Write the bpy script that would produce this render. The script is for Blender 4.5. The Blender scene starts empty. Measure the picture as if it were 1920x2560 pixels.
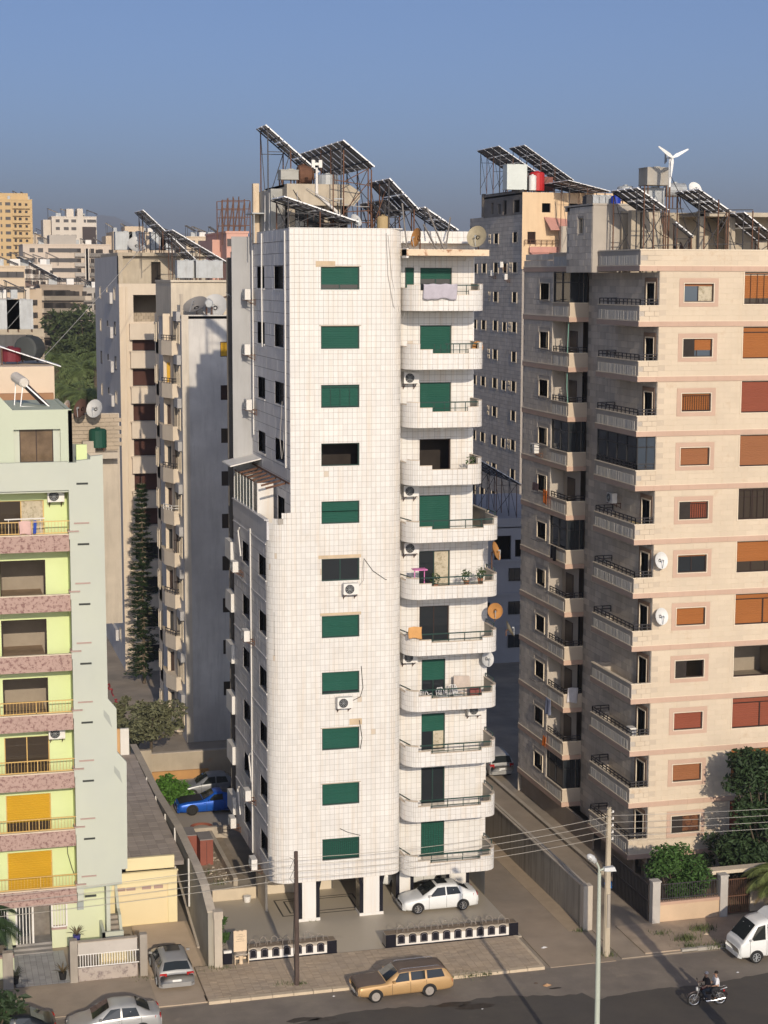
import bpy, bmesh, math, random
from mathutils import Vector, Matrix
RND = random.Random(11)
SC = bpy.context.scene
COL = SC.collection
rad = math.radians
# ------------------------------------------------------------------ camera
F = 4390.0; PITCH = math.atan(585 / 4390); YAW = rad(15.0); ROLL = 0.002; H = 35.05
_hd = Vector((math.sin(YAW), math.cos(YAW), 0)); _rt = Vector((math.cos(YAW), -math.sin(YAW), 0)); _up = Vector((0, 0, 1))
_fw = _hd * math.cos(PITCH) - _up * math.sin(PITCH); _cu = _hd * math.sin(PITCH) + _up * math.cos(PITCH)
_r = _rt * math.cos(ROLL) + _cu * math.sin(ROLL); _u = _cu * math.cos(ROLL) - _rt * math.sin(ROLL)
C0 = Vector((0, 0, H))
cam_d = bpy.data.cameras.new('camera'); cam = bpy.data.objects.new('camera', cam_d); COL.objects.link(cam)
cam_d.sensor_fit = 'AUTO'; cam_d.sensor_width = 36.0; cam_d.lens = 36.0 * F / 2560
cam_d.clip_start = 1.0; cam_d.clip_end = 60000
m = Matrix((_r, _u, -_fw)).transposed().to_4x4(); m.translation = C0
cam.matrix_world = m
SC.camera = cam
# ------------------------------------------------------------------ sky, sun, exposure
SUN_EL = 20.0; SUN_D = Vector((0.055, 1.0, -math.tan(rad(SUN_EL)) * 1.0015))
w = bpy.data.worlds.new('World'); SC.world = w; w.use_nodes = True
nt = w.node_tree; nt.nodes.clear()
sky = nt.nodes.new('ShaderNodeTexSky'); sky.sky_type = 'NISHITA'; sky.sun_disc = False
sky.sun_elevation = rad(SUN_EL); sky.sun_rotation = rad(183.1); sky.altitude = 700
sky.air_density = 0.52; sky.dust_density = 2.3; sky.ozone_density = 3.8
bg = nt.nodes.new('ShaderNodeBackground'); bg.inputs[1].default_value = 0.125
wo = nt.nodes.new('ShaderNodeOutputWorld')
nt.links.new(sky.outputs[0], bg.inputs[0]); nt.links.new(bg.outputs[0], wo.inputs[0])
sl = bpy.data.lights.new('sun', 'SUN'); sl.energy = 3.55; sl.angle = rad(0.5); sl.color = (1.0, 0.865, 0.69)
sun = bpy.data.objects.new('sun', sl); COL.objects.link(sun)
sun.rotation_euler = SUN_D.to_track_quat('-Z', 'Y').to_euler(); sun.location = (0, -50, 120)
SC.view_settings.view_transform = 'Standard'; SC.view_settings.look = 'None'
SC.view_settings.exposure = 0.0; SC.view_settings.gamma = 1.0; SC.view_settings.use_curve_mapping = False
SC.render.engine = 'CYCLES'
SC.cycles.max_bounces = 6; SC.cycles.diffuse_bounces = 3; SC.cycles.glossy_bounces = 3; SC.cycles.transparent_max_bounces = 6
SC.cycles.volume_bounces = 0
# ------------------------------------------------------------------ where a point of the place lies (survey helper, photo pixels -> metres)
def _ray(x, y): return _fw + _r * ((x - 960) / F) - _u * ((y - 1280) / F)
def atY(x, y, v):
    r = _ray(x, y); return C0 + r * (v / r.y)
def atX(x, y, v):
    r = _ray(x, y); return C0 + r * (v / r.x)
def atZ(x, y, v=0.0):
    r = _ray(x, y); return C0 + r * ((v - H) / r.z)
# ------------------------------------------------------------------ materials
MATS = {}
def mat(name, col, rough=.85, var=.12, scale=.7, isl=0.0, streak=0.0, scol=(.25, .2, .15), bump=0.0, bscale=6.0, metal=0.0,
        spot=0.0, spcol=(.3, .25, .2), spscale=1.5, spth=.62, spec=.35, col2=None, c2scale=.25, stz=.12, odd=0.0, oddc=(.5, .38, .25)):
    if name in MATS: return MATS[name]
    mt = bpy.data.materials.new(name); mt.use_nodes = True; MATS[name] = mt
    N = mt.node_tree.nodes; L = mt.node_tree.links
    b = N['Principled BSDF']; b.inputs['Roughness'].default_value = rough; b.inputs['Metallic'].default_value = metal
    b.inputs['Specular IOR Level'].default_value = spec
    geo = N.new('ShaderNodeNewGeometry')
    def noise(sc, det=4, vec=None, rg=.6):
        n = N.new('ShaderNodeTexNoise'); n.inputs['Scale'].default_value = sc; n.inputs['Detail'].default_value = det
        n.inputs['Roughness'].default_value = rg
        L.new(vec if vec is not None else geo.outputs['Position'], n.inputs['Vector']); return n.outputs[0]
    def rng(sock, a, b_, c, d):
        r = N.new('ShaderNodeMapRange'); r.inputs[1].default_value = a; r.inputs[2].default_value = b_; r.inputs[3].default_value = c; r.inputs[4].default_value = d
        L.new(sock, r.inputs[0]); return r.outputs[0]
    def mix(fac, a, b_, mode='MIX'):
        x = N.new('ShaderNodeMix'); x.data_type = 'RGBA'; x.blend_type = mode
        if isinstance(fac, float): x.inputs[0].default_value = fac
        else: L.new(fac, x.inputs[0])
        for i, s in ((6, a), (7, b_)):
            if isinstance(s, tuple): x.inputs[i].default_value = (*s[:3], 1)
            else: L.new(s, x.inputs[i])
        return x.outputs[2]
    c = tuple(col)
    if col2: c = mix(rng(noise(c2scale, 5), .38, .62, 0, 1), c, tuple(col2))
    if var > 0:
        v = rng(noise(scale, 6), .25, .75, 1 - var, 1 + var)
        h = N.new('ShaderNodeHueSaturation'); L.new(v, h.inputs['Value'])
        if isinstance(c, tuple): h.inputs['Color'].default_value = (*c, 1)
        else: L.new(c, h.inputs['Color'])
        c = h.outputs[0]
    if isl > 0:
        v = rng(geo.outputs['Random Per Island'], 0, 1, 1 - isl, 1 + isl)
        h = N.new('ShaderNodeHueSaturation'); L.new(v, h.inputs['Value']); 
        if isinstance(c, tuple): h.inputs['Color'].default_value = (*c, 1)
        else: L.new(c, h.inputs['Color'])
        c = h.outputs[0]
    if odd > 0:
        c = mix(rng(geo.outputs['Random Per Island'], 1 - odd, 1 - odd + .001, 0, .6), c, tuple(oddc))
    if streak > 0:
        mp = N.new('ShaderNodeMapping'); mp.inputs['Scale'].default_value = (1, 1, stz); L.new(geo.outputs['Position'], mp.inputs[0])
        s = rng(noise(2.6, 5, mp.outputs[0], .7), .47, .75, 0, streak)
        c = mix(s, c, tuple(scol))
    if spot > 0:
        s = rng(noise(spscale, 7, None, .68), spth, spth + .1, 0, spot)
        c = mix(s, c, tuple(spcol))
    if isinstance(c, tuple): b.inputs['Base Color'].default_value = (*c, 1)
    else: L.new(c, b.inputs['Base Color'])
    if bump > 0:
        bp = N.new('ShaderNodeBump'); bp.inputs['Strength'].default_value = min(bump, 1); bp.inputs['Distance'].default_value = .02
        L.new(noise(bscale, 6), bp.inputs['Height']); L.new(bp.outputs[0], b.inputs['Normal'])
    return mt
# ------------------------------------------------------------------ mesh builder
class MB:
    def __init__(s): s.v = []; s.f = []; s.mi = []; s.cur = 0
    def add(s, vs, fs):
        n = len(s.v); s.v += [tuple(p) for p in vs]; s.f += [tuple(i + n for i in f) for f in fs]; s.mi += [s.cur] * len(fs); return s
    def quad(s, a, b, c, d): return s.add((a, b, c, d), ((0, 1, 2, 3),))
    def box(s, x0, x1, y0, y1, z0, z1):
        return s.add([(x0, y0, z0), (x1, y0, z0), (x1, y1, z0), (x0, y1, z0), (x0, y0, z1), (x1, y0, z1), (x1, y1, z1), (x0, y1, z1)],
                     [(0, 3, 2, 1), (4, 5, 6, 7), (0, 1, 5, 4), (1, 2, 6, 5), (2, 3, 7, 6), (3, 0, 4, 7)])
    def hexa(s, p): # 8 points, bottom ring then top ring
        return s.add(p, [(0, 3, 2, 1), (4, 5, 6, 7), (0, 1, 5, 4), (1, 2, 6, 5), (2, 3, 7, 6), (3, 0, 4, 7)])
    def fbox(s, side, p, u0, u1, d0, d1, z0, z1):
        if side == 'F': return s.box(u0, u1, p - d1, p - d0, z0, z1)
        if side == 'L': return s.box(p - d1, p - d0, u0, u1, z0, z1)
        if side == 'R': return s.box(p + d0, p + d1, u0, u1, z0, z1)
        return s.box(u0, u1, p + d0, p + d1, z0, z1)
    def bar(s, a, b, w=.05, h=None):
        a = Vector(a); b = Vector(b); h = h or w; t = (b - a).normalized()
        up = Vector((0, 0, 1)) if abs(t.z) < .95 else Vector((0, 1, 0))
        sx = t.cross(up).normalized() * (w / 2); sy = sx.cross(t).normalized() * (h / 2)
        return s.hexa([a - sx - sy, a + sx - sy, a + sx + sy, a - sx + sy, b - sx - sy, b + sx - sy, b + sx + sy, b - sx + sy])
    def tube(s, pts, r, n=6, cap=True):
        pts = [Vector(p) for p in pts]; rs = r if isinstance(r, (list, tuple)) else [r] * len(pts); vs = []; fs = []
        ref = None
        for i, p in enumerate(pts):
            t = (pts[min(i + 1, len(pts) - 1)] - pts[max(i - 1, 0)]).normalized()
            if ref is None or abs(ref.dot(t)) > .95: ref = Vector((0, 0, 1)) if abs(t.z) < .9 else Vector((1, 0, 0))
            a = t.cross(ref).normalized(); b = a.cross(t)
            for k in range(n):
                q = 2 * math.pi * k / n; vs.append(p + (a * math.cos(q) + b * math.sin(q)) * rs[i])
        for i in range(len(pts) - 1):
            for k in range(n): fs.append((i * n + k, i * n + (k + 1) % n, (i + 1) * n + (k + 1) % n, (i + 1) * n + k))
        if cap: fs.append(tuple(range(n - 1, -1, -1))); fs.append(tuple((len(pts) - 1) * n + k for k in range(n)))
        return s.add(vs, fs)
    def prism(s, poly, z0, z1):
        n = len(poly); vs = [(x, y, z0) for x, y in poly] + [(x, y, z1) for x, y in poly]
        return s.add(vs, [tuple(range(n - 1, -1, -1)), tuple(range(n, 2 * n))] + [(i, (i + 1) % n, n + (i + 1) % n, n + i) for i in range(n)])
    def xz(s, poly, y0, y1): # polygon in XZ, extruded along Y
        n = len(poly); vs = [(x, y0, z) for x, z in poly] + [(x, y1, z) for x, z in poly]
        return s.add(vs, [tuple(range(n)), tuple(range(2 * n - 1, n - 1, -1))] + [(i, n + i, n + (i + 1) % n, (i + 1) % n) for i in range(n)])
    def yz(s, poly, x0, x1):
        n = len(poly); vs = [(x0, y, z) for y, z in poly] + [(x1, y, z) for y, z in poly]
        return s.add(vs, [tuple(range(n)), tuple(range(2 * n - 1, n - 1, -1))] + [(i, n + i, n + (i + 1) % n, (i + 1) % n) for i in range(n)])
    def cyl(s, c, r, z0, z1, n=12, r2=None):
        r2 = r if r2 is None else r2
        return s.tube([(c[0], c[1], z0), (c[0], c[1], z1)], [r, r2], n)
    def ball(s, c, r, n=8, m=6, sz=1.0):
        vs = []; fs = []
        for i in range(m + 1):
            a = math.pi * i / m
            for k in range(n):
                b = 2 * math.pi * k / n; vs.append((c[0] + r * math.sin(a) * math.cos(b), c[1] + r * math.sin(a) * math.sin(b), c[2] + r * sz * math.cos(a)))
        for i in range(m):
            for k in range(n): fs.append((i * n + k, i * n + (k + 1) % n, (i + 1) * n + (k + 1) % n, (i + 1) * n + k))
        return s.add(vs, fs)
    def xform(s, M):
        s.v = [tuple(M @ Vector(p)) for p in s.v]; return s
    def mesh(s, name, mats):
        me = bpy.data.meshes.new(name); me.from_pydata(s.v, [], s.f)
        for m_ in (mats if isinstance(mats, (list, tuple)) else [mats]): me.materials.append(m_)
        if any(s.mi): me.polygons.foreach_set('material_index', s.mi)
        me.update(); return me
    def build(s, name, mats, parent=None, smooth=False, **kw):
        me = s.mesh(name, mats)
        if smooth: me.polygons.foreach_set('use_smooth', [True] * len(me.polygons))
        return link(name, me, parent, **kw)
def wloc(o):
    l = Vector((0, 0, 0))
    while o is not None: l = l + o.location; o = o.parent
    return l
def link(name, me, parent=None, loc=None, label=None, cat=None, group=None, kind=None):
    o = bpy.data.objects.new(name, me); COL.objects.link(o)
    if parent is not None:
        o.parent = parent; o.location = (Vector(loc) if loc is not None else Vector((0, 0, 0))) - wloc(parent)
    elif loc is not None: o.location = loc
    return tag(o, label, cat, group, kind)
def tag(o, label=None, cat=None, group=None, kind=None):
    if label: o['label'] = label
    if cat: o['category'] = cat
    if group: o['group'] = group
    if kind: o['kind'] = kind
    return o
def thing(name, label, cat, loc=(0, 0, 0), group=None, rz=0.0):
    o = bpy.data.objects.new(name, None); COL.objects.link(o); o.empty_display_size = .3
    o.location = loc; o.rotation_euler = (0, 0, rz); return tag(o, label, cat, group)
def kids(o): return [c for c in bpy.data.objects if c.parent == o]
def copy_tree(o, label=None, loc=None, rz=None, scale=None):
    kidmap = {}
    for c in bpy.data.objects:
        if c.parent: kidmap.setdefault(c.parent.name, []).append(c)
    def rec(s, par):
        c = s.copy(); COL.objects.link(c); c.parent = par
        for ch in kidmap.get(s.name, []): rec(ch, c)
        return c
    r = rec(o, None)
    if label: r['label'] = label
    if loc is not None: r.location = loc
    if rz is not None: r.rotation_euler = (0, 0, rz)
    if scale is not None: r.scale = scale if isinstance(scale, tuple) else (scale,) * 3
    return r
def jit(a): return RND.uniform(-a, a)
# ------------------------------------------------------------------ palette
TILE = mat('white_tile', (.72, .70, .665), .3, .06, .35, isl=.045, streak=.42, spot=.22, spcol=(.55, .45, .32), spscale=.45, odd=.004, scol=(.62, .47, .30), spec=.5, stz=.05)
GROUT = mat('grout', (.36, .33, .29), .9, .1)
SIDET = mat('shade_grey_tile', (.56, .55, .555), .45, .07, .6, isl=.04, streak=.3, scol=(.38, .35, .33))  # tile of the shaded side wall, its shade put into the grey
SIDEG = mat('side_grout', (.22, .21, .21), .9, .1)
PLAST = mat('grey_plaster', (.40, .40, .40), .9, .08, .4, streak=.35, scol=(.28, .27, .25))
CONC = mat('concrete', (.36, .32, .27), .92, .16, .8, streak=.4, scol=(.2, .18, .15), bump=.3)
CONCL = mat('pale_concrete', (.48, .42, .34), .92, .14, .7, streak=.4, scol=(.26, .22, .18), bump=.2)
RAWC = mat('raw_concrete', (.46, .40, .31), .95, .15, .9, streak=.5, scol=(.30, .25, .19), spot=.4, spcol=(.35, .30, .24))
BLOCK = mat('grey_block', (.40, .33, .25), .95, .12, 1.2, isl=.16)
GREEN = mat('green_shutter', (.016, .088, .062), .5, .08, .8, isl=.04, streak=.12, scol=(.07, .13, .11))
GREENF = mat('green_frame', (.012, .045, .036), .45, .1)
DARKF = mat('dark_frame', (.022, .022, .024), .5, .1)
BROWNF = mat('brown_frame', (.03, .014, .010), .5, .1)
GLASS = mat('window_glass', (.02, .024, .028), .06, .0, spec=.6)
GLASSB = mat('mirror_glass', (.10, .13, .17), .05, 0, spec=.8, metal=.6)
GLASST = mat('brown_glass', (.05, .038, .028), .07, 0, spec=.6)
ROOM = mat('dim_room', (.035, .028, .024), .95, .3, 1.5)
ROOML = mat('bare_room', (.34, .29, .23), .95, .1, 1.5)
ALU = mat('aluminium', (.86, .86, .86), .4, .03, spec=.6)
BACKS = mat('panel_backsheet', (.20, .19, .185), .6, .1, .5)
CELL = mat('panel_cells', (.010, .013, .028), .18, .1, 3, spec=.6)
RUST = mat('rusty_steel', (.13, .065, .04), .85, .3, 2, spot=.5, spcol=(.05, .04, .04))
STEEL = mat('dark_steel', (.045, .042, .045), .6, .2, 2)
GALV = mat('galvanised', (.40, .42, .43), .5, .14, 1.5, streak=.5, scol=(.22, .21, .2), metal=.2)
WHITEM = mat('white_metal', (.74, .72, .68), .45, .05, streak=.2, scol=(.5, .4, .3))
BLACKP = mat('black_plastic', (.018, .018, .02), .6, .1)
DISH = mat('dish_grey', (.50, .50, .49), .5, .08)
DISHR = mat('dish_rust', (.42, .20, .06), .8, .25, 2.5, spot=.5, spcol=(.22, .09, .03))
DISHT = mat('dish_tan', (.36, .31, .21), .7, .2, 2)
CREAM = mat('cream_stone', (.62, .52, .395), .75, .07, .45, isl=.035, streak=.12, scol=(.52, .36, .2), spot=.45, spcol=(.48, .33, .2), spscale=.9, spth=.60)
CREAMJ = mat('cream_joint', (.55, .46, .355), .9, .08, .6)
PINKST = mat('pink_stone', (.53, .37, .28), .75, .07, .8, isl=.08, streak=.1, scol=(.45, .25, .16))
GSTONE = mat('grey_stone', (.64, .57, .48), .85, .1, .7, isl=.14, streak=.35, scol=(.3, .26, .22))
GSTONEJ = mat('grey_stone_joint', (.46, .41, .35), .9, .1)
RIB = mat('ribbed_plaster', (.56, .53, .48), .9, .1, 1.0, streak=.6, scol=(.66, .60, .44), stz=.04)
TRIM = mat('pale_trim', (.72, .62, .48), .7, .06, .8)
ORANGE = mat('orange_shutter', (.34, .125, .035), .55, .06, .6, isl=.03)
BRICKR = mat('brick_red_shutter', (.26, .075, .042), .55, .06, .6, isl=.03)
BROWNSH = mat('brown_shutter', (.30, .125, .055), .55, .06, .6, isl=.03)
YELLOW = mat('yellow_blind', (.55, .32, .02), .6, .08, .5)
PALEG = mat('pale_green_wall', (.52, .545, .455), .85, .04, .3, col2=(.49, .515, .45), streak=.06, scol=(.4, .42, .36))
LIME = mat('lime_wall', (.62, .70, .36), .85, .05, .4)
PINKT = mat('pink_speckled_stone', (.43, .30, .255), .85, .06, 1.0, spot=1.0, spcol=(.22, .125, .11), spscale=5.5, spth=.5)
BEIGEY = mat('pale_yellow_paint', (.76, .66, .40), .7, .05, .5)
GOLD = mat('gold_railing', (.62, .40, .13), .4, .08, spec=.6)
DIRT = mat('dirt', (.34, .25, .17), .95, .25, 1.3, spot=.5, spcol=(.5, .42, .33), spscale=4)
CLOTH = {}
def cloth(name, col): return mat('cloth_' + name, col, .9, .12, 3)
FARC = mat('far_cream', (.62, .50, .36), .85, .08, .15, streak=.2, scol=(.4, .33, .25), stz=.2)
FARW = mat('far_white', (.70, .63, .54), .85, .07, .15, streak=.2, scol=(.45, .4, .33), stz=.2)
FARY = mat('far_yellow', (.62, .44, .22), .85, .07, .15)
FARG = mat('far_grey', (.44, .40, .35), .85, .1, .15)
CURT = mat('patterned_curtain', (.50, .44, .33), .9, .15, 4, spot=.7, spcol=(.26, .22, .14), spscale=5, spth=.5)
# ------------------------------------------------------------------ facade kit
def wallh(mb, side, p, u0, u1, z0, z1, holes=(), depth=.2):
    us = sorted({u0, u1, *[min(max(h[i], u0), u1) for h in holes for i in (0, 1)]})
    zs = sorted({z0, z1, *[min(max(h[i], z0), z1) for h in holes for i in (2, 3)]})
    def P(u, d, z):
        if side == 'F': return (u, p - d, z)
        if side == 'L': return (p - d, u, z)
        if side == 'R': return (p + d, u, z)
        return (u, p + d, z)
    for j in range(len(zs) - 1):
        zm = (zs[j] + zs[j + 1]) / 2; run = None
        for i in range(len(us) - 1):
            um = (us[i] + us[i + 1]) / 2
            inh = any(h[0] < um < h[1] and h[2] < zm < h[3] for h in holes)
            if not inh: run = us[i] if run is None else run
            if run is not None and (inh or i == len(us) - 2):
                e = us[i] if inh else us[i + 1]
                mb.quad(P(run, 0, zs[j]), P(e, 0, zs[j]), P(e, 0, zs[j + 1]), P(run, 0, zs[j + 1])); run = None
    for a, b, c, d in holes:
        a, b, c, d = max(a, u0), min(b, u1), max(c, z0), min(d, z1)
        if b <= a or d <= c: continue
        for q in (((a, c), (b, c)), ((b, c), (b, d)), ((b, d), (a, d)), ((a, d), (a, c))):
            (x1, y1), (x2, y2) = q
            mb.quad(P(x1, 0, y1), P(x2, 0, y2), P(x2, -depth, y2), P(x1, -depth, y1))
    return mb
def fpt(side, p, u, d, z):
    return {'F': (u, p - d, z), 'L': (p - d, u, z), 'R': (p + d, u, z), 'B': (u, p + d, z)}[side]
def shutter_mesh(mb, side, p, u0, u1, z0, z1, d, pitch=.115):
    n = max(1, int((z1 - z0) / pitch)); h = (z1 - z0) / n
    for i in range(n):
        a = z0 + i * h; b = a + h * .82; c = a + h
        mb.quad(fpt(side, p, u0, d, a), fpt(side, p, u1, d, a), fpt(side, p, u1, d + .022, b), fpt(side, p, u0, d + .022, b))
        mb.quad(fpt(side, p, u0, d + .022, b), fpt(side, p, u1, d + .022, b), fpt(side, p, u1, d, c), fpt(side, p, u0, d, c))
def window(parent, side, p, h, style='shut', fm=None, sm=None, depth=.2, frac=.7, name='window', muls=1, transom=None, glass=None, bar=.05, grille=0, label=None, leaf=None, roomd=2.0, curtain=None):
    """style: shut, part (shutter over the upper share frac), glass, open; window > shutter / pane / room / grille"""
    u0, u1, z0, z1 = h; fm = fm or DARKF; sm = sm or GREEN; glass = glass or GLASS
    fr = MB(); d0, d1 = -depth, -depth + .06
    for a in ((u0, u0 + bar, z0, z1), (u1 - bar, u1, z0, z1), (u0 + bar, u1 - bar, z0, z0 + bar), (u0 + bar, u1 - bar, z1 - bar, z1)):
        fr.fbox(side, p, a[0], a[1], d0, d1, a[2], a[3])
    ug = [u0 + bar + (u1 - u0 - 2 * bar) * i / (muls + 1) for i in range(muls + 2)]
    if style != 'open' and style != 'shut':
        for i in range(1, muls + 1): fr.fbox(side, p, ug[i] - bar * .5, ug[i] + bar * .5, d0, d1 - .01, z0 + bar, (z1 - bar) if style == 'glass' else z1 - (z1 - z0) * frac)
        if transom: fr.fbox(side, p, u0 + bar, u1 - bar, d0, d1 - .013, transom - bar * .5, transom + bar * .5)
    o = fr.build(name, fm, parent, label=label)
    if style in ('shut', 'part'):
        zz = z0 + bar if style == 'shut' else z1 - (z1 - z0) * frac
        s = MB(); shutter_mesh(s, side, p, u0 + bar, u1 - bar, zz, z1 - bar, d1 - .035); s.build('shutter', sm, o)
    if style in ('glass', 'part'):
        zt = z1 - bar if style == 'glass' else z1 - (z1 - z0) * frac
        for i in range(muls + 1):
            g = MB(); g.quad(*[fpt(side, p, u, d0 + .02, z) for u, z in ((ug[i], z0 + bar), (ug[i + 1], z0 + bar), (ug[i + 1], zt), (ug[i], zt))])
            g.build('pane', (curtain if curtain and i == muls else glass), o)
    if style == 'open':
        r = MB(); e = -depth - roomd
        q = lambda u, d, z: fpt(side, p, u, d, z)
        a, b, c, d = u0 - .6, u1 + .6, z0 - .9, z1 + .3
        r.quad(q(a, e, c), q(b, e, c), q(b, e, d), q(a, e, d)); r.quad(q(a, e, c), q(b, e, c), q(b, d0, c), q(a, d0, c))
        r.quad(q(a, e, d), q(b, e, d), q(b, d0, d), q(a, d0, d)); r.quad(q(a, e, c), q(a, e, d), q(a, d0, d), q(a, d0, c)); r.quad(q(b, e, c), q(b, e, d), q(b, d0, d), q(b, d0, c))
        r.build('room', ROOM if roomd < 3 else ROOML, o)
    if grille:
        g = MB(); n = int((u1 - u0) / grille)
        for i in range(1, n): u = u0 + (u1 - u0) * i / n; g.fbox(side, p, u - .012, u + .012, -.06, -.035, z0 + .03, z1 - .1)
        for z in (z0 + .06, z1 - .12): g.fbox(side, p, u0, u1, -.062, -.033, z - .015, z + .015)
        g.build('grille', fm, o)
    return o
def arc(cx, cy, r, a0, a1, n): return [(cx + r * math.cos(rad(a0 + (a1 - a0) * i / n)), cy + r * math.sin(rad(a0 + (a1 - a0) * i / n))) for i in range(n + 1)]
def line(x0, y0, x1, y1, step):
    n = max(1, round(math.hypot(x1 - x0, y1 - y0) / step)); return [(x0 + (x1 - x0) * i / n, y0 + (y1 - y0) * i / n) for i in range(n + 1)]
def clad(parent, pts, z0, z1, th, mt, name='tile', holes=(), keep=0, proud=.01, gap=.012, top=None, wide=None, brick=False, stuff='tile_cladding', jd=.0025):
    """tiles on an upright wall whose plan is the polyline pts (outside on its right hand); the first `keep` full ones are objects"""
    mb = MB(); cand = []; nr = max(1, round((z1 - z0) / th)); h = (z1 - z0) / nr
    def tile(m_, A, t, n, L, za, zb, s0, s1, pr):
        b = .006
        def Q(s, z, d): return (A[0] + t[0] * s + n[0] * d, A[1] + t[1] * s + n[1] * d, z)
        v = [Q(s0, za, .0), Q(s1, za, .0), Q(s1, zb, .0), Q(s0, zb, .0), Q(s0 + b, za + b, pr), Q(s1 - b, za + b, pr), Q(s1 - b, zb - b, pr), Q(s0 + b, zb - b, pr)]
        m_.add(v, [(4, 5, 6, 7), (0, 1, 5, 4), (1, 2, 6, 5), (2, 3, 7, 6), (3, 0, 4, 7)])
    def split(r, hs):
        out = [r]
        for hx0, hx1, hz0, hz1 in hs:
            nx = []
            for a, b, c, d in out:
                if hx1 <= a or hx0 >= b or hz1 <= c or hz0 >= d: nx.append((a, b, c, d)); continue
                if a < hx0: nx.append((a, hx0, c, d))
                if b > hx1: nx.append((hx1, b, c, d))
                a2, b2 = max(a, hx0), min(b, hx1)
                if c < hz0: nx.append((a2, b2, c, hz0))
                if d > hz1: nx.append((a2, b2, hz1, d))
            out = nx
        return [q for q in out if q[1] - q[0] > .03 and q[3] - q[2] > .03]
    for j in range(nr):
        for i in range(len(pts) - 1):
            if brick and (i + j) % 2 and i + 2 < len(pts): A, B = pts[i], pts[i + 1]
            A, B = pts[i], pts[i + 1]
            dx, dy = B[0] - A[0], B[1] - A[1]; L = math.hypot(dx, dy); t = (dx / L, dy / L); n = (t[1], -t[0])
            za, zb = z0 + j * h + gap / 2, z0 + (j + 1) * h - gap / 2
            off = (L * .5 if brick and j % 2 else 0)
            lim = top((A[0] + B[0]) / 2) if top else None
            if lim is not None:
                if za > lim - .03: continue
                zb = min(zb, lim)
            s0, s1 = gap / 2 + off, L - gap / 2 + off
            if brick and i == len(pts) - 2 and off: s1 = L - gap / 2
            ax = abs(dx) > abs(dy)
            c0 = A[0] if ax else A[1]; sg = (1 if (dx if ax else dy) > 0 else -1)
            hs = []
            for q in holes:
                lo, hi = sorted(((q[0] - c0) * sg, (q[1] - c0) * sg)); hs.append((lo, hi, q[2], q[3]))
            pcs = split((s0, s1, za, zb), hs)
            full = len(pcs) == 1 and abs(pcs[0][1] - pcs[0][0] - (L - gap)) < 1e-6 and abs(pcs[0][3] - pcs[0][2] - (h - gap)) < 1e-6 and lim is None and (wide is None or L >= wide)
            pr = proud + jit(jd)
            if keep and full: cand.append((A, t, n, L, za, zb, s0, s1, pr))
            else:
                for a, b, c, d in pcs: tile(mb, A, t, n, L, c, d, a, b, pr)
    if keep:
        cand.sort(key=lambda q: -q[4] if keep > 0 else q[4]); k = abs(keep); cache = {}
        for q in cand[:k]:
            A, t, n, L, za, zb, s0, s1, pr = q; key = (round(s1 - s0, 3), round(zb - za, 3), round(t[0], 2), round(t[1], 2))
            if key not in cache:
                m_ = MB(); tile(m_, (0, 0), t, n, L, 0, zb - za, 0, s1 - s0, proud); cache[key] = m_.mesh(name, mt)
            d = pr - proud
            link(name, cache[key], parent, loc=(A[0] + t[0] * s0 + n[0] * d, A[1] + t[1] * s0 + n[1] * d, za))
        for q in cand[k:]: tile(mb, q[0], q[1], q[2], q[3], q[4], q[5], q[6], q[7], q[8])
    if mb.f: return mb.build(stuff, mt, parent, kind='stuff')
def railing(parent, pts, h, mt, post=.9, rails=(1.0, .5), w=.035, bars=0, name='railing', z=None):
    """posts and rails along 3d points pts (their z is the foot)"""
    mb = MB(); pts = [Vector(p) for p in pts]
    for a, b in zip(pts, pts[1:]):
        L = (b - a).length; n = max(1, round(L / post))
        for f in rails: mb.bar(a + Vector((0, 0, h * f)), b + Vector((0, 0, h * f)), w * (1.3 if f == max(rails) else 1), w)
        for i in range(n + 1):
            q = a + (b - a) * i / n; mb.bar(q, q + Vector((0, 0, h)), w, w)
        if bars:
            n = max(1, round(L / bars))
            for i in range(1, n): q = a + (b - a) * i / n; mb.bar(q + Vector((0, 0, h * min(rails))), q + Vector((0, 0, h * max(rails))), .016, .016)
    return mb.build(name, mt, parent)
# ------------------------------------------------------------------ loose things on the buildings
def make_ac():
    t = thing('air_conditioner', 'ac', 'air conditioner', group='air conditioning units on the walls')
    b = MB(); b.box(-.42, .42, -.62, -.3, .0, .6)
    for i in range(5): b.box(.24, .42, -.628, -.62, .1 + i * .08, .13 + i * .08)
    o = b.build('body', WHITEM, t)
    g = MB(); g.tube([(-.1, -.622, .3), (-.1, -.634, .3)], .25, 18); g.build('fan', BLACKP, o)
    g = MB()
    for r in (.1, .18, .25): g.tube([(-.1 + r * math.cos(rad(a)), -.645, .3 + r * math.sin(rad(a))) for a in range(0, 361, 24)], .008, 4)
    for a in range(0, 180, 45): g.bar((-.1 - .25 * math.cos(rad(a)), -.645, .3 - .25 * math.sin(rad(a))), (-.1 + .25 * math.cos(rad(a)), -.645, .3 + .25 * math.sin(rad(a))), .01)
    g.ball((-.1, -.648, .3), .035, 6, 4); g.build('fan_grille', GALV, o)
    k = MB()
    for x in (-.3, .3): k.bar((x, -.66, -.02), (x, 0.0, -.02), .04); k.bar((x, -.5, -.02), (x, 0, -.3), .03); k.bar((x, -.015, .02), (x, -.015, -.34), .03)
    k.build('bracket', RUST, t); return t
_ac = [None]
def ac(loc, label, rz=0.0, dirty=False):
    if _ac[0] is None:
        _ac[0] = make_ac(); o = _ac[0]
    else: o = copy_tree(_ac[0])
    o['label'] = label; o.location = loc; o.rotation_euler = (0, 0, rz); return o
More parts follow.
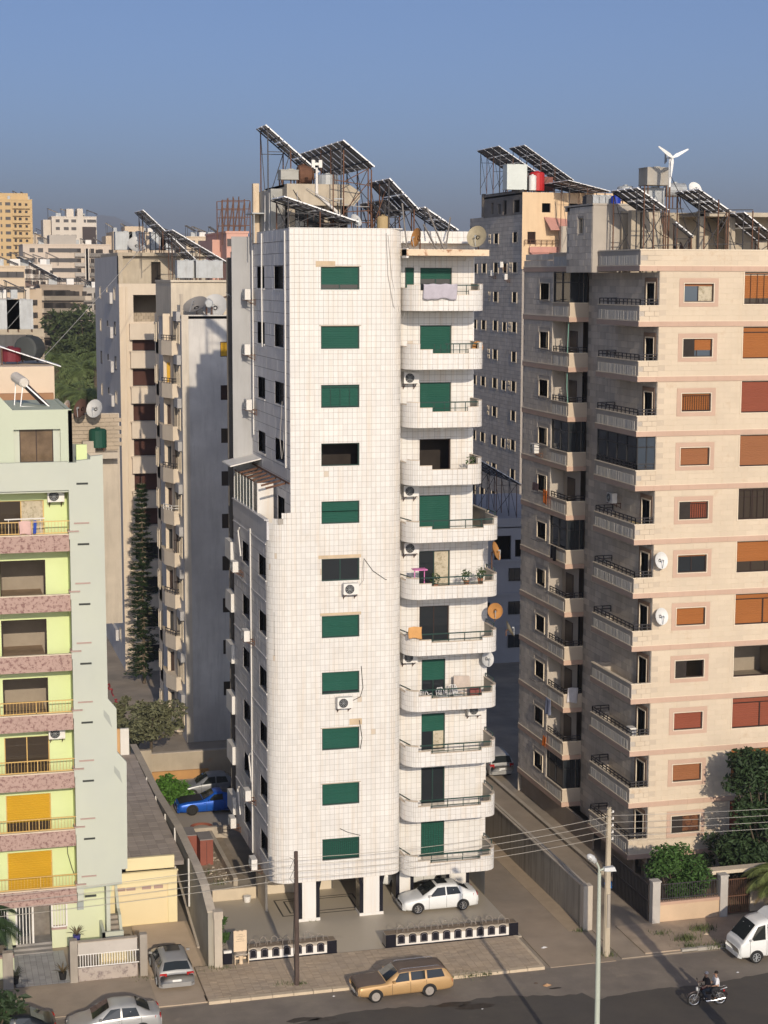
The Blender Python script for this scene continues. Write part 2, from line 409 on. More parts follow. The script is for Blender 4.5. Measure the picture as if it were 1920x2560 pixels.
def dish(loc, r, label, az, el=35, mt=None, mast=.6):
    """az: compass the bowl faces, degrees from +X anticlockwise"""
    t = thing('satellite_dish', label, 'satellite dish', loc, 'satellite dishes on roofs and walls'); mt = mt or DISH
    d = Vector((math.cos(rad(az)) * math.cos(rad(el)), math.sin(rad(az)) * math.cos(rad(el)), math.sin(rad(el))))
    M = d.to_track_quat('Z', 'Y').to_matrix().to_4x4(); M.translation = Vector((0, 0, mast)) + d * .12
    b = MB(); n = 18; R_ = 5; vs = [(0, 0, 0)]; fs = []
    for i in range(1, R_ + 1):
        q = r * i / R_
        for k in range(n): vs.append((q * math.cos(2 * math.pi * k / n), q * 1.08 * math.sin(2 * math.pi * k / n), .34 * q * q / r))
    for k in range(n): fs.append((0, 1 + k, 1 + (k + 1) % n))
    for i in range(R_ - 1):
        for k in range(n): a = 1 + i * n; fs.append((a + k, a + (k + 1) % n, a + n + (k + 1) % n, a + n + k))
    b.add(vs, fs); b.add([(x, y, z - .015) for x, y, z in vs], fs)
    b.xform(M); b.build('bowl', mt, t, loc=loc, smooth=True)
    a = MB(); tip = M @ Vector((0, -r * .12, r * .75)); a.bar(M @ Vector((0, -r, .34 * r)), tip, .03); a.tube([tip, M @ Vector((0, 0, r * .55))], .05, 6); a.build('feed_arm', GALV, t, loc=loc)
    p = MB(); p.tube([(0, 0, 0), (0, 0, mast)], .035, 6); p.bar((0, 0, mast), M @ Vector((0, 0, -.02)), .06); p.build('mast', RUST, t, loc=loc); return t
def tank_box(loc, sx, sy, sz, label, mt=None, stand=.25):
    t = thing('water_tank', label, 'water tank', loc, 'water tanks on the roofs'); mt = mt or GALV
    b = MB(); b.box(-sx / 2, sx / 2, -sy / 2, sy / 2, stand, stand + sz)
    for z in (stand + .02, stand + sz - .05): b.box(-sx / 2 - .02, sx / 2 + .02, -sy / 2 - .02, sy / 2 + .02, z, z + .04)
    for s in (-1, 1): # pressed cross ribs
        b.bar((-sx / 2 + .05, s * (sy / 2 + .004), stand + .08), (sx / 2 - .05, s * (sy / 2 + .004), stand + sz - .08), .03, .02)
    b.build('body', mt, t, loc=loc)
    l = MB(); l.cyl((sx * .15, 0), .22, stand + sz, stand + sz + .07, 10); l.build('lid', mt, t, loc=loc)
    k = MB()
    for x in (-1, 1):
        for y in (-1, 1): k.box(x * (sx / 2 - .08) - .03, x * (sx / 2 - .08) + .03, y * (sy / 2 - .08) - .03, y * (sy / 2 - .08) + .03, 0, stand)
    k.build('stand', RUST, t, loc=loc); return t
def tank_cyl(loc, r, h, label, mt, lie=None, stand=.2):
    t = thing('water_tank', label, 'water tank', loc, 'water tanks on the roofs')
    b = MB()
    if lie is None:
        b.tube([(0, 0, stand), (0, 0, stand + h * .02), (0, 0, stand + h * .9), (0, 0, stand + h * .97), (0, 0, stand + h)], [r * .97, r, r, r * .8, r * .35], 16)
        for z in (.3, .6): b.tube([(0, 0, stand + h * z - .02), (0, 0, stand + h * z + .02)], r * 1.015, 16)
    else:
        d = Vector((math.cos(rad(lie)), math.sin(rad(lie)), 0)); c = Vector((0, 0, stand + r))
        b.tube([c - d * h / 2, c - d * (h / 2 - .06), c + d * (h / 2 - .06), c + d * h / 2], [r * .8, r, r, r * .8], 16)
    b.build('body', mt, t, loc=loc, smooth=False)
    k = MB()
    for x in (-.6, .6):
        for y in (-.6, .6): k.bar((x * r, y * r, 0), (x * r, y * r, stand + r * .3), .05)
    k.build('stand', RUST, t, loc=loc)
    l = MB(); l.cyl((0, 0), r * .3, stand + (h if lie is None else 2 * r) - .02, stand + (h if lie is None else 2 * r) + .06, 10); l.build('lid', mt, t, loc=loc); return t
def solar(nt_, lo, ft, label, ny, ns, roof, gap=.15, brace=True, posts=None, group='solar arrays on the roofs', pm=None):
    """nt_ near top corner, lo near low corner, ft far top corner (world points)"""
    A = Vector(nt_); S = Vector(lo) - A; T = Vector(ft) - A; nrm = T.cross(S).normalized()
    if nrm.z < 0: nrm = -nrm
    base = Vector((A.x, A.y, roof)); t = thing('solar_array', label, 'solar panels', base, group)
    sn = S.normalized(); tn = T.normalized(); pl = S.length / ns; pw = T.length / ny
    # one panel mesh, shared
    me = MB(); L, W = pl - gap * .4, pw - gap; th = .06
    def Q(a, b, c): return tn * a + sn * b + nrm * c
    me.cur = 1; me.quad(Q(.03, .03, -th + .012), Q(W - .03, .03, -th + .012), Q(W - .03, L - .03, -th + .012), Q(.03, L - .03, -th + .012))
    me.cur = 2; me.quad(Q(.03, .03, .0), Q(W - .03, .03, .0), Q(W - .03, L - .03, .0), Q(.03, L - .03, .0))
    me.cur = 0
    for a0, a1, b0, b1 in ((0, .035, 0, L), (W - .035, W, 0, L), (.035, W - .035, 0, .035), (.035, W - .035, L - .035, L)):
        me.hexa([Q(a0, b0, -th), Q(a1, b0, -th), Q(a1, b1, -th), Q(a0, b1, -th), Q(a0, b0, .006), Q(a1, b0, .006), Q(a1, b1, .006), Q(a0, b1, .006)])
    pm_ = me.mesh('panel', [ALU, BACKS, CELL])
    for i in range(ny):
        for j in range(ns): link('panel', pm_, t, loc=A + tn * (pw * i + gap / 2) + sn * (pl * j + gap * .3))
    pr = MB()
    for j in range(ns):
        for f in (.22, .78):
            a = A + sn * (pl * (j + f)) - nrm * .08; pr.bar(a - tn * .1, a + T + tn * .1, .06, .06)
    for f in (.06, .94):
        a = A + T * f - nrm * .14; pr.bar(a, a + S, .07, .07)
    pr.build('purlin', STEEL, t)
    nyp = posts or max(2, round(T.length / 2.6) + 1); nsp = max(2, round(S.length / 2.4) + 1)
    tops = {}
    for i in range(nyp):
        for j in range(nsp):
            q = A + T * (.06 + .88 * i / (nyp - 1)) + S * (.08 + .84 * j / (nsp - 1)) - nrm * .16
            if q.z - roof < .12: continue
            tops[i, j] = q; b = MB(); b.bar((q.x, q.y, roof), q, .06); b.build('post', RUST if (i + j) % 3 else STEEL, t)
    if brace:
        b = MB()
        for (i, j), q in tops.items():
            if (i, j + 1) in tops:
                r = tops[i, j + 1]
                if i in (0, nyp - 1): b.bar((q.x, q.y, roof + (q.z - roof) * .15), r - Vector((0, 0, .05)), .04); b.bar((q.x, q.y, r.z - .1), (r.x, r.y, r.z - .1), .04)
            if (i + 1, j) in tops:
                r = tops[i + 1, j]
                if j in (0, nsp - 1): b.bar((q.x, q.y, roof + .1), r - Vector((0, 0, .1)), .035)
        if b.f: b.build('brace', STEEL, t)
    return t
def cable(name, pts, r, mt, label, cat='cable', group=None, sag=0.0):
    P = [Vector(p) for p in pts]
    if sag:
        a, b = P[0], P[-1]; P = [a + (b - a) * (i / 14) - Vector((0, 0, sag * 4 * (i / 14) * (1 - i / 14))) for i in range(15)]
    b = MB(); b.tube(P, r, 5); return b.build(name, mt, None, label=label, cat=cat, group=group)
def hang(name, side, p, u0, u1, z0, z1, mt, label, cat='laundry', wav=.05, group='washing hung out', d=.06):
    """a cloth hanging in folds on plane p"""
    b = MB(); n = max(6, int((u1 - u0) / .08)); m_ = 8; vs = []; fs = []; ph = RND.random() * 6
    for j in range(m_ + 1):
        f = j / m_
        for i in range(n + 1):
            u = u0 + (u1 - u0) * i / n; z = z1 - (z1 - z0) * f * (1 + .05 * math.sin(u * 5 + ph)) + .02 * math.sin(u * 9 + ph)
            vs.append(fpt(side, p, u + .02 * math.sin(f * 4 + ph), d + wav * f * math.sin(u * 11 + ph + f), z))
    for j in range(m_):
        for i in range(n): a = j * (n + 1) + i; fs.append((a, a + 1, a + n + 2, a + n + 1))
    b.add(vs, fs); o = b.build(name, mt, None, smooth=True, label=label, cat=cat, group=group)
    s = o.modifiers.new('thickness', 'SOLIDIFY'); s.thickness = .012; return o
# ------------------------------------------------------------------ white tiled tower
TW = thing('apartment_tower', 'tall white tiled apartment tower with green shutters and rounded balconies in the middle', 'apartment building', (22, 96, 0))
def tower():
    T = 90.4; B = TW; zb = 2.32; FL = 3.1
    arcL = arc(18.88, 91.35, .95, 180, 270, 11); arcR = arc(24.55, 91.15, .75, 270, 360, 9)
    win = [(20.78, 22.85, 3.44 + FL * k, 4.64 + FL * k) for k in range(11)]
    # core walls (grout colour shows between the tiles)
    m = MB(); wallh(m, 'F', T, 18.88, 24.55, zb, 22.7, win, .22); wallh(m, 'F', T, 19.1, 24.55, 22.7, 37.6, win, .22)
    for a in (arcL,):
        for p, q in zip(a, a[1:]): m.quad((*p, zb), (*q, zb), (*q, 22.1), (*p, 22.1))
    for p, q in zip(arcR, arcR[1:]): m.quad((*p, zb), (*q, zb), (*q, 37.6), (*p, 37.6))
    m.quad((25.3, 91.15, zb), (25.3, 92, zb), (25.3, 92, 37.6), (25.3, 91.15, 37.6))
    m.quad((18.4, T + .01, 22.1), (18.88, T + .01, 22.1), (18.88, T + .01, 22.4), (18.4, T + .01, 22.4))
    doors = []
    for k in range(11):
        if k >= 5: doors.append((26.66, 28.42, 2.62 + FL * k, 4.6 + FL * k))
        elif k == 4: doors.append((26.7, 28.4, 2.62 + FL * k, 4.6 + FL * k))
        else: doors.append((26.85, 28.21, 2.62 + FL * k, 4.68 + FL * k))
    wallh(m, 'F', 92.0, 25.3, 29.7, zb, 37.55, doors, .2); wallh(m, 'F', 92.0, 29.7, 30.66, zb, 21.0, (), .2)
    m.build('wall', GROUT, B)
    s = MB()
    wl = []; wu = []
    for k in range(11):
        z = 3.44 + FL * k
        if k < 6: wl += [(91.25, 93.3, z + .02, z + 1.2), (96.3, 98.25, z + .02, z + 1.2)]
        elif k == 6: wu += [(91.95, 93.75, 21.2, 23.25), (96.9, 98.6, 21.2, 23.2)]
        else: wu += [(91.98, 94.35, z + .02, z + 1.22), (97.15, 99.25, z + .02, z + 1.22)]
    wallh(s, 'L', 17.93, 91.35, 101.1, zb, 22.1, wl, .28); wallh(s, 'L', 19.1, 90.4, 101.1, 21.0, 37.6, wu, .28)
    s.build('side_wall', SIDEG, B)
    s = MB(); s.quad((30.66, 92, 0), (30.66, 107, 0), (30.66, 107, 21), (30.66, 92, 21)); s.quad((29.7, 92, 20), (29.7, 107, 20), (29.7, 107, 37.5), (29.7, 92, 37.5))
    s.box(17.95, 30.6, 101.05, 101.1, zb, 37.4); s.build('rear_wall', PLAST, B)
    # tiles
    top = lambda x: 22.14 if x < 18.2 else 22.4 if x < 18.63 else 22.7
    patch = [(20.5, 21.55, 35.62, 35.92), (20.6, 22.95, 20.16, 20.34), (22.3, 23.0, 10.95, 11.3), (20.7, 22.95, 17.05, 17.2)]
    W2 = [(a - .01, b + .01, c - .01, d + .01) for a, b, c, d in win] + patch
    clad(B, arcL + line(18.88, T, 24.55, T, .26)[1:] + arcR[1:], zb, 22.7, .31, TILE, holes=W2, top=top)
    clad(B, line(19.1, T, 24.55, T, .26) + arcR[1:] + line(25.3, 91.15, 25.3, 91.9, .26)[1:], 22.7, 37.6, .31, TILE, holes=W2, keep=300, wide=.2)
    D2 = [(a - .01, b + .01, c - .3, d + .01) for a, b, c, d in doors]
    clad(B, line(25.32, 92, 29.7, 92, .32), zb, 37.55, .31, TILE, holes=D2 + [(25.8, 26.28, 33.7, 35.62)])
    clad(B, line(29.7, 92, 30.66, 92, .32), zb, 21.0, .31, TILE)
    p = MB(); p.box(29.66, 29.72, 91.97, 92.03, 21, 37.5); p.build('corner_strip', WHITEM, B)
    # side tiles, larger
    S2 = [(a - .01, b + .01, c - .01, d + .01) for a, b, c, d in wl]; S3 = [(a - .01, b + .01, c - .01, d + .01) for a, b, c, d in wu]
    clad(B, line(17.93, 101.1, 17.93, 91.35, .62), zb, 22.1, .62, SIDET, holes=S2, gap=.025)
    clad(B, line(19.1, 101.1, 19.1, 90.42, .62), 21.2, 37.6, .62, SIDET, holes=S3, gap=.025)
    f = MB()
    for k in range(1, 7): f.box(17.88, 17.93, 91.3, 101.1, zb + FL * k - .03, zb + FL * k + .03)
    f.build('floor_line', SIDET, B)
    pt = mat('bare_plaster', (.56, .44, .30), .95, .15, 2)
    for a, b, c, d in patch:
        q = MB(); q.box(a, b, T - .006, T + .02, c, d); q.build('plaster_patch', pt, B)
    # windows
    st = {10: ('part', .78), 7: ('open', 0), 5: ('glass', 0), 3: ('part', .88), 0: ('shut', 0)}
    for k, h in enumerate(win):
        s_, f_ = st.get(k, ('shut', 0))
        window(B, 'F', T, h, s_, GREENF, GREEN, .16, f_, grille=.11 if k == 0 else (.5 if k == 8 else 0))
        q = MB(); q.box(h[0] - .04, h[1] + .04, T - .04, T + .02, h[2] - .05, h[2]); q.build('sill', WHITEM, B)
        if k in (10, 9, 4, 2, 1):
            q = MB(); q.box(h[0] - .1, h[1] + .1, T - .02, T + .03, h[3], h[3] + .05); q.build('lintel', RAWC, B)
    for i, h in enumerate(wl + wu):
        sd = 17.93 if i < len(wl) else 19.1
        window(B, 'L', sd, h, RND.choice(['glass', 'shut', 'glass', 'open']) if h[2] > 4 else 'shut', DARKF, BROWNF if h[2] < 4.5 else DARKF, .28, .6, bar=.04)
        q = MB(); q.box(sd - .05, sd, h[0] - .03, h[1] + .03, h[2] - .07, h[2]); q.build('sill', WHITEM, B)
        q = MB(); q.box(sd + .012, sd + .26, h[1], h[1] + .015, h[2], h[3]); q.build('jamb', WHITEM, B)
    # balcony doors
    dst = {10: ('part', .3), 9: ('shut', 0), 8: ('shut', 0), 7: ('open', 0), 6: ('shut', 0), 5: ('glass', 0), 4: ('glass', 0), 3: ('part', .58), 2: ('part', .5), 1: ('glass', 0), 0: ('shut', 0)}
    for k, h in enumerate(doors):
        s_, f_ = dst[k]
        window(B, 'F', 92.0, h, s_, BROWNF if k in (4, 7) else GREENF, GREEN, .12, f_, name='balcony_door', grille=.14 if k == 0 else 0, curtain=CURT if k in (5, 2) else None)
    window(B, 'F', 92.0, (25.8, 26.28, 33.7, 35.6), 'shut', GREENF, GREEN, -.02, name='side_door')
    # slabs
    m = MB(); m.prism([(17.95, 101)] + [(x + .02, y + .02) for x, y in arcL] + [(x - .02, y + .02) for x, y in arcR] + [(25.28, 92.02), (30.6, 92.02), (30.6, 101)], zb - .02, zb + .1)
    m.box(17.95, 30.6, 92.1, 101, 20.9, 21.1); m.box(19.1, 29.7, 91.2, 101, 36.9, 37.0)
    m.build('slab', WHITEM, B)
    m = MB(); m.box(19.1, 24.6, T + .02, T + .16, 37.0, 37.6); m.box(19.12, 19.26, T, 101, 37.0, 37.62); m.box(25.3, 29.72, 92.02, 92.16, 37.0, 37.56); m.box(19.08, 25.2, T - .02, T + .2, 37.6, 37.64)
    m.build('roof_parapet', WHITEM, B)
    # balconies
    for k in range(11):
        z0 = zb + FL * k; R_ = 28.95 if k >= 7 else 29.9; rx = .7
        aL = [(26.12 + .8 * math.cos(rad(a)), 90.65 + 1.0 * math.sin(rad(a))) for a in range(180, 271, 9)]
        aR = [(R_ + rx * math.cos(rad(a)), 90.4 + .75 * math.sin(rad(a))) for a in range(270, 361, 10)]
        pts = [(25.32, 91.3)] + aL + line(26.12, 89.65, R_, 89.65, .285)[1:] + aR[1:] + line(R_ + rx, 90.4, R_ + rx, 91.98, .26)[1:]
        e = 1.36 if k >= 7 else 1.16
        xe = R_ + rx
        def top(x, z0=z0, e=e, xe=xe, k=k):
            h = e if x < 26.05 else e - .3 if x < 26.7 else e - (.52 if k >= 7 else .46)
            if x > xe - .38: h = e + .05
            elif x > xe - 1.05: h = e - .28
            if x < 25.42: h = e - .16
            return z0 + h
        wl_ = MB()
        for A, Bp in zip(pts, pts[1:]):
            dx, dy = Bp[0] - A[0], Bp[1] - A[1]; L = math.hypot(dx, dy); n = (-dy / L * .12, dx / L * .12); zt = top((A[0] + Bp[0]) / 2)
            wl_.hexa([(*A, z0), (*Bp, z0), (Bp[0] + n[0], Bp[1] + n[1], z0), (A[0] + n[0], A[1] + n[1], z0), (*A, zt), (*Bp, zt), (Bp[0] + n[0], Bp[1] + n[1], zt), (A[0] + n[0], A[1] + n[1], zt)])
        o = wl_.build('balcony', mat('balcony_grout', (.36, .33, .28), .9, .1), B)
        clad(o, pts, z0, z0 + 1.42, .285, TILE, top=top)
        fl = MB(); fl.prism([(x, y) for x, y in pts[1:]] + [(25.32, 92)], z0 + .02, z0 + .16); fl.build('floor_slab', WHITEM, o)
        cm = mat('coping_beige', (.66, .56, .44), .7, .08); cp = None; last = None
        for A, Bp in zip(pts, pts[1:]):
            dx, dy = Bp[0] - A[0], Bp[1] - A[1]; L = math.hypot(dx, dy); n = (-dy / L, dx / L); zt = top((A[0] + Bp[0]) / 2)
            if last is None or abs(zt - last) > .01:
                if cp: cp.build('coping', cm, o)
                cp = MB(); last = zt
            q = [(A[0] - n[0] * .015, A[1] - n[1] * .015), (Bp[0] - n[0] * .015, Bp[1] - n[1] * .015), (Bp[0] + n[0] * .14, Bp[1] + n[1] * .14), (A[0] + n[0] * .14, A[1] + n[1] * .14)]
            cp.hexa([(*p_, zt) for p_ in q] + [(*p_, zt + .025) for p_ in q])
        cp.build('coping', cm, o)
        if k != 7:
            zr = z0 + e + (.0 if k >= 7 else .02); r = MB(); x1 = xe - .42; x0 = 26.1 if k not in (10, 9) else 27.4
            r.bar((x0, 89.72, zr), (x1, 89.72, zr), .06, .06)
            lo = z0 + e - .5
            r.bar((26.7, 89.72, lo + .18), (xe - 1.0, 89.72, lo + .18), .035)
            n = 6 if k == 9 else 4
            for i in range(n): x = 26.8 + (xe - 1.1 - 26.8) * i / (n - 1); r.bar((x, 89.72, lo), (x, 89.72, zr), .035)
            r.bar((25.36, 91.3, z0 + 1.2), (25.62, 90.0, z0 + 1.2), .05); r.bar((25.36, 91.25, z0 + .9), (25.36, 91.25, z0 + 1.2), .03)
            if k < 7:
                r.bar((xe - .05, 91.9, z0 + 1.42), (xe - .05, 90.5, z0 + 1.42), .05); r.bar((xe - .05, 91.9, z0 + 1.1), (xe - .05, 91.9, z0 + 1.42), .04); r.bar((xe - .05, 90.55, z0 + 1.1), (xe - .05, 90.55, z0 + 1.42), .04)
            r.build('railing', GREENF, o)
    # canopy over the top balcony, and the low terrace on the right
    m = MB(); m.box(25.2, 29.75, 89.55, 92.02, 36.22, 36.55); o = m.build('canopy', mat('peeling_canopy', (.70, .56, .40), .85, .1, 1, spot=.85, spcol=(.30, .11, .04), spscale=2.2, spth=.53), B)
    m = MB(); m.box(25.2, 25.32, 89.6, 90.5, 36.1, 36.6); m.box(29.2, 29.4, 91.9, 92.05, 36.0, 36.25); m.build('bracket', WHITEM, o)
    m = MB(); m.box(30.54, 30.66, 92, 100, 21.0, 22.2); m.box(30.5, 30.7, 92, 100, 22.2, 22.25); m.build('terrace_parapet', RAWC, B)
    # left veranda on the step
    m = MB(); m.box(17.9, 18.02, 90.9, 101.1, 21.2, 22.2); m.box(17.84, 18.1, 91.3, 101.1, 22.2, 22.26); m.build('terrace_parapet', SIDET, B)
    m = MB(); m.box(18.0, 18.9, 94.0, 94.2, 21.2, 23.9); m.build('terrace_pier', TILE, B)
    v = MB()
    for i in range(7): y = 91.6 + i * 1.3; v.bar((19.1, y, 24.15 - .0), (18.0, y, 23.9), .07, .1)
    v.bar((19.06, 90.5, 24.25), (19.06, 101, 24.25), .06, .08); v.bar((18.0, 95, 23.9), (18.0, 101, 23.9), .06); v.build('pergola', RUST, B)
    for i in range(6):
        y = 95.2 + i * .95
        g = MB(); g.box(17.98, 18.0, y + .03, y + .92, 22.28, 23.85); g.build('glass_panel', mat('green_glass', (.10, .16, .14), .08, .05), B)
    g = MB()
    for i in range(7): y = 95.2 + i * .95; g.bar((17.98, y, 22.2), (17.98, y, 23.9), .05)
    g.build('veranda_frame', WHITEM, B)
    g = MB(); g.hexa([(17.3, 98.4, 24.35), (19.1, 98.4, 24.75), (19.1, 101.2, 24.75), (17.3, 101.2, 24.35), (17.3, 98.4, 24.42), (19.1, 98.4, 24.82), (19.1, 101.2, 24.82), (17.3, 101.2, 24.42)]); g.build('veranda_roof', WHITEM, B)
    # rear part: slot, grey gable and side balconies seen past the left edge
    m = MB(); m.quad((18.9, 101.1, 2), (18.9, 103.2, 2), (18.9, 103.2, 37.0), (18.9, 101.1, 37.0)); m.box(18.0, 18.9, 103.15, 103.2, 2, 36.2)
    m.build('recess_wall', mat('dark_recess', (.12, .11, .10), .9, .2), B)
    m = MB(); m.quad((19.1, 103.2, 2), (19.1, 107.9, 2), (19.1, 107.9, 36.6), (19.1, 103.2, 37.3)); m.quad((19.1, 107.9, 2), (30, 107.9, 2), (30, 107.9, 36.6), (19.1, 107.9, 36.6))
    m.box(19.1, 29.7, 101, 107.9, 36.5, 36.6); m.build('rear_block', PLAST, B)
    for k in range(6):
        z = 3.0 + FL * k
        m = MB(); m.hexa([(17.74, 101.15, z), (18.1, 101.15, z), (18.1, 103.1, z), (17.74, 103.1, z), (17.74, 101.15, z + 1.1), (18.1, 101.15, z + 1.1), (18.1, 103.1, z + 1.1), (17.74, 103.1, z + 1.1)])
        o = m.build('side_balcony', WHITEM, B)
        m = MB(); m.box(18.2, 18.25, 101.3, 103, z + .2, z + 2.3); m.build('door', BROWNF, o)
    # ground floor
    blk = mat('black_marble', (.012, .012, .018), .25, .2, 3); dk = mat('dark_garage', (.10, .09, .08), .95, .2)
    for x0, x1, y in ((19.44, 20.63, 90.45), (22.91, 24.24, 90.5), (25.45, 26.5, 92.2), (28.4, 29.8, 92.2)):
        c = MB(); c.box(x0 + .21, x1 - .21, y, y + .9, 0.05, zb); o = c.build('pillar', TILE, B)
        for a, b, s in ((x0, x0 + .21, 1), (x1 - .21, x1, -1)):
            c = MB(); c.box(a, b, y + .02, y + .88, .22, 1.85); 
            fl = (a if s > 0 else b); c.hexa([(a, y + .02, 1.85), (b, y + .02, 1.85), (b, y + .88, 1.85), (a, y + .88, 1.85), (fl - .02 * s - .08, y + .02, 2.3), (fl - .02 * s + .08, y + .02, 2.3), (fl - .02 * s + .08, y + .88, 2.3), (fl - .02 * s - .08, y + .88, 2.3)])
            c.build('dark_facing', blk, o)
        c = MB(); c.box(x0 - .02, x1 + .02, y - .03, y + .93, .05, .22); c.build('plinth', WHITEM, o)
        c = MB(); c.box(x0 - .03, x1 + .03, y - .04, y + .94, .0, .05); c.build('base', blk, o)
    m = MB(); m.box(18.0, 22.4, 95.2, 95.35, 0, 2.3); m.box(18.0, 18.12, 92.5, 95.2, 0, 2.3); m.build('lobby_wall', mat('lobby_cream', (.62, .54, .42), .8, .06), B)
    m = MB(); m.box(22.4, 30.6, 97.5, 97.6, 0, 2.3); m.box(22.4, 22.5, 95.3, 97.5, 0, 2.3); m.build('garage_wall', dk, B)
    # plaster penthouse on the roof
    Yp = 95.5; a = atY(640 + 375 / 5.184, 300 + 830 / 5.184, Yp); b = atY(640 + 1320 / 5.184, 300 + 840 / 5.184, Yp)
    m = MB(); x0, x1, zt = a.x, b.x, a.z
    wallh(m, 'F', Yp, x0, x1 - 1.0, 37.0, zt, [(x0 + .55, x0 + 2.2, 37.3, 38.95), (x0 + 2.5, x0 + 2.9, 37.1, 38.8)], .2)
    m.box(x0, x0 + .12, Yp, 101, 37.0, zt); m.box(x0, x1 - 1, Yp + .2, 101, zt - .14, zt)
    m.xz([(x0, zt - 1.15), (x1 - .35, zt - 1.15), (x1, zt - .75), (x1, zt - .4), (x1 - .6, zt), (x0, zt)], Yp - .5, Yp - .02)
    m.build('penthouse', RAWC, B)
    window(B, 'F', Yp, (x0 + .55, x0 + 2.2, 37.3, 38.95), 'glass', BROWNF, depth=.18, muls=2)
    window(B, 'F', Yp, (x0 + 2.5, x0 + 2.9, 37.1, 38.8), 'open', BROWNF, depth=.18)
    m = MB()
    for i in range(5): m.box(19.3, 20.2, 96.2 + i * .95, 97.1 + i * .95, 37, 39.9 - .05 * (i % 2))
    m.build('stair_shed', mat('shed_sheet', (.34, .34, .32), .7, .2, 1.2, streak=.5), B)
    m = MB(); c = atY(560 + 185 / 2.592, 270 + 490 / 2.592, 99.5); m.box(c.x + .0, c.x + .34, 99.3, 99.7, 37.0, c.z); m.build('chimney', mat('sooty_chimney', (.62, .5, .36), .9, .2, 1, streak=.7, scol=(.2, .09, .04)), B)
    m = MB(); m.box(18.6, 19.9, 98.0, 100.4, 38.6, 38.66); m.box(18.7, 18.75, 98.1, 98.15, 37, 38.6); m.build('lean_to_roof', GALV, B)
tower()
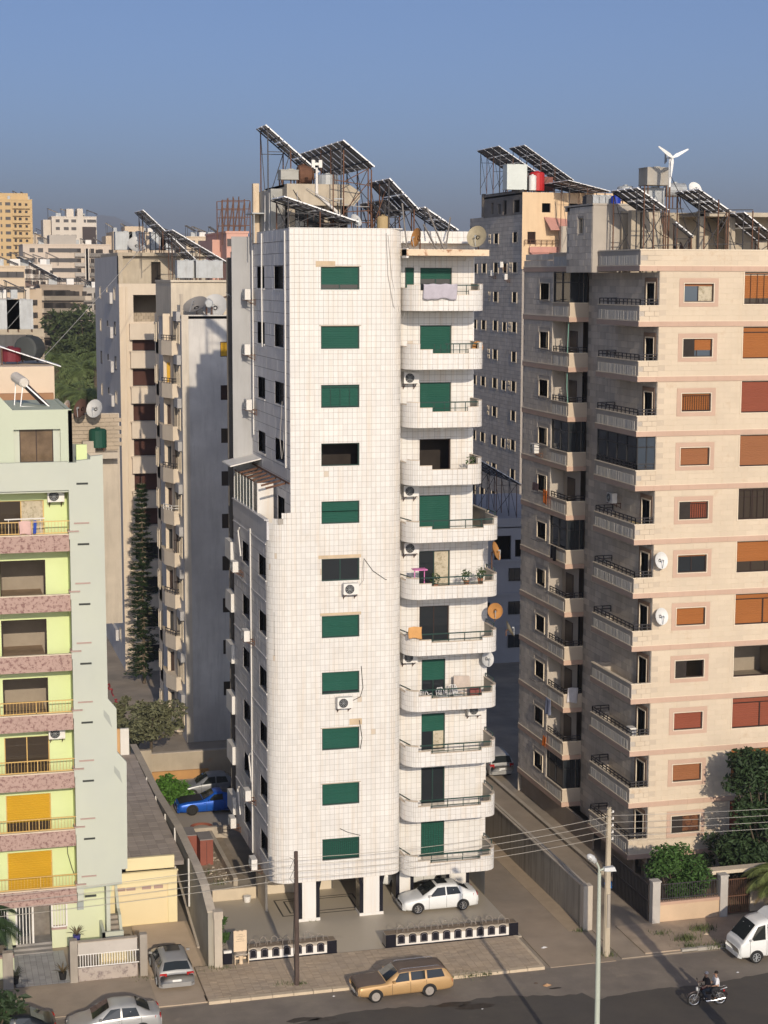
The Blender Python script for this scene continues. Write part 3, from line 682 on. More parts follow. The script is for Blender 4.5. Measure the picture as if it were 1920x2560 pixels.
# ------------------------------------------------------------------ cream stone apartment block on the right
RB = thing('apartment_block', 'cream stone apartment block with pink bands and brown shutters at the right edge', 'apartment building', (45, 97, 0))
def zb_(k): return 1.37 + 3.1 * k
def right_block():
    B = RB; T = 92.0; XR = 60.0
    small = [(42.15, 43.95, zb_(j) + 1.38, zb_(j) + 2.4) for j in range(11)]
    big = [(45.85, 49.6, zb_(j) + 1.25, zb_(j) + 3.06) for j in range(11)]
    m = MB(); wallh(m, 'F', T, 40.65, XR, 1.37, 36.6, small + big, .2)
    m.quad((XR, T, 0), (XR, 110, 0), (XR, 110, 36), (XR, T, 36)); m.quad((40, 110, 0), (XR, 110, 0), (XR, 110, 36), (40, 110, 36))
    m.box(40.7, XR, T + .1, 110, 35.2, 35.4)
    m.build('wall', CREAMJ, B)
    # stone courses on the lit front
    hs = [(a - .3, b + .3, c - .27, d + .31) for a, b, c, d in small] + [(a - .07, b + .07, c - .07, d + .06) for a, b, c, d in big]
    for j in range(11, -1, -1):
        z0 = zb_(j) + .30; z1 = zb_(j + 1) - .05 if j < 11 else 36.62
        u0 = 40.65 if j < 11 else 39.47
        clad(B, line(u0, T, 50.5, T, .82), z0, z1, .31, CREAM, 'stone_block', holes=hs, keep=100 if j > 7 and j < 11 else 0, proud=.008, gap=.005, brick=True, stuff='stone_cladding')
        if j < 11:
            clad(B, line(39.47, T, 40.65, T, .59), z0, zb_(j) + 1.14, .29, CREAM, 'stone_block', proud=.014, gap=.006, brick=True, stuff='stone_cladding')
        # pink band: separate slabs
        x = 39.40; n = 0
        while x < 50.4:
            w_ = 1.0 + .35 * RND.random(); x2 = min(x + w_, 50.5)
            b = MB(); b.box(x + .003, x2 - .003, T - .055, T + .05, zb_(j), zb_(j) + .285); b.build('band_stone', PINKST, B); x = x2
        b = MB(); b.box(39.44, 50.5, T - .03, T + .02, zb_(j) + .285, zb_(j) + .31); b.build('band_lip', TRIM, B)
    # window surrounds and windows
    sty = {10: ('part', .14, BROWNSH, GLASSB), 9: ('part', .64, ORANGE, GLASSB), 8: ('shut', 0, ORANGE, GLASS), 7: ('shut', 0, BROWNSH, GLASS), 6: ('shut', 0, BRICKR, GLASS), 5: ('part', .1, ORANGE, GLASS),
           4: ('shut', 0, ORANGE, GLASS), 3: ('open', 0, ORANGE, GLASS), 2: ('shut', 0, BRICKR, GLASS), 1: ('shut', 0, BROWNSH, GLASS), 0: ('shut', 0, mat('carpet', (.17, .075, .035), .9, .25, 2, spot=.8, spcol=(.05, .02, .015), spscale=3.5, spth=.5), GLASS)}
    bty = {10: ('part', .82, ORANGE), 9: ('shut', 0, ORANGE), 8: ('shut', 0, BRICKR), 7: ('shut', 0, BROWNSH), 6: ('glass', 0, ORANGE), 5: ('part', .66, ORANGE), 4: ('shut', 0, ORANGE), 3: ('open', 0, ORANGE), 2: ('shut', 0, BRICKR), 1: ('shut', 0, ORANGE), 0: ('shut', 0, BRICKR)}
    for j in range(11):
        a, b, c, d = small[j]; s = sty[j]
        o = window(B, 'F', T, small[j], s[0], BROWNF, s[2], .16, s[1], glass=s[3], bar=.045, grille=.13 if j in (8, 6) else 0, roomd=3.5 if j == 3 else 2, curtain=CURT if j == 10 else None)
        for e in ((a - .3, b + .3, c - .27, c - .05), (a - .3, b + .3, d + .06, d + .3), (a - .3, a - .06, c - .05, d + .06), (b + .06, b + .3, c - .05, d + .06)):
            t = MB(); t.fbox('F', T, e[0], e[1], 0, .028, e[2], e[3]); t.build('surround_stone', PINKST, B)
        t = MB()
        for e in ((a - .05, b + .05, c - .045, c), (a - .05, b + .05, d, d + .045), (a - .05, a, c, d), (b, b + .05, c, d)): t.fbox('F', T, e[0], e[1], -.05, .04, e[2], e[3])
        t.build('window_trim', TRIM, o)
        a, b, c, d = big[j]; s = bty[j]
        o = window(B, 'F', T, big[j], s[0], BROWNF, s[2], .14, s[1], muls=3, bar=.06, transom=d - .5 if j == 6 else None, roomd=5 if j == 3 else 2, glass=GLASST, grille=.4 if j in (10, 6) else 0)
        t = MB()
        for e in ((a - .06, b, c - .06, c), (a - .06, a, c, d)): t.fbox('F', T, e[0], e[1], -.05, .035, e[2], e[3])
        t.build('window_trim', TRIM, o)
        if s[0] == 'shut' and j not in (8, 7, 3):
            t = MB(); t.fbox('F', T, a, b, -.12, -.06, d - .34, d - .29)
            for i in range(1, 3): u = a + (b - a) * i / 3 + .55; t.fbox('F', T, u - .04, u + .04, -.12, -.06, c, d - .34)
            t.build('shutter_rail', BROWNF, o)
    # parapet cap
    b = MB(); b.box(39.4, 50.5, T - .04, T + .2, 36.62, 36.69); b.box(39.4, 39.62, T + .2, 98.2, 36.62, 36.69); b.build('parapet_cap', TRIM, B)
    # left wall of the recess
    m = MB(); dh = [(92.62, 93.75, zb_(j) + .35, zb_(j) + 2.42) for j in range(11)]
    wallh(m, 'L', 40.65, 92.0, 102.7, 1.0, 35.4, dh, .25); m.build('side_wall', GSTONEJ, B)
    clad(B, line(40.65, 102.7, 40.65, 92.05, .95), 1.0, 35.4, .40, GSTONE, 'stone_block', holes=[(a - .3, b + .3, c - .2, d + .35) for a, b, c, d in dh], proud=.014, gap=.012, brick=True, stuff='stone_cladding')
    for j, h in enumerate(dh):
        o = window(B, 'L', 40.65, h, 'glass' if j % 3 else 'open', DARKF, depth=.22, name='balcony_door')
        t = MB()
        for e in ((h[0] - .07, h[0], h[2], h[3]), (h[1], h[1] + .07, h[2], h[3]), (h[0] - .07, h[1] + .07, h[3], h[3] + .07)): t.fbox('L', 40.65, e[0], e[1], -.2, .06, e[2], e[3])
        t.build('door_trim', TRIM, o)
        t = MB()
        for e in ((h[0] - .3, h[0] - .08, h[2], h[3] + .3), (h[1] + .08, h[1] + .3, h[2], h[3] + .3), (h[0] - .08, h[1] + .08, h[3] + .08, h[3] + .3)): t.fbox('L', 40.65, e[0], e[1], 0, .03, e[2], e[3])
        t.build('surround_stone', mat('brown_surround', (.30, .20, .14), .8, .1), o)
    # balconies of the front part
    rail_j = {10: 1, 9: 1, 8: 1, 7: 2, 6: 1, 5: 1, 4: 1, 3: 0, 2: 1, 1: 1, 0: 1}
    for j in range(12):
        z = zb_(j); top = z + 1.14 if j < 11 else 36.62; X = 39.45
        m = MB(); m.box(X, X + .13, T + .0, 98.2, z + .0, top); m.box(X + .13, 40.64, T + .02, 98.2, z + .02, z + .2); m.box(X + .13, 40.64, 98.05, 98.2, z + .2, top)
        m.box(X + .14, 40.64, T + .02, T + .13, z + .2, top)
        o = m.build('balcony', GSTONEJ, B)
        p = MB(); n = 46; 
        for i in range(n): # ribbed plaster field of the side parapet
            a = T + .35 + (5.7) * i / n; p.box(X - .012 - .012 * RND.random(), X, a + .01, a + 5.7 / n - .012, z + .34, top - .28)
        p.build('ribbed_panel', RIB, o, kind='stuff')
        p = MB(); p.box(X - .06, X, T - .02, 98.25, z + .285, z + .33); p.box(X - .04, X + .17, T + .0, 98.25, top, top + .05)
        if j < 11: p.box(X + .17, 40.66, T - .03, T + .17, top, top + .05)
        p.build('coping', TRIM, o)
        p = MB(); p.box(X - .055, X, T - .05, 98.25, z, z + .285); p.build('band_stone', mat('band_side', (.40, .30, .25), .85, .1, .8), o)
        if j < 11 and rail_j[j]:
            railing(o, [(X + .07, 98.1, top + .05), (X + .07, T + .08, top + .05), (40.6, T + .08, top + .05)], .34, STEEL, .62, (1.0, .5), .05)
            railing(o, [(X + .07, 98.1, top + .05), (40.6, 98.1, top + .05)], .34, STEEL, .5, (1.0, .5), .05)
        if rail_j.get(j) == 2: # glazed-in balcony
            fr = MB(); zt = zb_(j + 1)
            for i in range(5): y = T + .15 + (5.9) * i / 4; fr.bar((X + .1, y, top), (X + .1, y, zt), .07)
            for i in range(3): x = X + .1 + 1.1 * i / 2; fr.bar((x, T + .1, top), (x, T + .1, zt), .06)
            for zz in (top + .08, top + 1.35, zt - .05): fr.bar((X + .1, T + .1, zz), (X + .1, 98.1, zz), .06); fr.bar((X + .1, T + .1, zz), (40.6, T + .1, zz), .06)
            o2 = fr.build('glazing', DARKF, o)
            g = MB(); g.quad((X + .11, T + .12, top), (X + .11, 98.1, top), (X + .11, 98.1, zt), (X + .11, T + .12, zt)); g.build('side_panes', GLASS, o)
            g = MB(); g.quad((X + .12, T + .11, top), (40.62, T + .11, top), (40.62, T + .11, zt), (X + .12, T + .11, zt)); g.build('front_panes', GLASSB, o)
    # rear part with its own stack of balconies
    Y0, Y1, Y2 = 102.7, 105.7, 111.2; X = 39.4
    wh = [(106.35, 107.95, zb_(j) + 1.32, zb_(j) + 2.36) for j in range(11)]
    m = MB(); wallh(m, 'L', X, Y1, Y2, 1.37, 36.0, wh, .22); m.quad((X, Y2, 0), (46, Y2, 0), (46, Y2, 36), (X, Y2, 36)); m.quad((X, Y1, 1.4), (41, Y1, 1.4), (41, Y1, 36), (X, Y1, 36))
    m.quad((X + .9, Y1 - .2, 1.4), (X + .9, Y0, 1.4), (X + .9, Y0, 36), (X + .9, Y1, 36)); m.build('rear_wall', GSTONEJ, B)
    for j in range(12):
        z0 = zb_(j) + .33; z1 = zb_(j + 1) - .03 if j < 11 else 36.6
        clad(B, line(X, Y2, X, Y1, .6), z0, z1, .34, GSTONE, 'stone_block', holes=[(a - .28, b + .28, c - .25, d + .3) for a, b, c, d in wh], keep=60 if 4 < j < 10 else 0, proud=.016, gap=.016, brick=True, stuff='stone_cladding')
        m = MB(); z = zb_(j); top = z + 1.14 if j < 11 else 36.6
        m.box(X, X + .14, Y0, Y1, z, top); m.box(X + .14, 40.66, Y0, Y0 + .14, z, top); m.box(X + .14, 40.6, Y0 + .14, Y1, z + .05, z + .2)
        o = m.build('balcony', CREAMJ, B)
        p = MB(); n = 26
        for i in range(n): a = Y0 + .25 + 2.6 * i / n; p.box(X - .01 - .012 * RND.random(), X, a + .008, a + 2.6 / n - .01, z + .36, top - .2)
        p.build('ribbed_panel', RIB, o, kind='stuff')
        p = MB(); p.box(X - .07, X, Y0 - .03, Y2, z + .29, z + .35); p.box(X - .05, X + .16, Y0 - .02, Y1 + .1, top, top + .05); p.box(X + .16, 40.64, Y0 - .02, Y0 + .15, top, top + .05); p.build('coping', TRIM, o)
        p = MB(); p.box(X - .06, X, Y0 - .04, Y2, z, z + .29); p.box(X - .06, 40.64, Y0 - .06, Y0, z, z + .29); p.build('band_stone', PINKST, o)
        if j < 11:
            if j in (10, 7, 5, 0):
                fr = MB(); zt = zb_(j + 1)
                for y in (Y0 + .1, Y0 + 1.5, Y1 - .05): fr.bar((X + .08, y, top), (X + .08, y, zt), .07)
                for x in (X + .08, X + .6, 40.55): fr.bar((x, Y0 + .07, top), (x, Y0 + .07, zt), .06)
                for zz in (top + .07, top + 1.3, zt - .06): fr.bar((X + .08, Y0 + .07, zz), (X + .08, Y1, zz), .06); fr.bar((X + .08, Y0 + .07, zz), (40.6, Y0 + .07, zz), .06)
                fr.build('glazing', DARKF, o)
                g = MB(); g.quad((X + .1, Y0 + .1, top), (X + .1, Y1, top), (X + .1, Y1, zt), (X + .1, Y0 + .1, zt)); g.quad((X + .1, Y0 + .09, top), (40.6, Y0 + .09, top), (40.6, Y0 + .09, zt), (X + .1, Y0 + .09, zt)); g.build('panes', GLASS, o)
            else:
                railing(o, [(X + .07, Y1, top + .05), (X + .07, Y0 + .07, top + .05), (40.6, Y0 + .07, top + .05)], .32, STEEL, .6, (1.0, .5), .045)
                g = MB(); g.box(X + .86, X + .9, Y0 + .9, Y0 + 2.2, z + .25, z + 2.5); g.build('balcony_door', BROWNF, o)
            w_ = wh[j]; o = window(B, 'L', X, w_, RND.choice(['glass', 'open', 'glass']), BROWNF, depth=.22, bar=.04)
            t = MB()
            for e in ((w_[0] - .05, w_[1] + .05, w_[2] - .06, w_[2]), (w_[0] - .05, w_[1] + .05, w_[3], w_[3] + .05), (w_[0] - .05, w_[0], w_[2], w_[3]), (w_[1], w_[1] + .05, w_[2], w_[3])): t.fbox('L', X, e[0], e[1], -.2, .06, e[2], e[3])
            t.build('window_trim', TRIM, o)
    # ground floor in the shade, basement wall
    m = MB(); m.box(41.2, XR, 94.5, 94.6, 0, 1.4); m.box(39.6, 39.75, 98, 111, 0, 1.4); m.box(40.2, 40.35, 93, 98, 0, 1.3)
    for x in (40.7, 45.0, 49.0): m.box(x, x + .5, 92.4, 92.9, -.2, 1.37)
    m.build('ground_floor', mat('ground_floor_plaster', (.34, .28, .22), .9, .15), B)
    # stone penthouse and stair tower on the roof
    m = MB(); wh2 = [(99.9, 100.75, 37.7, 38.65)]
    wallh(m, 'L', 39.1, 98.4, 102.6, 35.4, 39.35, wh2, .2); m.box(39.1, 42.4, 98.35, 98.4, 35.4, 39.35); m.box(39.1, 42.4, 98.4, 103, 39.1, 39.35); m.box(39.05, 42.5, 98.3, 103, 39.35, 39.45)
    m.build('penthouse', mat('penthouse_stone', (.42, .38, .33), .9, .1, .8), B)
    clad(B, line(39.1, 102.6, 39.1, 98.45, .9), 35.4, 39.3, .39, GSTONE, 'stone_block', holes=[(99.8, 100.85, 37.6, 38.75)], proud=.014, gap=.012, brick=True, stuff='stone_cladding')
    window(B, 'L', 39.1, wh2[0], 'glass', TRIM, depth=.15)
    m = MB(); Yp = 96.6
    for x0, x1 in ((40.8, 41.35), (41.5, 42.6), (45.15, 45.45), (47.0, 47.45)): m.box(x0, x1, Yp, Yp + .5, 35.4, 39.0)
    m.box(40.8, 43.1, 98.0, 98.2, 35.4, 39.0); m.box(43.1, 52, 99.5, 99.7, 35.4, 39.0); m.box(45.1, 52, Yp, 99.5, 38.7, 38.95)
    m.box(47.9, 49.8, 97.5, 97.6, 35.4, 38.0)
    m.build('roof_columns', RAWC, B)
right_block()
# ------------------------------------------------------------------ pale green block at the left
GB = thing('green_apartment_block', 'pale green apartment block with pink stone balconies and gold railings at the left edge', 'apartment building', (4, 92, 0))
def green_block():
    B = GB; T = 89.0; XL = -3.0
    slotm = mat('slot_shadow', (.05, .055, .05), .9, .1); pcap = mat('pink_cap', (.42, .30, .26), .8, .1)
    PG2 = mat('pale_green_upper', (.50, .54, .42), .85, .04, .3, streak=.06, scol=(.4, .42, .36))
    # tall wing slab, wider towards the ground
    m = MB(); out = [(7.4, 2.85), (7.72, 2.85), (7.72, 3.5), (9.7, 3.6), (9.7, 4.4), (10.0, 4.4), (10.05, 10.13), (9.58, 10.7), (9.58, 13.0), (9.15, 13.55), (9.12, 26.15), (8.5, 26.1), (8.5, 25.95), (7.8, 25.89), (7.8, 25.8), (7.4, 25.8)]
    m.xz(out, T, T + .35); m.box(8.9, 9.1, T + .35, 104, 0, 25.5); m.build('wing_wall', PALEG, B)
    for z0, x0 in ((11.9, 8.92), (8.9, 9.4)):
        m = MB(); m.hexa([(x0, T - .03, z0 + .9), (x0 + .03, T - .03, z0 + .35), (x0 + .03, T + .01, z0 + .35), (x0, T + .01, z0 + .9), (x0 + .02, T - .03, z0 + 1.1), (x0 + .42, T - .03, z0 + .12), (x0 + .42, T + .01, z0 + .12), (x0 + .02, T + .01, z0 + 1.1)]) if False else m.xz([(x0, z0 + .75), (x0, z0 + 1.1), (x0 + .28, z0 + .75), (x0 + .42, z0 + .1)], T - .012, T + .02); m.build('painted_shadow', mat('slab_shadow_grey', (.36, .38, .34), .85, .05), B)  # slanting shadows on the slab, painted as thin dark panels
    m = MB(); m.xz([(XL, 24.42), (7.4, 24.42), (7.4, 25.85), (XL, 25.85)], T + .02, T + .3); m.build('top_parapet', PALEG, B)
    for k in range(8):
        z = 2.75 + 3.09 * k
        m = MB(); m.box(7.78, 8.36, T - .02, T + .05, z + .3, z + .40); m.build('drain_slot', slotm, B)
        if k < 7:
            m = MB(); m.box(7.62, 8.38, T - .05, T + .02, z + 1.40, z + 1.47); m.build('ledge', pcap, B)
            m = MB(); m.box(7.4, 7.72, T + .28, T + .36, z - .45, z - .02); m.build('end_recess', mat('end_recess', (.33, .36, .35), .9, .05), B)
    # balconies
    for k in range(7):
        z = 2.75 + 3.09 * k
        m = MB(); m.box(XL, 7.37, T + .1, T + .25, z, z + .85); m.box(XL, 7.45, T + .25, 90.6, z + .02, z + .22)
        o = m.build('balcony', PINKT, B)
        m = MB(); m.box(XL, 7.4, T + .07, T + .28, z + .85, z + .89); m.build('coping', TRIM, o)
        m = MB(); m.box(7.36, 7.72, T - .03, T + .5, z + .62, z + 1.0); m.build('end_block', PALEG, o)
        m = MB(); m.yz([(T - .1, z + 1.0), (T + .5, z + 1.0), (T + .5, z + 1.08), (T - .1, z + 1.06)], 7.3, 7.85); m.build('end_ledge', pcap, o)
        if k not in (4, 5):
            railing(o, [(XL, T + .16, z + .93), (7.66, T + .16, z + .93), (7.66, T + .9, z + .93)], .62, GOLD, 2.2, (1.0, .04), .045, bars=.165)
    # back wall of the balconies
    hs = [(3.95, 6.25, 2.97 + 3.09 * k, 5.22 + 3.09 * k) for k in range(7)]; hs2 = [(-.5, 1.6, 2.97 + 3.09 * k, 5.22 + 3.09 * k) for k in range(7)]
    m = MB(); wallh(m, 'F', 90.6, XL, 7.45, 2.8, 24.5, hs + hs2, .22); m.quad((7.4, T + .3, 2.8), (7.4, 90.6, 2.8), (7.4, 90.6, 24.4), (7.4, T + .3, 24.4)); m.build('back_wall', LIME, B)
    m = MB(); m.box(XL, 7.4, T + .2, 90.6, 24.3, 24.42); m.box(XL, 9.0, T + .3, 104, 25.4, 25.6); m.build('roof_slab', PALEG, B)
    sty = {6: 'glass', 5: 'open', 4: 'open', 3: 'open', 2: 'glass', 1: 'part', 0: 'shut'}
    for k, h in enumerate(hs + hs2):
        kk = k % 7
        o = window(B, 'F', 90.6, h, sty[kk], GOLD if kk not in (3, 4, 5) else BROWNF, YELLOW, .18, .68, roomd=4, glass=GLASST, curtain=CURT if kk == 6 else None, name='balcony_door')
        if sty[kk] == 'open':
            b = MB(); b.box(h[0], h[1], 90.7, 95, h[2] - .02, h[2] + .02); b.build('screed_floor', DIRT, o)
    # penthouse storey
    m = MB(); wallh(m, 'F', 91.0, XL, 7.8, 25.6, 28.35, [(4.85, 7.2, 25.62, 27.35)], .35); m.xz([(XL, 28.35), (4.82, 28.35), (4.2, 29.05), (XL, 29.05)], 91.0, 91.3)
    m.box(7.6, 7.8, 91.0, 100, 25.6, 28.3); m.box(XL, 7.8, 91.3, 100, 28.15, 28.25); m.build('penthouse', PG2, B)
    window(B, 'F', 91.3, (5.15, 6.85, 25.62, 27.35), 'glass', BROWNF, depth=.1, glass=mat('tan_glass', (.16, .11, .07), .08, .4, 1.2, spec=.6))
    m = MB(); m.box(4.86, 5.15, 91.31, 91.36, 25.6, 27.35); m.build('window_reveal', PALEG, B); m = MB(); m.box(6.85, 7.2, 91.31, 91.36, 25.6, 27.35); m.build('window_reveal', PALEG, B)
    m = MB(); m.box(8.0, 8.55, 91.2, 91.5, 25.5, 26.5); m.build('roof_pier', LIME, B)
    # ground floor
    m = MB(); m.xz([(6.85, 0), (8.85, 0), (9.35, 3.3), (6.85, 2.85)], 90.3, 90.6); 
    LP = mat('lime_pale', (.62, .66, .45), .85, .05, .4)
    for e in ((6.12, 6.85, 90.2, 90.6, 0, 1.0), (6.12, 7.3, 90.6, 91.4, 0, 2.8), (3.9, 4.25, 90.2, 90.6, 0, 2.8), (-3, 3.97, 86.6, 86.8, 0, 1.1), (3.75, 3.97, 86.8, 90.2, 0, 1.1)): q = MB(); q.box(*e); q.build('low_wall', LP, B)
    m.build('ground_wall', mat('lime_pale', (.62, .66, .45), .85, .05, .4), B)
    m = MB(); m.box(-3, 3.97, 86.55, 86.85, 1.1, 1.2); m.build('wall_cap', pcap, B); m = MB(); m.box(6.1, 6.9, 90.15, 90.6, 1.0, 1.1); m.build('wall_cap', pcap, B)
    m = MB(); m.box(5.1, 6.1, 91.5, 91.6, 0, 2.8); m.build('entrance_door', mat('grey_wood', (.20, .18, .16), .6, .3, 3, streak=.4), B)
    m = MB(); m.box(2, 5.1, 91.3, 91.4, 0, 2.8); m.build('lobby_glass', GLASS, B)
    for x0, x1, z0, z1 in ((4.3, 5.15, .3, 2.8), (6.15, 6.9, 1.12, 2.7), (2.2, 3.85, 1.2, 2.7)):
        m = MB(); y = 90.25
        for x in (x0, x1): m.box(x - .05, x + .05, y - .03, y + .03, z0, z1)
        for z in (z0, z1): m.box(x0 + .05, x1 - .05, y - .03, y + .03, z - .05, z + .05)
        n = int((x1 - x0) / .15)
        for i in range(1, n): x = x0 + (x1 - x0) * i / n; m.box(x - .022, x + .022, y - .02, y + .02, z0 + .05, z1 - .05)
        m.build('barred_gate', WHITEM, B)
    for i in range(3):
        m = MB(); m.box(4.0, 6.1, 89.5 + .35 * i, 91.3, .0 + .12 * i, .12 + .12 * i); m.build('entrance_step', mat('grey_marble', (.24, .23, .22), .5, .15, 1, col2=(.33, .31, .29), c2scale=1.2), B)
    m = MB(); m.box(7.2, 9.0, 89.2, 89.9, 0, .5); m.build('planter_ledge', MATS['lime_pale'], B)
    # outside stair with a stepped cheek wall
    m = MB(); m.yz([(89.3, 0), (92.3, 0), (92.3, 2.4), (91.3, 1.45), (90.6, 1.35), (89.9, .55), (89.3, .5)], 9.65, 9.8); m.yz([(88.6, 0), (90.9, 0), (90.9, 1.3), (88.6, 1.2)], 8.6, 8.75); m.box(8.6, 9.7, 88.6, 88.75, 0, 1.2); m.build('stair_wall', PALEG, B)
    for i in range(7):
        m = MB(); m.box(8.8, 9.65, 89.2 + .3 * i, 89.5 + .3 * i, 0, .17 * (i + 1)); m.build('stair_step', CONC, B)
    # garage with a tiled deck
    m = MB(); wallh(m, 'F', 92.3, 8.9, 13.05, 0, 3.0, [(9.7, 12.55, -.1, 2.25)], .15); m.build('garage_wall', BEIGEY, B)
    m = MB(); m.box(9.7, 12.55, 92.42, 92.5, 0, 2.25); o = m.build('garage_door', mat('garage_door_paint', (.74, .62, .38), .6, .04, .5), B)
    for x in (9.75, 10.3, 11.15, 11.8):
        m = MB(); m.box(x, x + .5, 92.40, 92.43, 1.98, 2.16)
        m.build('vent_panel', pcap, o)
    m = MB(); m.box(9.0, 13.1, 92.1, 92.3, 3.0, 3.06); m.box(10.3, 12.95, 92.5, 92.7, 3.06, 3.75); m.build('garage_cornice', BEIGEY, B)
    m = MB(); m.box(9.1, 13.5, 92.72, 115.5, 3.1, 3.3); o = m.build('garage_roof', mat('deck_joint', (.24, .21, .19), .9, .1), B)
    q = MB(); tm = mat('deck_tile', (.40, .345, .30), .8, .12, .6, isl=.12)
    for i in range(7):
        for j in range(28):
            x = 9.7 + i * .55; y = 92.75 + j * .8; q.box(x + .01, x + .54, y + .01, y + .79, 3.3, 3.312 + .003 * RND.random())
    q.build('deck_paving', tm, o, kind='stuff')
    m = MB(); m.box(11.9, 12.6, 115.2, 115.4, 3.3, 5.1); m.build('deck_end_wall', mat('orange_render', (.62, .38, .18), .9, .1), B)
    m = MB(); m.box(12.62, 13.2, 115.2, 115.4, 3.3, 5.1); m.build('deck_gate', WHITEM, B)
green_block()
# ------------------------------------------------------------------ second row
def second_row():
    # grey block right behind the tower's left edge: Y 129.5
    B = thing('grey_apartment_block', 'weathered grey apartment block with small brown windows and two terrace dishes', 'apartment building', (24, 133, 0))
    T = 129.5; FL = 3.22
    px = lambda x, y, Y=T: atY(x, y, Y)
    x0 = px(463, 1500).x; xw = px(556, 1400).x; zt = px(500, 787).z
    m = MB(); hs = []
    for k in range(9):
        z = px(567, 1560 + 372 / 2.592).z + FL * k; hs.append((xw, xw + 1.75, z - 1.1, z))
    WB = mat('patched_grey_wall', (.62, .60, .57), .92, .12, .5, streak=.5, scol=(.33, .32, .30), col2=(.47, .455, .44), c2scale=.16, spot=.25, spcol=(.72, .69, .64), spscale=.5)
    wallh(m, 'F', T, x0, 34, 0, zt, hs, .15); m.quad((x0, T, 0), (x0, 142, 0), (x0, 142, zt), (x0, T, zt)); m.box(x0, 34, T, 142, zt - .3, zt - .1); m.build('wall', WB, B)
    for k, h in enumerate(hs): window(B, 'F', T, h, 'shut' if k > 6 else 'glass', BROWNF, YELLOW if k == 8 else BROWNF, .12, glass=GLASST, muls=0)
    m = MB(); m.box(x0 - .02, x0 + .5, T - .06, T, .0, zt); m.build('corner_plaster', mat('pale_corner', (.60, .54, .45), .9, .1, .6, streak=.4), B)
    # balcony stack on its left
    xb0, xb1 = px(397, 1500, 137).x, px(455, 1500, 132).x
    CR = mat('cream_balcony', (.64, .55, .43), .9, .08, .6, streak=.25, scol=(.4, .34, .27))
    m = MB(); m.box(xb0 + .25, xb1 + 1.3, 134.2, 134.4, 0, zt); m.box(xb1 + .2, x0 - .25, 132.2, 134.3, 0, zt - .2); m.quad((xb0, 135.0, 0), (xb0, 137, 0), (xb0, 137, zt), (xb0, 135, zt)); m.build('balcony_back_wall', CR, B)
    m = MB(); m.box(xb1 + .05, x0 - .3, 131.9, 132.25, 0, zt - .2); m.build('shaft_wall', mat('sooty_plaster', (.24, .21, .17), .92, .2, .6, streak=.6, scol=(.12, .1, .08)), B)
    for k in range(10):
        z = hs[0][2] + FL * k - 3.2
        m = MB(); m.hexa([(xb0, 132.0, z), (xb1, 131.6, z), (xb1, 134.2, z), (xb0, 134.2, z), (xb0, 132.0, z + 1.15), (xb1, 131.6, z + 1.15), (xb1, 134.2, z + 1.15), (xb0, 134.2, z + 1.15)])
        m.v[0] = (xb0, 133.6, z); m.v[4] = (xb0, 133.6, z + 1.15); m.v[1] = (xb1, 131.6, z); m.v[5] = (xb1, 131.6, z + 1.15)
        m = MB(); pl = [(xb0, 136.5), (xb0, 133.4), (xb0 + .55, 131.7), (xb1, 131.7), (xb1, 134.2)]
        m.prism(pl, z, z + 1.1); o = m.build('balcony', CR, B)
        if k % 3 != 1: railing(o, [(pl[1][0], pl[1][1], z + 1.1), (pl[2][0], pl[2][1], z + 1.1), (pl[3][0], pl[3][1], z + 1.1)], .4, STEEL if k != 5 else WHITEM, .5, (1, .5), .05)
        if k < 9:
            g = MB(); g.box(xb0 + .5, xb1 - .1, 134.1, 134.2, z + .3, z + 2.6); g.build('balcony_door', YELLOW if k == 8 else BROWNF if k % 2 else DARKF, o)
            if k in (3, 4, 6): 
                g = MB(); 
                for i in range(4): x = xb0 + .55 + (xb1 - xb0 - .6) * i / 3; g.bar((x, 131.75, z + 1.1), (x, 131.75, z + 3.2), .06)
                g.bar((xb0 + .5, 131.75, z + 2.1), (xb1, 131.75, z + 2.1), .06); g.build('glazing_frame', BROWNF, o)
        w_ = (131.0, 132.6, z + .9, z + 2.4)
        window(B, 'L', x0 - .06, (130.2, 131.7, z + .9, z + 2.5), 'glass', TRIM, depth=.02); g = MB(); g.box(x0 - .3, x0, 130.1, 132.0, z + 2.6, z + 3.3); g.build('window_box', mat('side_grey', (.40, .39, .38), .9, .1), B)
        window(B, 'L', xb0 - .05, (135.5, 136.6, z + .9, z + 2.4), 'glass', TRIM, depth=.0)
    m = MB(); a = px(430, 705, 133.5); m.box(a.x, 33, 133.4, 133.6, zt - .3, a.z); m.box(a.x - .1, a.x, 133.4, 142, zt - .3, a.z + .1); m.box(a.x - .15, 33, 133.2, 142, a.z, a.z + .15); m.build('penthouse', mat('stained_penthouse', (.60, .53, .42), .92, .12, .5, streak=.5, scol=(.35, .3, .24), spot=.4, spcol=(.4, .36, .3)), B)
    m = MB(); b = px(453, 735, 131); m.box(b.x - .1, b.x + .12, 130.9, 131.1, zt - .4, b.z); m.build('chimney_pipe', CONCL, B)
    tk = [(470 + i * 24, 668) for i in range(5)]
    for i, (x, y) in enumerate(((448, 700), (470, 700), (495, 700), (522, 700))):
        p_ = px(x, y, 136 + (i % 2)); tank_box((p_.x + .4, p_.y, a.z + .15), 1.25, 1.1, 1.35, ['ribbed zinc tank at the left end of the penthouse behind the dishes', 'zinc tank second from the left on the penthouse behind the dishes', 'dull zinc tank third on the penthouse behind the dishes', 'zinc tank beside the pipes on the penthouse behind the dishes'][i], stand=.15)
    dish((px(492, 770, 131).x, 131, zt - .1), .95, 'large grey dish facing up on the terrace of the grey block', 230, 55, mat('dark_dish', (.22, .21, .2), .6, .1), .5)
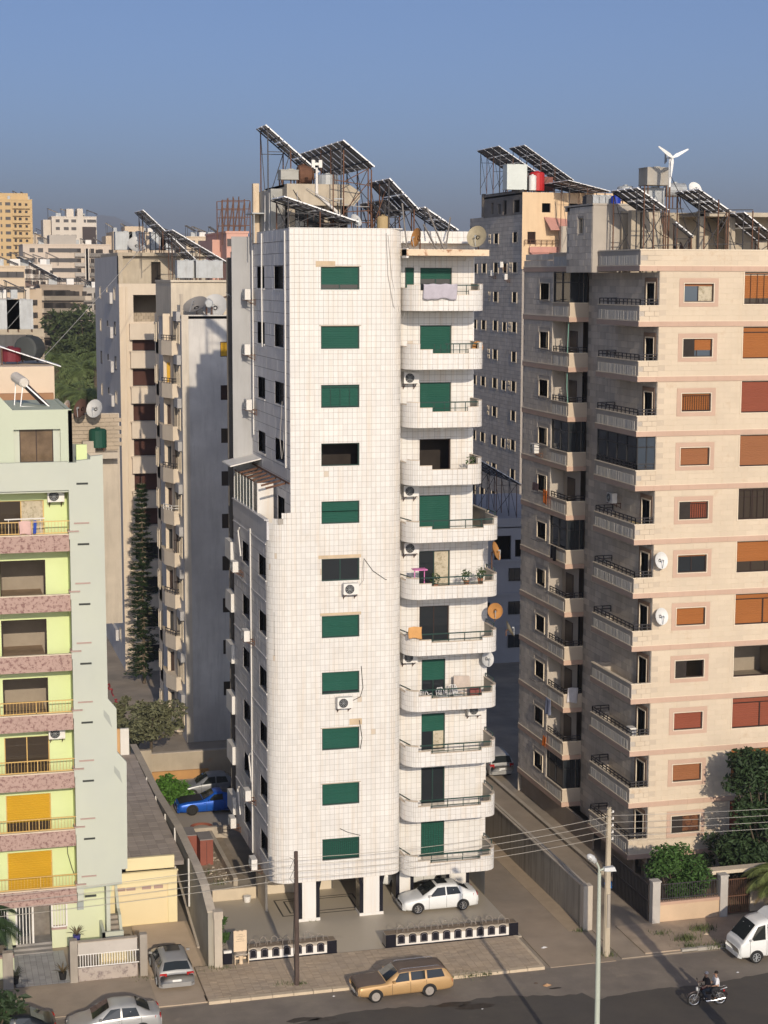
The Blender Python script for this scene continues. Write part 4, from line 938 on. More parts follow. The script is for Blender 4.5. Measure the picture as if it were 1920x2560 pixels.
    dish((px(540, 770, 131.5).x, 131.8, zt - .1), .95, 'large pale dish leaning beside the dark dish on the grey block terrace', 250, 30, DISH, .5)
    tank_cyl((px(522, 770, 130.8).x, 130.7, zt - .1), .32, 1.0, 'small silver cylinder heater between the two terrace dishes', GALV, lie=80, stand=.6)
    # cream block with brown windows
    B = thing('cream_apartment_block', 'tall cream apartment block with brown glazed bays and unfinished top floor', 'apartment building', (20, 160, 0))
    T = 155.4; FL = 3.1; xl, xr = px(302, 1000, T).x, px(412, 1000, T).x; xa, xb = px(333, 1000, T).x, px(398, 1000, T).x; zt = 36.3; ztop = px(360, 640, T).z
    CS = mat('cream_render', (.63, .54, .43), .88, .07, .5, streak=.25, scol=(.42, .35, .27))
    bh = []
    for k in range(10):
        zb = px(367, 960 + 690 / 2.592, T).z + FL * (k - 5); bh.append((xa, xb + .6, zb, zb + 1.5))
    opn = (xa + .15, xb + 1.0, px(350, 806, T).z, px(350, 737, T).z)
    m = MB(); wallh(m, 'F', T, xl, xr + 6, 0, ztop - 2.4, [h for h in bh if h[3] < opn[2] - .5] + [opn], .5); m.build('front_wall', CS, B)
    wsd = []
    m = MB(); zs_ = [2.0 + 3.1 * k for k in range(11)]
    for z in zs_: wsd += [(158.2, 159.6, z, z + 1.25), (164.5, 165.6, z, z + 1.2), (170.5, 171.8, z, z + 1.25)]
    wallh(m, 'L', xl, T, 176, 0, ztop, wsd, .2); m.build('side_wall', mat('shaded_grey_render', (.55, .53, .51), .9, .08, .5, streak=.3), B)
    for h in wsd[::1]: 
        o = window(B, 'L', xl, h, 'glass', TRIM if RND.random() < .6 else DARKF, depth=.05, bar=.09, muls=0)
    for z in zs_:
        g = MB(); g.box(xl - .25, xl, 160.6, 163.6, z - .3, z + .7); g.build('side_balcony', MATS['shaded_grey_render'], B)
    m = MB(); m.box(xl, xl + .35, T - .07, T, 0, opn[3] + .7); m.box(xl + .55, xl + .72, T - .12, T, 0, opn[3] + .7); m.build('pilaster', CREAM, B)
    for h in bh:
        if h[3] > opn[2] - .5: continue
        window(B, 'F', T, h, 'shut' if h[2] > 12 else 'glass', BLACKP, mat('dark_brown_blind', (.085, .04, .032), .4, .1), .45, muls=2, transom=h[2] + 1.1)
        g = MB(); g.box(xa - .2, xb + .9, T - .5, T, h[2] - 1.5, h[2] - .06); g.box(xa - .26, xb + .95, T - .55, T, h[2] - .1, h[2] - .02); g.build('bay_parapet', CS, B)
    g = MB(); g.box(xa - .25, xb + .9, T - .5, T, opn[2] - 1.5, opn[2] - .1); g.build('bay_parapet', CS, B)
    o = window(B, 'F', T, opn, 'open', CS, depth=.5, roomd=4)
    q = MB()
    for j in range(3):
        for i in range(5): x = opn[0] + .1 + i * .42 + (j % 2) * .2; q.box(x, x + .4, T + 2.0, T + 2.2, opn[2] + j * .26, opn[2] + j * .26 + .24)
    q.build('block_wall', BLOCK, o)
    # top storey frame
    m = MB(); za = px(350, 715, T).z; wallh(m, 'F', T + 1.0, xl + .2, xr + 4, ztop - 2.9, ztop, [(px(382, 690, T).x, px(406, 690, T).x, ztop - 2.5, ztop - .5)], .3); m.box(xl, xr + 4, T + .4, 170, ztop, ztop + .3); m.box(xl, xl + .4, T + .2, T + 1, ztop - 2.4, ztop); m.build('top_storey', RAWC, B)
    g = MB(); p0, p1 = px(382, 690, T).x, px(406, 690, T).x; g.box(p0, p1, T + 1.3, T + 1.4, ztop - 2.5, ztop - .5); g.build('dark_doorway', ROOM, B)
    for i, (x, y, w_) in enumerate(((300, 645, 1.5), (333, 645, 1.4), (386, 645, 1.3), (412, 645, 1.5))):
        p_ = px(x, y, 158); tank_box((p_.x + .3, 158, ztop + .3), w_, 1.2, 1.6, ['zinc tank at the left roof corner of the cream block with bays', 'second zinc tank from the left roof corner of the cream block', 'zinc tank beside the water pipe on the cream block', 'right hand zinc tank under the tilted arrays on the cream block'][i])
    dish((px(342, 645, 156.5).x, 156.5, ztop + .3), .8, 'pale dish in front of the zinc tanks on the cream block', 270, 40, DISH, .5)
    # arrays above these two roofs
    for lab, Yn, nt_, lo, ft, ny, ns in (('long steep solar array descending over the cream block', 150, (925, 240), (1315, 605), (875, 265), 2, 4),
                                         ('second solar array behind the grey block penthouse, its row nearer the tower', 142, (1115, 370), (1490, 590), (1065, 390), 2, 4)):
        P_ = lambda q, Y: atY(q[0] / 2.592, 430 + q[1] / 2.592, Y)
        a = P_(nt_, Yn); l = P_(lo, Yn); 
        r = _ray(ft[0] / 2.592, 430 + ft[1] / 2.592); Yf = a.x / (r.x / r.y); f = atY(ft[0] / 2.592, 430 + ft[1] / 2.592, Yf); f.x = a.x; f.z = a.z
        solar(a, l, f, lab, ny, ns, ztop + .3 if Yn > 145 else 31.5)
    # stone block far right with the cream penthouse
    B = thing('stone_apartment_block', 'dark grey stone apartment block with a peach penthouse and crowded tanks behind the cream block', 'apartment building', (66, 182, 0))
    X = 61.8; Y0, Y1 = 175.0, 193.0; zt = 41.75; hs = []
    for k in range(13):
        z = 38.8 - 3.14 * k
        hs += [(176.6, 178.0, z, z + 1.05), (182.8, 184.3, z, z + 1.05)]
        if k % 2: hs += [(179.9, 181.1, z - .02, z + .95), (186.9, 188.4, z, z + 1.0), (190.2, 191.4, z, z + 1)]
        hs += [(185.6, 186.0, z + .1, z + .45), (185.6, 186.0, z + .7, z + 1.05)] if k % 2 == 0 else [(178.6, 178.95, z + .1, z + .45), (178.6, 178.95, z + .7, z + 1.05)]
    SG = mat('far_stone', (.60, .53, .45), .9, .1, .5, isl=.1, streak=.4, scol=(.2, .18, .15))
    m = MB(); wallh(m, 'L', X, Y0, Y1, 8, zt, hs, .25); m.box(X, X + 8, Y0 + .02, Y0 + .25, 8, zt); m.build('wall', mat('far_stone_joint', (.36, .32, .28), .95, .1), B)
    clad(B, line(X, Y1, X, Y0, 1.1), 8, zt, .42, SG, 'stone_block', holes=[(a - .05, b + .05, c - .05, d + .05) for a, b, c, d in hs], proud=.02, gap=.03, brick=True, stuff='stone_cladding')
    for h in hs:
        o = window(B, 'L', X, h, 'glass', DARKF, depth=.2, bar=.05, muls=0)
        t = MB()
        for e in ((h[0] - .1, h[0], h[2], h[3]), (h[1], h[1] + .1, h[2], h[3]), (h[0] - .1, h[1] + .1, h[2] - .1, h[2])): t.fbox('L', X, e[0], e[1], -.18, .08, e[2], e[3])
        t.build('window_trim', TRIM, o)
    PH = mat('peach_render', (.70, .52, .33), .85, .06, .5, streak=.2, scol=(.45, .25, .12))
    ws = [(63.76, 64.7, 41.85, 42.8), (66.7, 68.1, 41.85, 42.8), (62.2, 63.1, 38.6, 39.85)]
    m = MB(); wallh(m, 'F', Y0 - .3, 61.6, 76, 36.0, 43.9, ws, .3); m.build('penthouse_front', PH, B)
    for h in ws: window(B, 'F', Y0 - .3, h, 'open' if h[2] > 40 else 'shut', BROWNF, BROWNF, .25)
    dsl = [(Y0 + 1.0, Y0 + 3, 41.9, 43.2), (Y0 + 5.2, Y0 + 6.4, 41.8, 43.3), (Y0 + 7.2, Y0 + 8.0, 41.9, 43.0), (Y0 + 9.6, Y0 + 10.3, 42, 43.2)]
    m = MB(); wallh(m, 'L', 61.75, Y0 - .3, 188, zt - .1, 44.2, dsl, .3); m.box(61.75, 76, Y0 - .2, 188, 43.7, 43.9); m.box(61.6, 62.0, 187.9, 188.3, zt, 44.3); m.build('penthouse_side', mat('bare_dark_concrete', (.24, .21, .18), .95, .2, .8, spot=.4, spcol=(.12, .11, .1)), B)
    for h in dsl: window(B, 'L', 61.75, h, 'open', DARKF, depth=.25)
    aw = mat('pink_awning', (.52, .27, .22), .8, .1, 1)
    m = MB(); m.hexa([(64.2, 173.2, 40.0), (70, 173.2, 40.0), (70, 174.7, 40.8), (64.0, 174.7, 41.3), (64.2, 173.2, 40.1), (70, 173.2, 40.1), (70, 174.7, 40.9), (64.0, 174.7, 41.4)]); m.build('awning', aw, B)
    m = MB(); m.hexa([(62.6, 172.6, 37.0), (64.6, 172.6, 37.0), (64.3, 174.6, 37.7), (62.4, 174.6, 37.7), (62.6, 172.6, 37.08), (64.6, 172.6, 37.08), (64.3, 174.6, 37.8), (62.4, 174.6, 37.8)]); m.box(62.3, 66, 174.2, 174.4, 37.7, 38.3); m.build('terrace_roof', aw, B)
    railing(B, [(61.8, 174.4, 38.4), (65.5, 174.4, 38.4)], .6, RUST, .6, (1, .5), .05)
    m = MB(); m.box(65.2, 65.9, 172.8, 173.4, 36, 40.4); m.build('terrace_pillar', CONCL, B); m = MB(); m.box(67, 70, 174.0, 174.2, 36, 38.3); m.build('terrace_wall', PH, B)
    m = MB(); m.box(66.2, 70, 174.55, 174.66, 38.6, 40.0); m.build('terrace_window', BROWNF, B)
    z = 43.95; rz = mat('red_tank', (.45, .02, .02), .5, .1); dr = mat('dull_red_tank', (.22, .09, .07), .8, .2, 2)
    for i, (x, w_, h_, mt_, lb) in enumerate(((197, 1.5, 1.5, dr, 'rusty dark tank at the far left of the crowded penthouse roof'), (215, 1.4, 1.5, mat('tarred_tank', (.10, .10, .11), .7, .2), 'black tank beside the rusty one on the penthouse roof'), (232, 1.6, 1.8, MATS['tarred_tank'], 'black peaked tank third on the penthouse roof'), (305, 1.5, 1.5, dr, 'dull red square tank beside the white caged tank'))):
        p_ = atY(1180 + (x * 2.592 - 350) / 5.184 if False else 1180 + x, 470, 178); tank_box((atY(1180 + x * .62, 470, 178).x, 178 + (i % 2), z), w_, 1.2, h_, lb, mt_)
    tank_box((atY(1287, 460, 176.5).x, 176.5, z), 2.2, 1.4, 2.6, 'tall white caged tank in the middle of the penthouse roof', mat('white_tank', (.62, .66, .62), .6, .06))
    tank_cyl((atY(1342, 470, 177).x, 177, z), .8, 2.0, 'bright red round tank under the arrays on the penthouse roof', rz)
    tank_cyl((atY(1331, 470, 176).x, 176, z), .4, 1.6, 'small white barrel beside the bright red tank', WHITEM)
    for lab, Yn, nt_, lo, ft, ny, ns, rf in (('left solar array above the crowded penthouse roof', 177, (345, 68), (940, 480), (60, 140), 3, 4, 44.0), ('middle solar array above the penthouse, highest of the three', 178, (680, 55), (1330, 520), (480, 100), 3, 4, 44.0), ('low solar array in front of the penthouse on tall thin trestles', 170, (1250, 515), (1800, 660), (890, 570), 3, 3, 38.0)):
        g = lambda q: (1180 + q[0] / 5.184, 350 + q[1] / 5.184)
        a = atY(*g(nt_), Yn); l = atY(*g(lo), Yn); r = _ray(*g(ft)); Yf = a.x / (r.x / r.y); f = Vector((a.x, Yf, a.z)); solar(a, l, f, lab, ny, ns, rf)
    # low dark building in the gap
    B = thing('low_grey_building', 'low shaded grey building in the gap right of the white tower', 'building', (52, 152, 0))
    m = MB(); hs = [(50.6, 52.2, 9.6, 11.8), (52.6, 53.4, 9.8, 11.4), (48.5, 49.6, 9.6, 11.8)]; wallh(m, 'F', 150, 44, 61, 0, 12.7, hs, .3); m.box(44, 61, 150, 174, 12.5, 12.6); m.box(44, 61, 150, 150.2, 12.7, 13.4); m.box(44, 44.3, 150.2, 174, 12.6, 13.5)
    for k in range(1, 4): m.box(44, 61, 149.9, 150, 12.7 - 3.1 * k - .25, 12.7 - 3.1 * k)
    m.build('wall', mat('low_grey_render', (.36, .36, .38), .9, .1, .4), B)
    for h in hs: window(B, 'F', 150, h, 'open', DARKF, depth=.25)
    for k in (1, 2, 3):
        for x in (46, 49, 52): window(B, 'F', 149.98, (x, x + 1.2, 12.7 - 3.1 * k - 2, 12.7 - 3.1 * k - .8), 'glass', DARKF, depth=.0)
    P_ = lambda q, Y: atY(960 + q[0] / 2.592, 860 + q[1] / 2.592, Y)
    a = P_((590, 730), 154); l = P_((905, 915), 154); solar(a, l, Vector((a.x, 164, a.z)), 'solar array on the low grey roof in the gap', 4, 4, 12.65)
second_row()
# ------------------------------------------------------------------ ground, street, walls
GRD = mat('ground_dust', (.40, .33, .255), .95, .14, .5, col2=(.27, .235, .19), c2scale=.18, spot=.35, spcol=(.20, .17, .14), spscale=.5, bump=.25)
ROAD = mat('road_dusty', (.25, .215, .175), .93, .12, .8, col2=(.20, .172, .145), c2scale=.3, spot=.45, spcol=(.34, .285, .22), spscale=.7, spth=.58, bump=.3)
ROADC = mat('road_asphalt', (.092, .083, .074), .9, .12, .7, col2=(.095, .084, .072), c2scale=.35, spot=.25, spcol=(.15, .13, .11), spscale=.9, spth=.62, bump=.3)
PAVE = mat('pavement_pavers', (.45, .355, .255), .92, .10, .9, isl=.10, col2=(.40, .325, .245), c2scale=.4, spot=.3, spcol=(.30, .245, .19), bump=.2)
KERB = mat('kerb_stone', (.56, .46, .33), .9, .14, 1.2, spot=.4, spcol=(.30, .25, .19))
def ground():
    g = MB(); n = 40
    g.quad((-9400, -380, -.02), (9400, -380, -.02), (9400, 13100, -.02), (-9400, 13100, -.02)); g.build('ground', GRD, None, kind='structure')
    g = MB(); g.box(-80, 140, 20, 81.0, -.3, 0.0); g.build('road', ROAD, None, kind='structure')
    # darker resurfaced lane with an uneven edge
    g = MB(); xs = [-60 + i * .35 for i in range(560)]; ph = [RND.random() * .35 + .35 * math.sin(i * .31) for i in range(len(xs))]
    ed = [(x, 77.9 + .25 * math.sin(x * .35) + ph[i] * .6 - (.9 if x > 31 else 0)) for i, x in enumerate(xs)]
    for (a, ya), (b, yb) in zip(ed, ed[1:]): g.quad((a, 55, .004), (b, 55, .004), (b, yb, .004), (a, ya, .004))
    g.build('road_lane', ROADC, None, kind='structure')
    for x, y, r in ((17.0, 78.0, .5), (17.9, 77.8, .4), (24.4, 77.9, .55), (25.3, 77.4, .6), (18.6, 77.2, .3), (15.6, 77.4, .35), (29.9, 78.5, .2)):
        g = MB(); pl = [(x + r * (1.5 + .5 * RND.random()) * math.cos(a * .5), y + r * (.35 + .3 * RND.random()) * math.sin(a * .5)) for a in range(13)]
        g.add([(p[0], p[1], .008) for p in pl], [tuple(range(13))]); g.build('oil_stain', mat('oil_stain', (.05, .04, .033), .6, .2, 3), None, kind='structure')
    # pavement in front of the tower, with pavers; its kerb stones
    g = MB(); g.box(12.9, 30.25, 81.05, 85.45, -.2, .12); pv = g.build('pavement', mat('paver_joint', (.2, .155, .11), .95, .1), None, kind='structure')
    q = MB()
    for i in range(43):
        for j in range(21):
            x = 12.92 + i * .4 + (j % 2) * .0; y = 81.2 + j * .2
            q.box(x + .006, x + .394, y + .005, y + .195, .12, .128 + .008 * RND.random())
    q.build('paver_field', PAVE, pv, kind='stuff')
    x = 12.9; ks = None
    while x < 30.2:
        w_ = .95 + .15 * RND.random(); k = MB(); k.box(x + .012, min(x + w_, 30.25) - .012, 80.88 + jit(.015), 81.18, -.05, .15 + jit(.012)); k.build('kerb_stone', KERB, pv); x += w_
    y = 81.2
    while y < 85.2: k = MB(); k.box(30.1, 30.27, y + .01, min(y + .9, 85.4), -.05, .145); k.build('kerb_stone', KERB, pv); y += .92
    # pavement at the left, flush
    g = MB(); g.box(-8, 12.3, 81.3, 85.35, -.2, .02); g.build('pavement', mat('left_pavement', (.40, .325, .245), .92, .1, .8, col2=(.34, .285, .22), c2scale=.35, spot=.3, spcol=(.2, .17, .14)), None, kind='structure')
    g = MB(); g.box(10.5, 13.55, 81.2, 92.3, -.2, .035); o = g.build('driveway', mat('ramp_concrete', (.45, .36, .265), .92, .1, .7, spot=.3, spcol=(.25, .2, .15)), None, kind='structure')
    q = MB()
    for j in range(52): y = 84.6 + j * .148; q.box(10.6, 13.4, y, y + .07, .035, .05)
    q.build('ramp_rib', MATS['ramp_concrete'], o, kind='stuff')
    g = MB(); g.box(3.95, 6.65, 85.3, 89.6, -.2, .045); o = g.build('forecourt', mat('forecourt_joint', (.13, .125, .12), .8, .1), None, kind='structure')
    q = MB()
    for i in range(9):
        for j in range(12): q.box(3.97 + i * .3, 4.255 + i * .3, 85.32 + j * .36, 85.665 + j * .36, .045, .053)
    q.build('forecourt_tile', mat('grey_marble_tile', (.34, .34, .34), .45, .1, 1, isl=.14, streak=0), o, kind='stuff')
    # courtyard of the tower
    g = MB(); g.box(14.3, 30.6, 85.45, 98.0, -.2, .06); o = g.build('courtyard', mat('polished_floor', (.46, .405, .32), .5, .08, .5, col2=(.41, .36, .285), c2scale=.25, spot=.25, spcol=(.24, .2, .16), spscale=.6), None, kind='structure')
    for x0, x1, y0, y1 in ((18.75, 23.4, 91.46, 94.1), (19.25, 23.1, 91.85, 93.8)):
        g = MB(); w_ = .09
        for e in ((x0, x1, y0, y0 + w_), (x0, x1, y1 - w_, y1), (x0, x0 + w_, y0 + w_, y1 - w_), (x1 - w_, x1, y0 + w_, y1 - w_)): g.box(e[0], e[1], e[2], e[3], .05, .064)
        g.build('inlay', mat('dark_inlay', (.05, .045, .04), .5, .1), o)
    # ramp at the right of the tower and the alley beyond the wall
    g = MB(); g.box(30.6, 34.2, 81.0, 150, -.2, .03); g.build('side_lane', mat('lane_concrete', (.36, .285, .21), .93, .12, .6, col2=(.29, .24, .185), c2scale=.2, spot=.3, spcol=(.33, .27, .2)), None, kind='structure')
    g = MB(); g.box(34.6, 38.9, 81.2, 150, -.2, .035); g.build('alley', mat('alley_concrete', (.38, .31, .235), .93, .12, .6, col2=(.32, .265, .205), c2scale=.25), None, kind='structure')
    g = MB(); g.box(33.3, 34.2, 85.5, 120, .03, .045); g.build('dust_strip', mat('ochre_dust', (.42, .325, .225), .95, .12, 1), None, kind='structure')
    g = MB(); g.box(36.0, 60, 81.4, 85.4, -.2, .10); g.build('pavement', mat('right_pavement', (.36, .285, .215), .94, .14, .8, col2=(.43, .34, .25), c2scale=.4, spot=.3, spcol=(.18, .15, .11)), None, kind='structure')
    g = MB(); g.box(38.5, 60, 85.4, 92.0, -.2, .14); g.build('garden_soil', mat('garden_soil', (.20, .155, .11), .95, .2, 1.2), None, kind='structure')
    for i in range(5):
        k = MB(); k.box(38.0 + i * .9, 38.88 + i * .9, 81.2, 81.42, 0, .16 + jit(.02)); k.build('kerb_stone', mat('grey_kerb', (.40, .37, .32), .9, .1), None, kind='structure')
    # yard between the walls at the left of the tower
    g = MB(); g.box(14.2, 17.9, 97, 107.5, -.1, .05); g.build('yard_rubble_bed', mat('rubble_ground', (.33, .27, .2), .95, .2, 1.5, spot=.6, spcol=(.5, .43, .34), spscale=3), None, kind='structure')
    g = MB(); g.box(14.2, 26, 107.6, 119.6, -.1, .06); g.build('yard', mat('yard_concrete', (.42, .365, .29), .93, .1, .6, col2=(.35, .305, .25), c2scale=.3), None, kind='structure')
    s = MB()
    for i in range(420):
        x = RND.uniform(14.4, 17.2); y = RND.uniform(97.5, 106); r = RND.uniform(.04, .16); v = [Vector((jit(1), jit(1), jit(1))).normalized() * r for _ in range(5)]
        s.add([(x + a.x, y + a.y, .06 + abs(a.z)) for a in v], [(0, 1, 2), (0, 2, 3), (0, 3, 4), (1, 2, 4), (2, 3, 4)])
    s.build('rubble', mat('rubble_pale', (.46, .40, .32), .95, .3, 3, isl=.3), None, kind='stuff')
    # drain cover
    t = thing('drain_cover', 'square iron drain cover sunk in the left pavement beside the kerb end', 'drain cover', (13.15, 81.6, .03))
    m = MB(); m.box(12.85, 13.48, 81.3, 82.0, .02, .035); m.build('frame', STEEL, t)
    for i in range(6): m = MB(); m.box(12.9 + i * .095, 12.96 + i * .095, 81.36, 81.94, .035, .045); m.build('bar', RUST, t)
def wall_thing(name, label, cat, boxes, mt, cap=None, loc=None):
    b0 = boxes[0]; t = thing(name, label, cat, (b0[0], b0[2], 0)); m = MB()
    for b in boxes: m.box(*b)
    m.build('wall', mt, t)
    if cap:
        for c in cap: m = MB(); m.box(*c); m.build('coping', CONCL, t)
    return t
def walls():
    W1 = mat('boundary_render', (.37, .34, .28), .92, .1, .5, streak=.45, scol=(.24, .21, .17), col2=(.30, .28, .24), c2scale=.3)
    t = thing('boundary_wall', 'long tall rendered boundary wall with white posts between the garage and the tower yard', 'wall', (13.9, 100, 0))
    m = MB(); m.yz([(85.3, 0), (118, 0), (118, 3.2), (106, 3.35), (97, 3.95), (90, 3.9), (87.5, 3.7), (85.3, 3.0)], 13.62, 13.98); m.build('wall', W1, t)
    m = MB(); m.yz([(88.2, 0), (96, 1.5), (96, 1.55), (88.2, .1)], 13.5, 13.62); m.yz([(96, 1.5), (118, 1.6), (118, 1.75), (96, 1.6)], 13.5, 13.62); m.build('ledge', CONCL, t)
    P = [(118, 3.2), (106, 3.35), (97, 3.95), (90, 3.9), (87.5, 3.7), (85.3, 3.0)]
    m = MB()
    for (a, za), (b, zb) in zip(P, P[1:]): m.hexa([(13.58, b, zb), (14.02, b, zb), (14.02, a, za), (13.58, a, za), (13.58, b, zb + .06), (14.02, b, zb + .06), (14.02, a, za + .06), (13.58, a, za + .06)])
    m.build('coping', CONCL, t)
    m = MB(); m.box(13.9, 14.3, 85.05, 85.45, 0, 2.7); m.box(13.86, 14.34, 85.0, 85.5, 2.7, 3.1); m.build('end_pier', CONCL, t)
    for y, z0, z1 in ((91.3, 1.2, 3.9), (96.5, 1.55, 4.0), (100.5, 1.6, 3.6), (104.6, 1.6, 3.5), (109.0, 1.6, 3.45), (113.5, 1.6, 3.3)):
        m = MB(); m.tube([(13.56, y, z0), (13.56, y, z1)], .05, 6); m.build('post', WHITEM, t)
    # right boundary wall
    W2 = mat('stained_wall', (.36, .32, .255), .92, .12, .5, streak=.9, scol=(.10, .09, .08), stz=.06)
    t = thing('boundary_wall', 'streaked grey boundary wall along the lane at the right of the tower', 'wall', (34.35, 100, 0))
    m = MB(); m.box(34.2, 34.5, 85.9, 135, 0, 2.33); m.build('wall', W2, t)
    m = MB(); m.box(34.16, 34.54, 85.9, 135, 2.33, 2.4); m.box(34.3, 34.36, 86, 135, 2.4, 2.46); m.build('coping', CONCL, t)
    m = MB(); m.box(34.1, 34.62, 85.4, 85.9, 0, 2.5); m.build('end_pier', CONCL, t)
    wall_thing('alley_wall', 'low kerb wall at the foot of the cream block in the right alley', 'wall', [(38.4, 38.6, 93.5, 118, 0, .22)], W2, [(38.37, 38.63, 93.5, 118, .22, .26)])
    # retaining wall behind the parked cars, stub walls in the yard
    RW = mat('retaining_wall', (.42, .36, .275), .92, .14, .6, streak=.3, scol=(.3, .25, .19), spot=.5, spcol=(.5, .26, .11), spscale=.5, spth=.6)
    wall_thing('retaining_wall', 'stained concrete wall behind the blue car with an orange foot', 'wall', [(15.0, 32, 120.0, 120.3, 0, 1.86), (14.0, 15.2, 119.2, 119.5, 0, 2.4)], RW, [(15.0, 32, 119.97, 120.33, 1.86, 1.93)])
    m = MB(); m.box(15.0, 19.3, 119.8, 119.99, 0, .62); m.build('foot_step', mat('orange_plinth', (.48, .27, .11), .92, .15, 1), bpy.data.objects['retaining_wall'])
    wall_thing('yard_wall', 'low cream stub wall across the yard with a pipe, by the rubble', 'wall', [(15.6, 18.3, 106.1, 106.4, 0, .75)], CONCL)
    wall_thing('yard_kerb_wall', 'low rubble edging wall running along the tower side passage', 'wall', [(17.0, 17.25, 97.0, 106.1, 0, .55)], CONCL)
    wall_thing('courtyard_wall', 'low cream wall closing the back of the tiled courtyard', 'wall', [(15.4, 17.9, 94.75, 94.95, 0, .72)], mat('courtyard_cream', (.58, .49, .36), .9, .1, .7, streak=.2))
    t = thing('utility_box', 'dull red metal double box on the rubble beside the boundary wall', 'utility box', (15.7, 103, 0))
    rd = mat('dull_red_box', (.26, .085, .06), .75, .12, 1.5); m = MB(); m.box(14.9, 15.7, 102.3, 103.9, .05, 1.55); m.box(15.72, 16.5, 101.1, 102.6, .05, 1.6); m.build('body', rd, t)
    m = MB(); m.box(14.88, 15.71, 102.28, 103.92, 1.55, 1.6); m.box(15.7, 16.52, 101.08, 102.62, 1.6, 1.66); m.build('lid', mat('grey_lid', (.26, .24, .23), .8, .1), t)
    m = MB(); m.box(16.1, 16.12, 101.09, 101.1, .1, 1.5); m.build('door_gap', BLACKP, t)
    b = MB()
    for k in range(4): b.tube([(16.95 + (.55 + .05 * k) * math.cos(rad(a)), 108.4 + (.5 + .05 * k) * math.sin(rad(a)), .09 + .02 * k) for a in range(0, 361, 20)], .025, 5)
    b.build('hose', mat('red_hose', (.30, .10, .06), .7, .1), None, label='coiled reddish hose lying on the yard concrete near the blue car', cat='hose')
    b = MB(); b.tube([(18.0, 107.3, .06), (18.0, 107.3, .36)], [.13, .17], 12); b.build('bucket', WHITEM, None, label='white bucket on the yard concrete near the hose', cat='bucket')
    b = MB(); b.tube([(17.3, 94.3, .06), (17.3, 94.3, .4)], [.18, .23], 12); b.build('bucket', WHITEM, None, label='white bucket by the courtyard corner under the tower', cat='bucket')
    # garden wall at the left
    t = thing('garden_wall', 'mottled grey garden wall with a slit of white bars between two concrete posts', 'wall', (8.5, 85.4, 0))
    mo = mat('mottled_panel', (.44, .38, .33), .85, .1, 1, spot=.9, spcol=(.20, .16, .155), spscale=2.6, spth=.5); ml = mat('mottled_top', (.50, .46, .41), .85, .1, 1, spot=.5, spcol=(.36, .31, .27), spscale=2)
    m = MB(); m.box(7.04, 10.0, 85.3, 85.5, 0, .7); m.build('lower_panel', mo, t); m = MB(); m.box(7.04, 10.0, 85.3, 85.55, 1.43, 2.02); m.build('upper_panel', ml, t); m = MB(); m.box(7.02, 10.02, 85.28, 85.6, 2.02, 2.06); m.build('coping', CONCL, t)
    for x in (6.64, 10.13): m = MB(); m.box(x, x + .37, 85.2, 85.6, 0, 2.2); m.build('post', CONC, t)
    for i in range(22): m = MB(); x = 7.15 + i * .132; m.box(x - .018, x + .018, 85.36, 85.4, .74, 1.43); m.build('bar', WHITEM, t)
    for z in (.72, 1.36): m = MB(); m.box(7.0, 10.1, 85.34, 85.36, z, z + .05); m.build('rail', WHITEM, t)
    m = MB(); m.box(8.2, 10.0, 86.0, 87.5, 0, .5); m.box(8.3, 9.6, 86.4, 86.6, .5, 1.1); m.build('inner_ledge', BEIGEY, t)
    wall_thing('gate_post', 'dark concrete gate post at the left picture edge by the forecourt', 'post', [(3.35, 3.85, 85.2, 85.6, 0, 1.9)], CONC)
    # planters with black and white facing
    blk = MATS['black_marble']; wht = mat('white_marble', (.74, .71, .66), .5, .06, 1); lp = mat('loop_concrete', (.26, .225, .19), .85, .15, 2)
    for x0, x1, n, lab in ((15.72, 20.4, 7, 'black and white marble planter with concrete loops beside the plaque'), (23.05, 30.4, 10, 'longer black and white marble planter with concrete loops in front of the white car')):
        t = thing('planter', lab, 'planter', (x0, 85.6, .1), 'marble planters along the pavement'); h = .78
        m = MB(); m.box(x0, x1, 85.52, 86.15, 0, h); m.build('body', CONC, t)
        m = MB(); m.box(x0 - .02, x1 + .02, 85.48, 86.17, .1, .17); m.build('plinth', blk, t)
        e0 = x0 + (.0 if n == 7 else .58); e1 = x1 - .52
        m = MB(); m.box(e0, e1, 85.49, 85.52, .17, .62); m.build('white_facing', wht, t)
        for e in ((x1 - .52, x1), (x0, x0 + .55)) if n == 10 else ((x1 - .52, x1),):
            m = MB(); m.box(e[0], e[1], 85.46, 85.52, .17, h + .02); m.box(e[0] + .06, e[1] - .06, 85.445, 85.46, .22, h - .06); m.build('end_panel', blk, t)
        pw = (e1 - e0) / n
        for i in range(n):
            a = e0 + pw * i + .06; b = a + pw * .64; c = (a + b) / 2; r = (b - a) / 2
            m = MB(); m.xz([(a, .27), (b, .27)] + [(c + r * math.cos(rad(q)), h - .14 + r * .62 * math.sin(rad(q))) for q in range(0, 181, 20)], 85.455, 85.49); o = m.build('arched_panel', blk, t)
            m = MB(); m.tube([(a + .05, 85.452, .31), (b - .05, 85.452, .31), (b - .05, 85.452, h - .16)] + [(c + (r - .05) * math.cos(rad(q)), 85.452, h - .15 + (r - .05) * .6 * math.sin(rad(q))) for q in range(20, 161, 28)] + [(a + .05, 85.452, h - .16), (a + .05, 85.452, .31)], .008, 4); m.build('outline', mat('grey_line', (.35, .32, .33), .6, .05), o)
            m = MB(); m.tube([(c + (r + .04) * math.cos(rad(q)), 85.5, h - .13 + (r + .04) * .62 * math.sin(rad(q))) for q in range(0, 181, 20)], .035, 6); m.tube([(b + .02, 85.5, h - .13), (b + pw * .34, 85.5, h - .13)], .035, 6); m.build('scalloped_coping', CONCL, t)
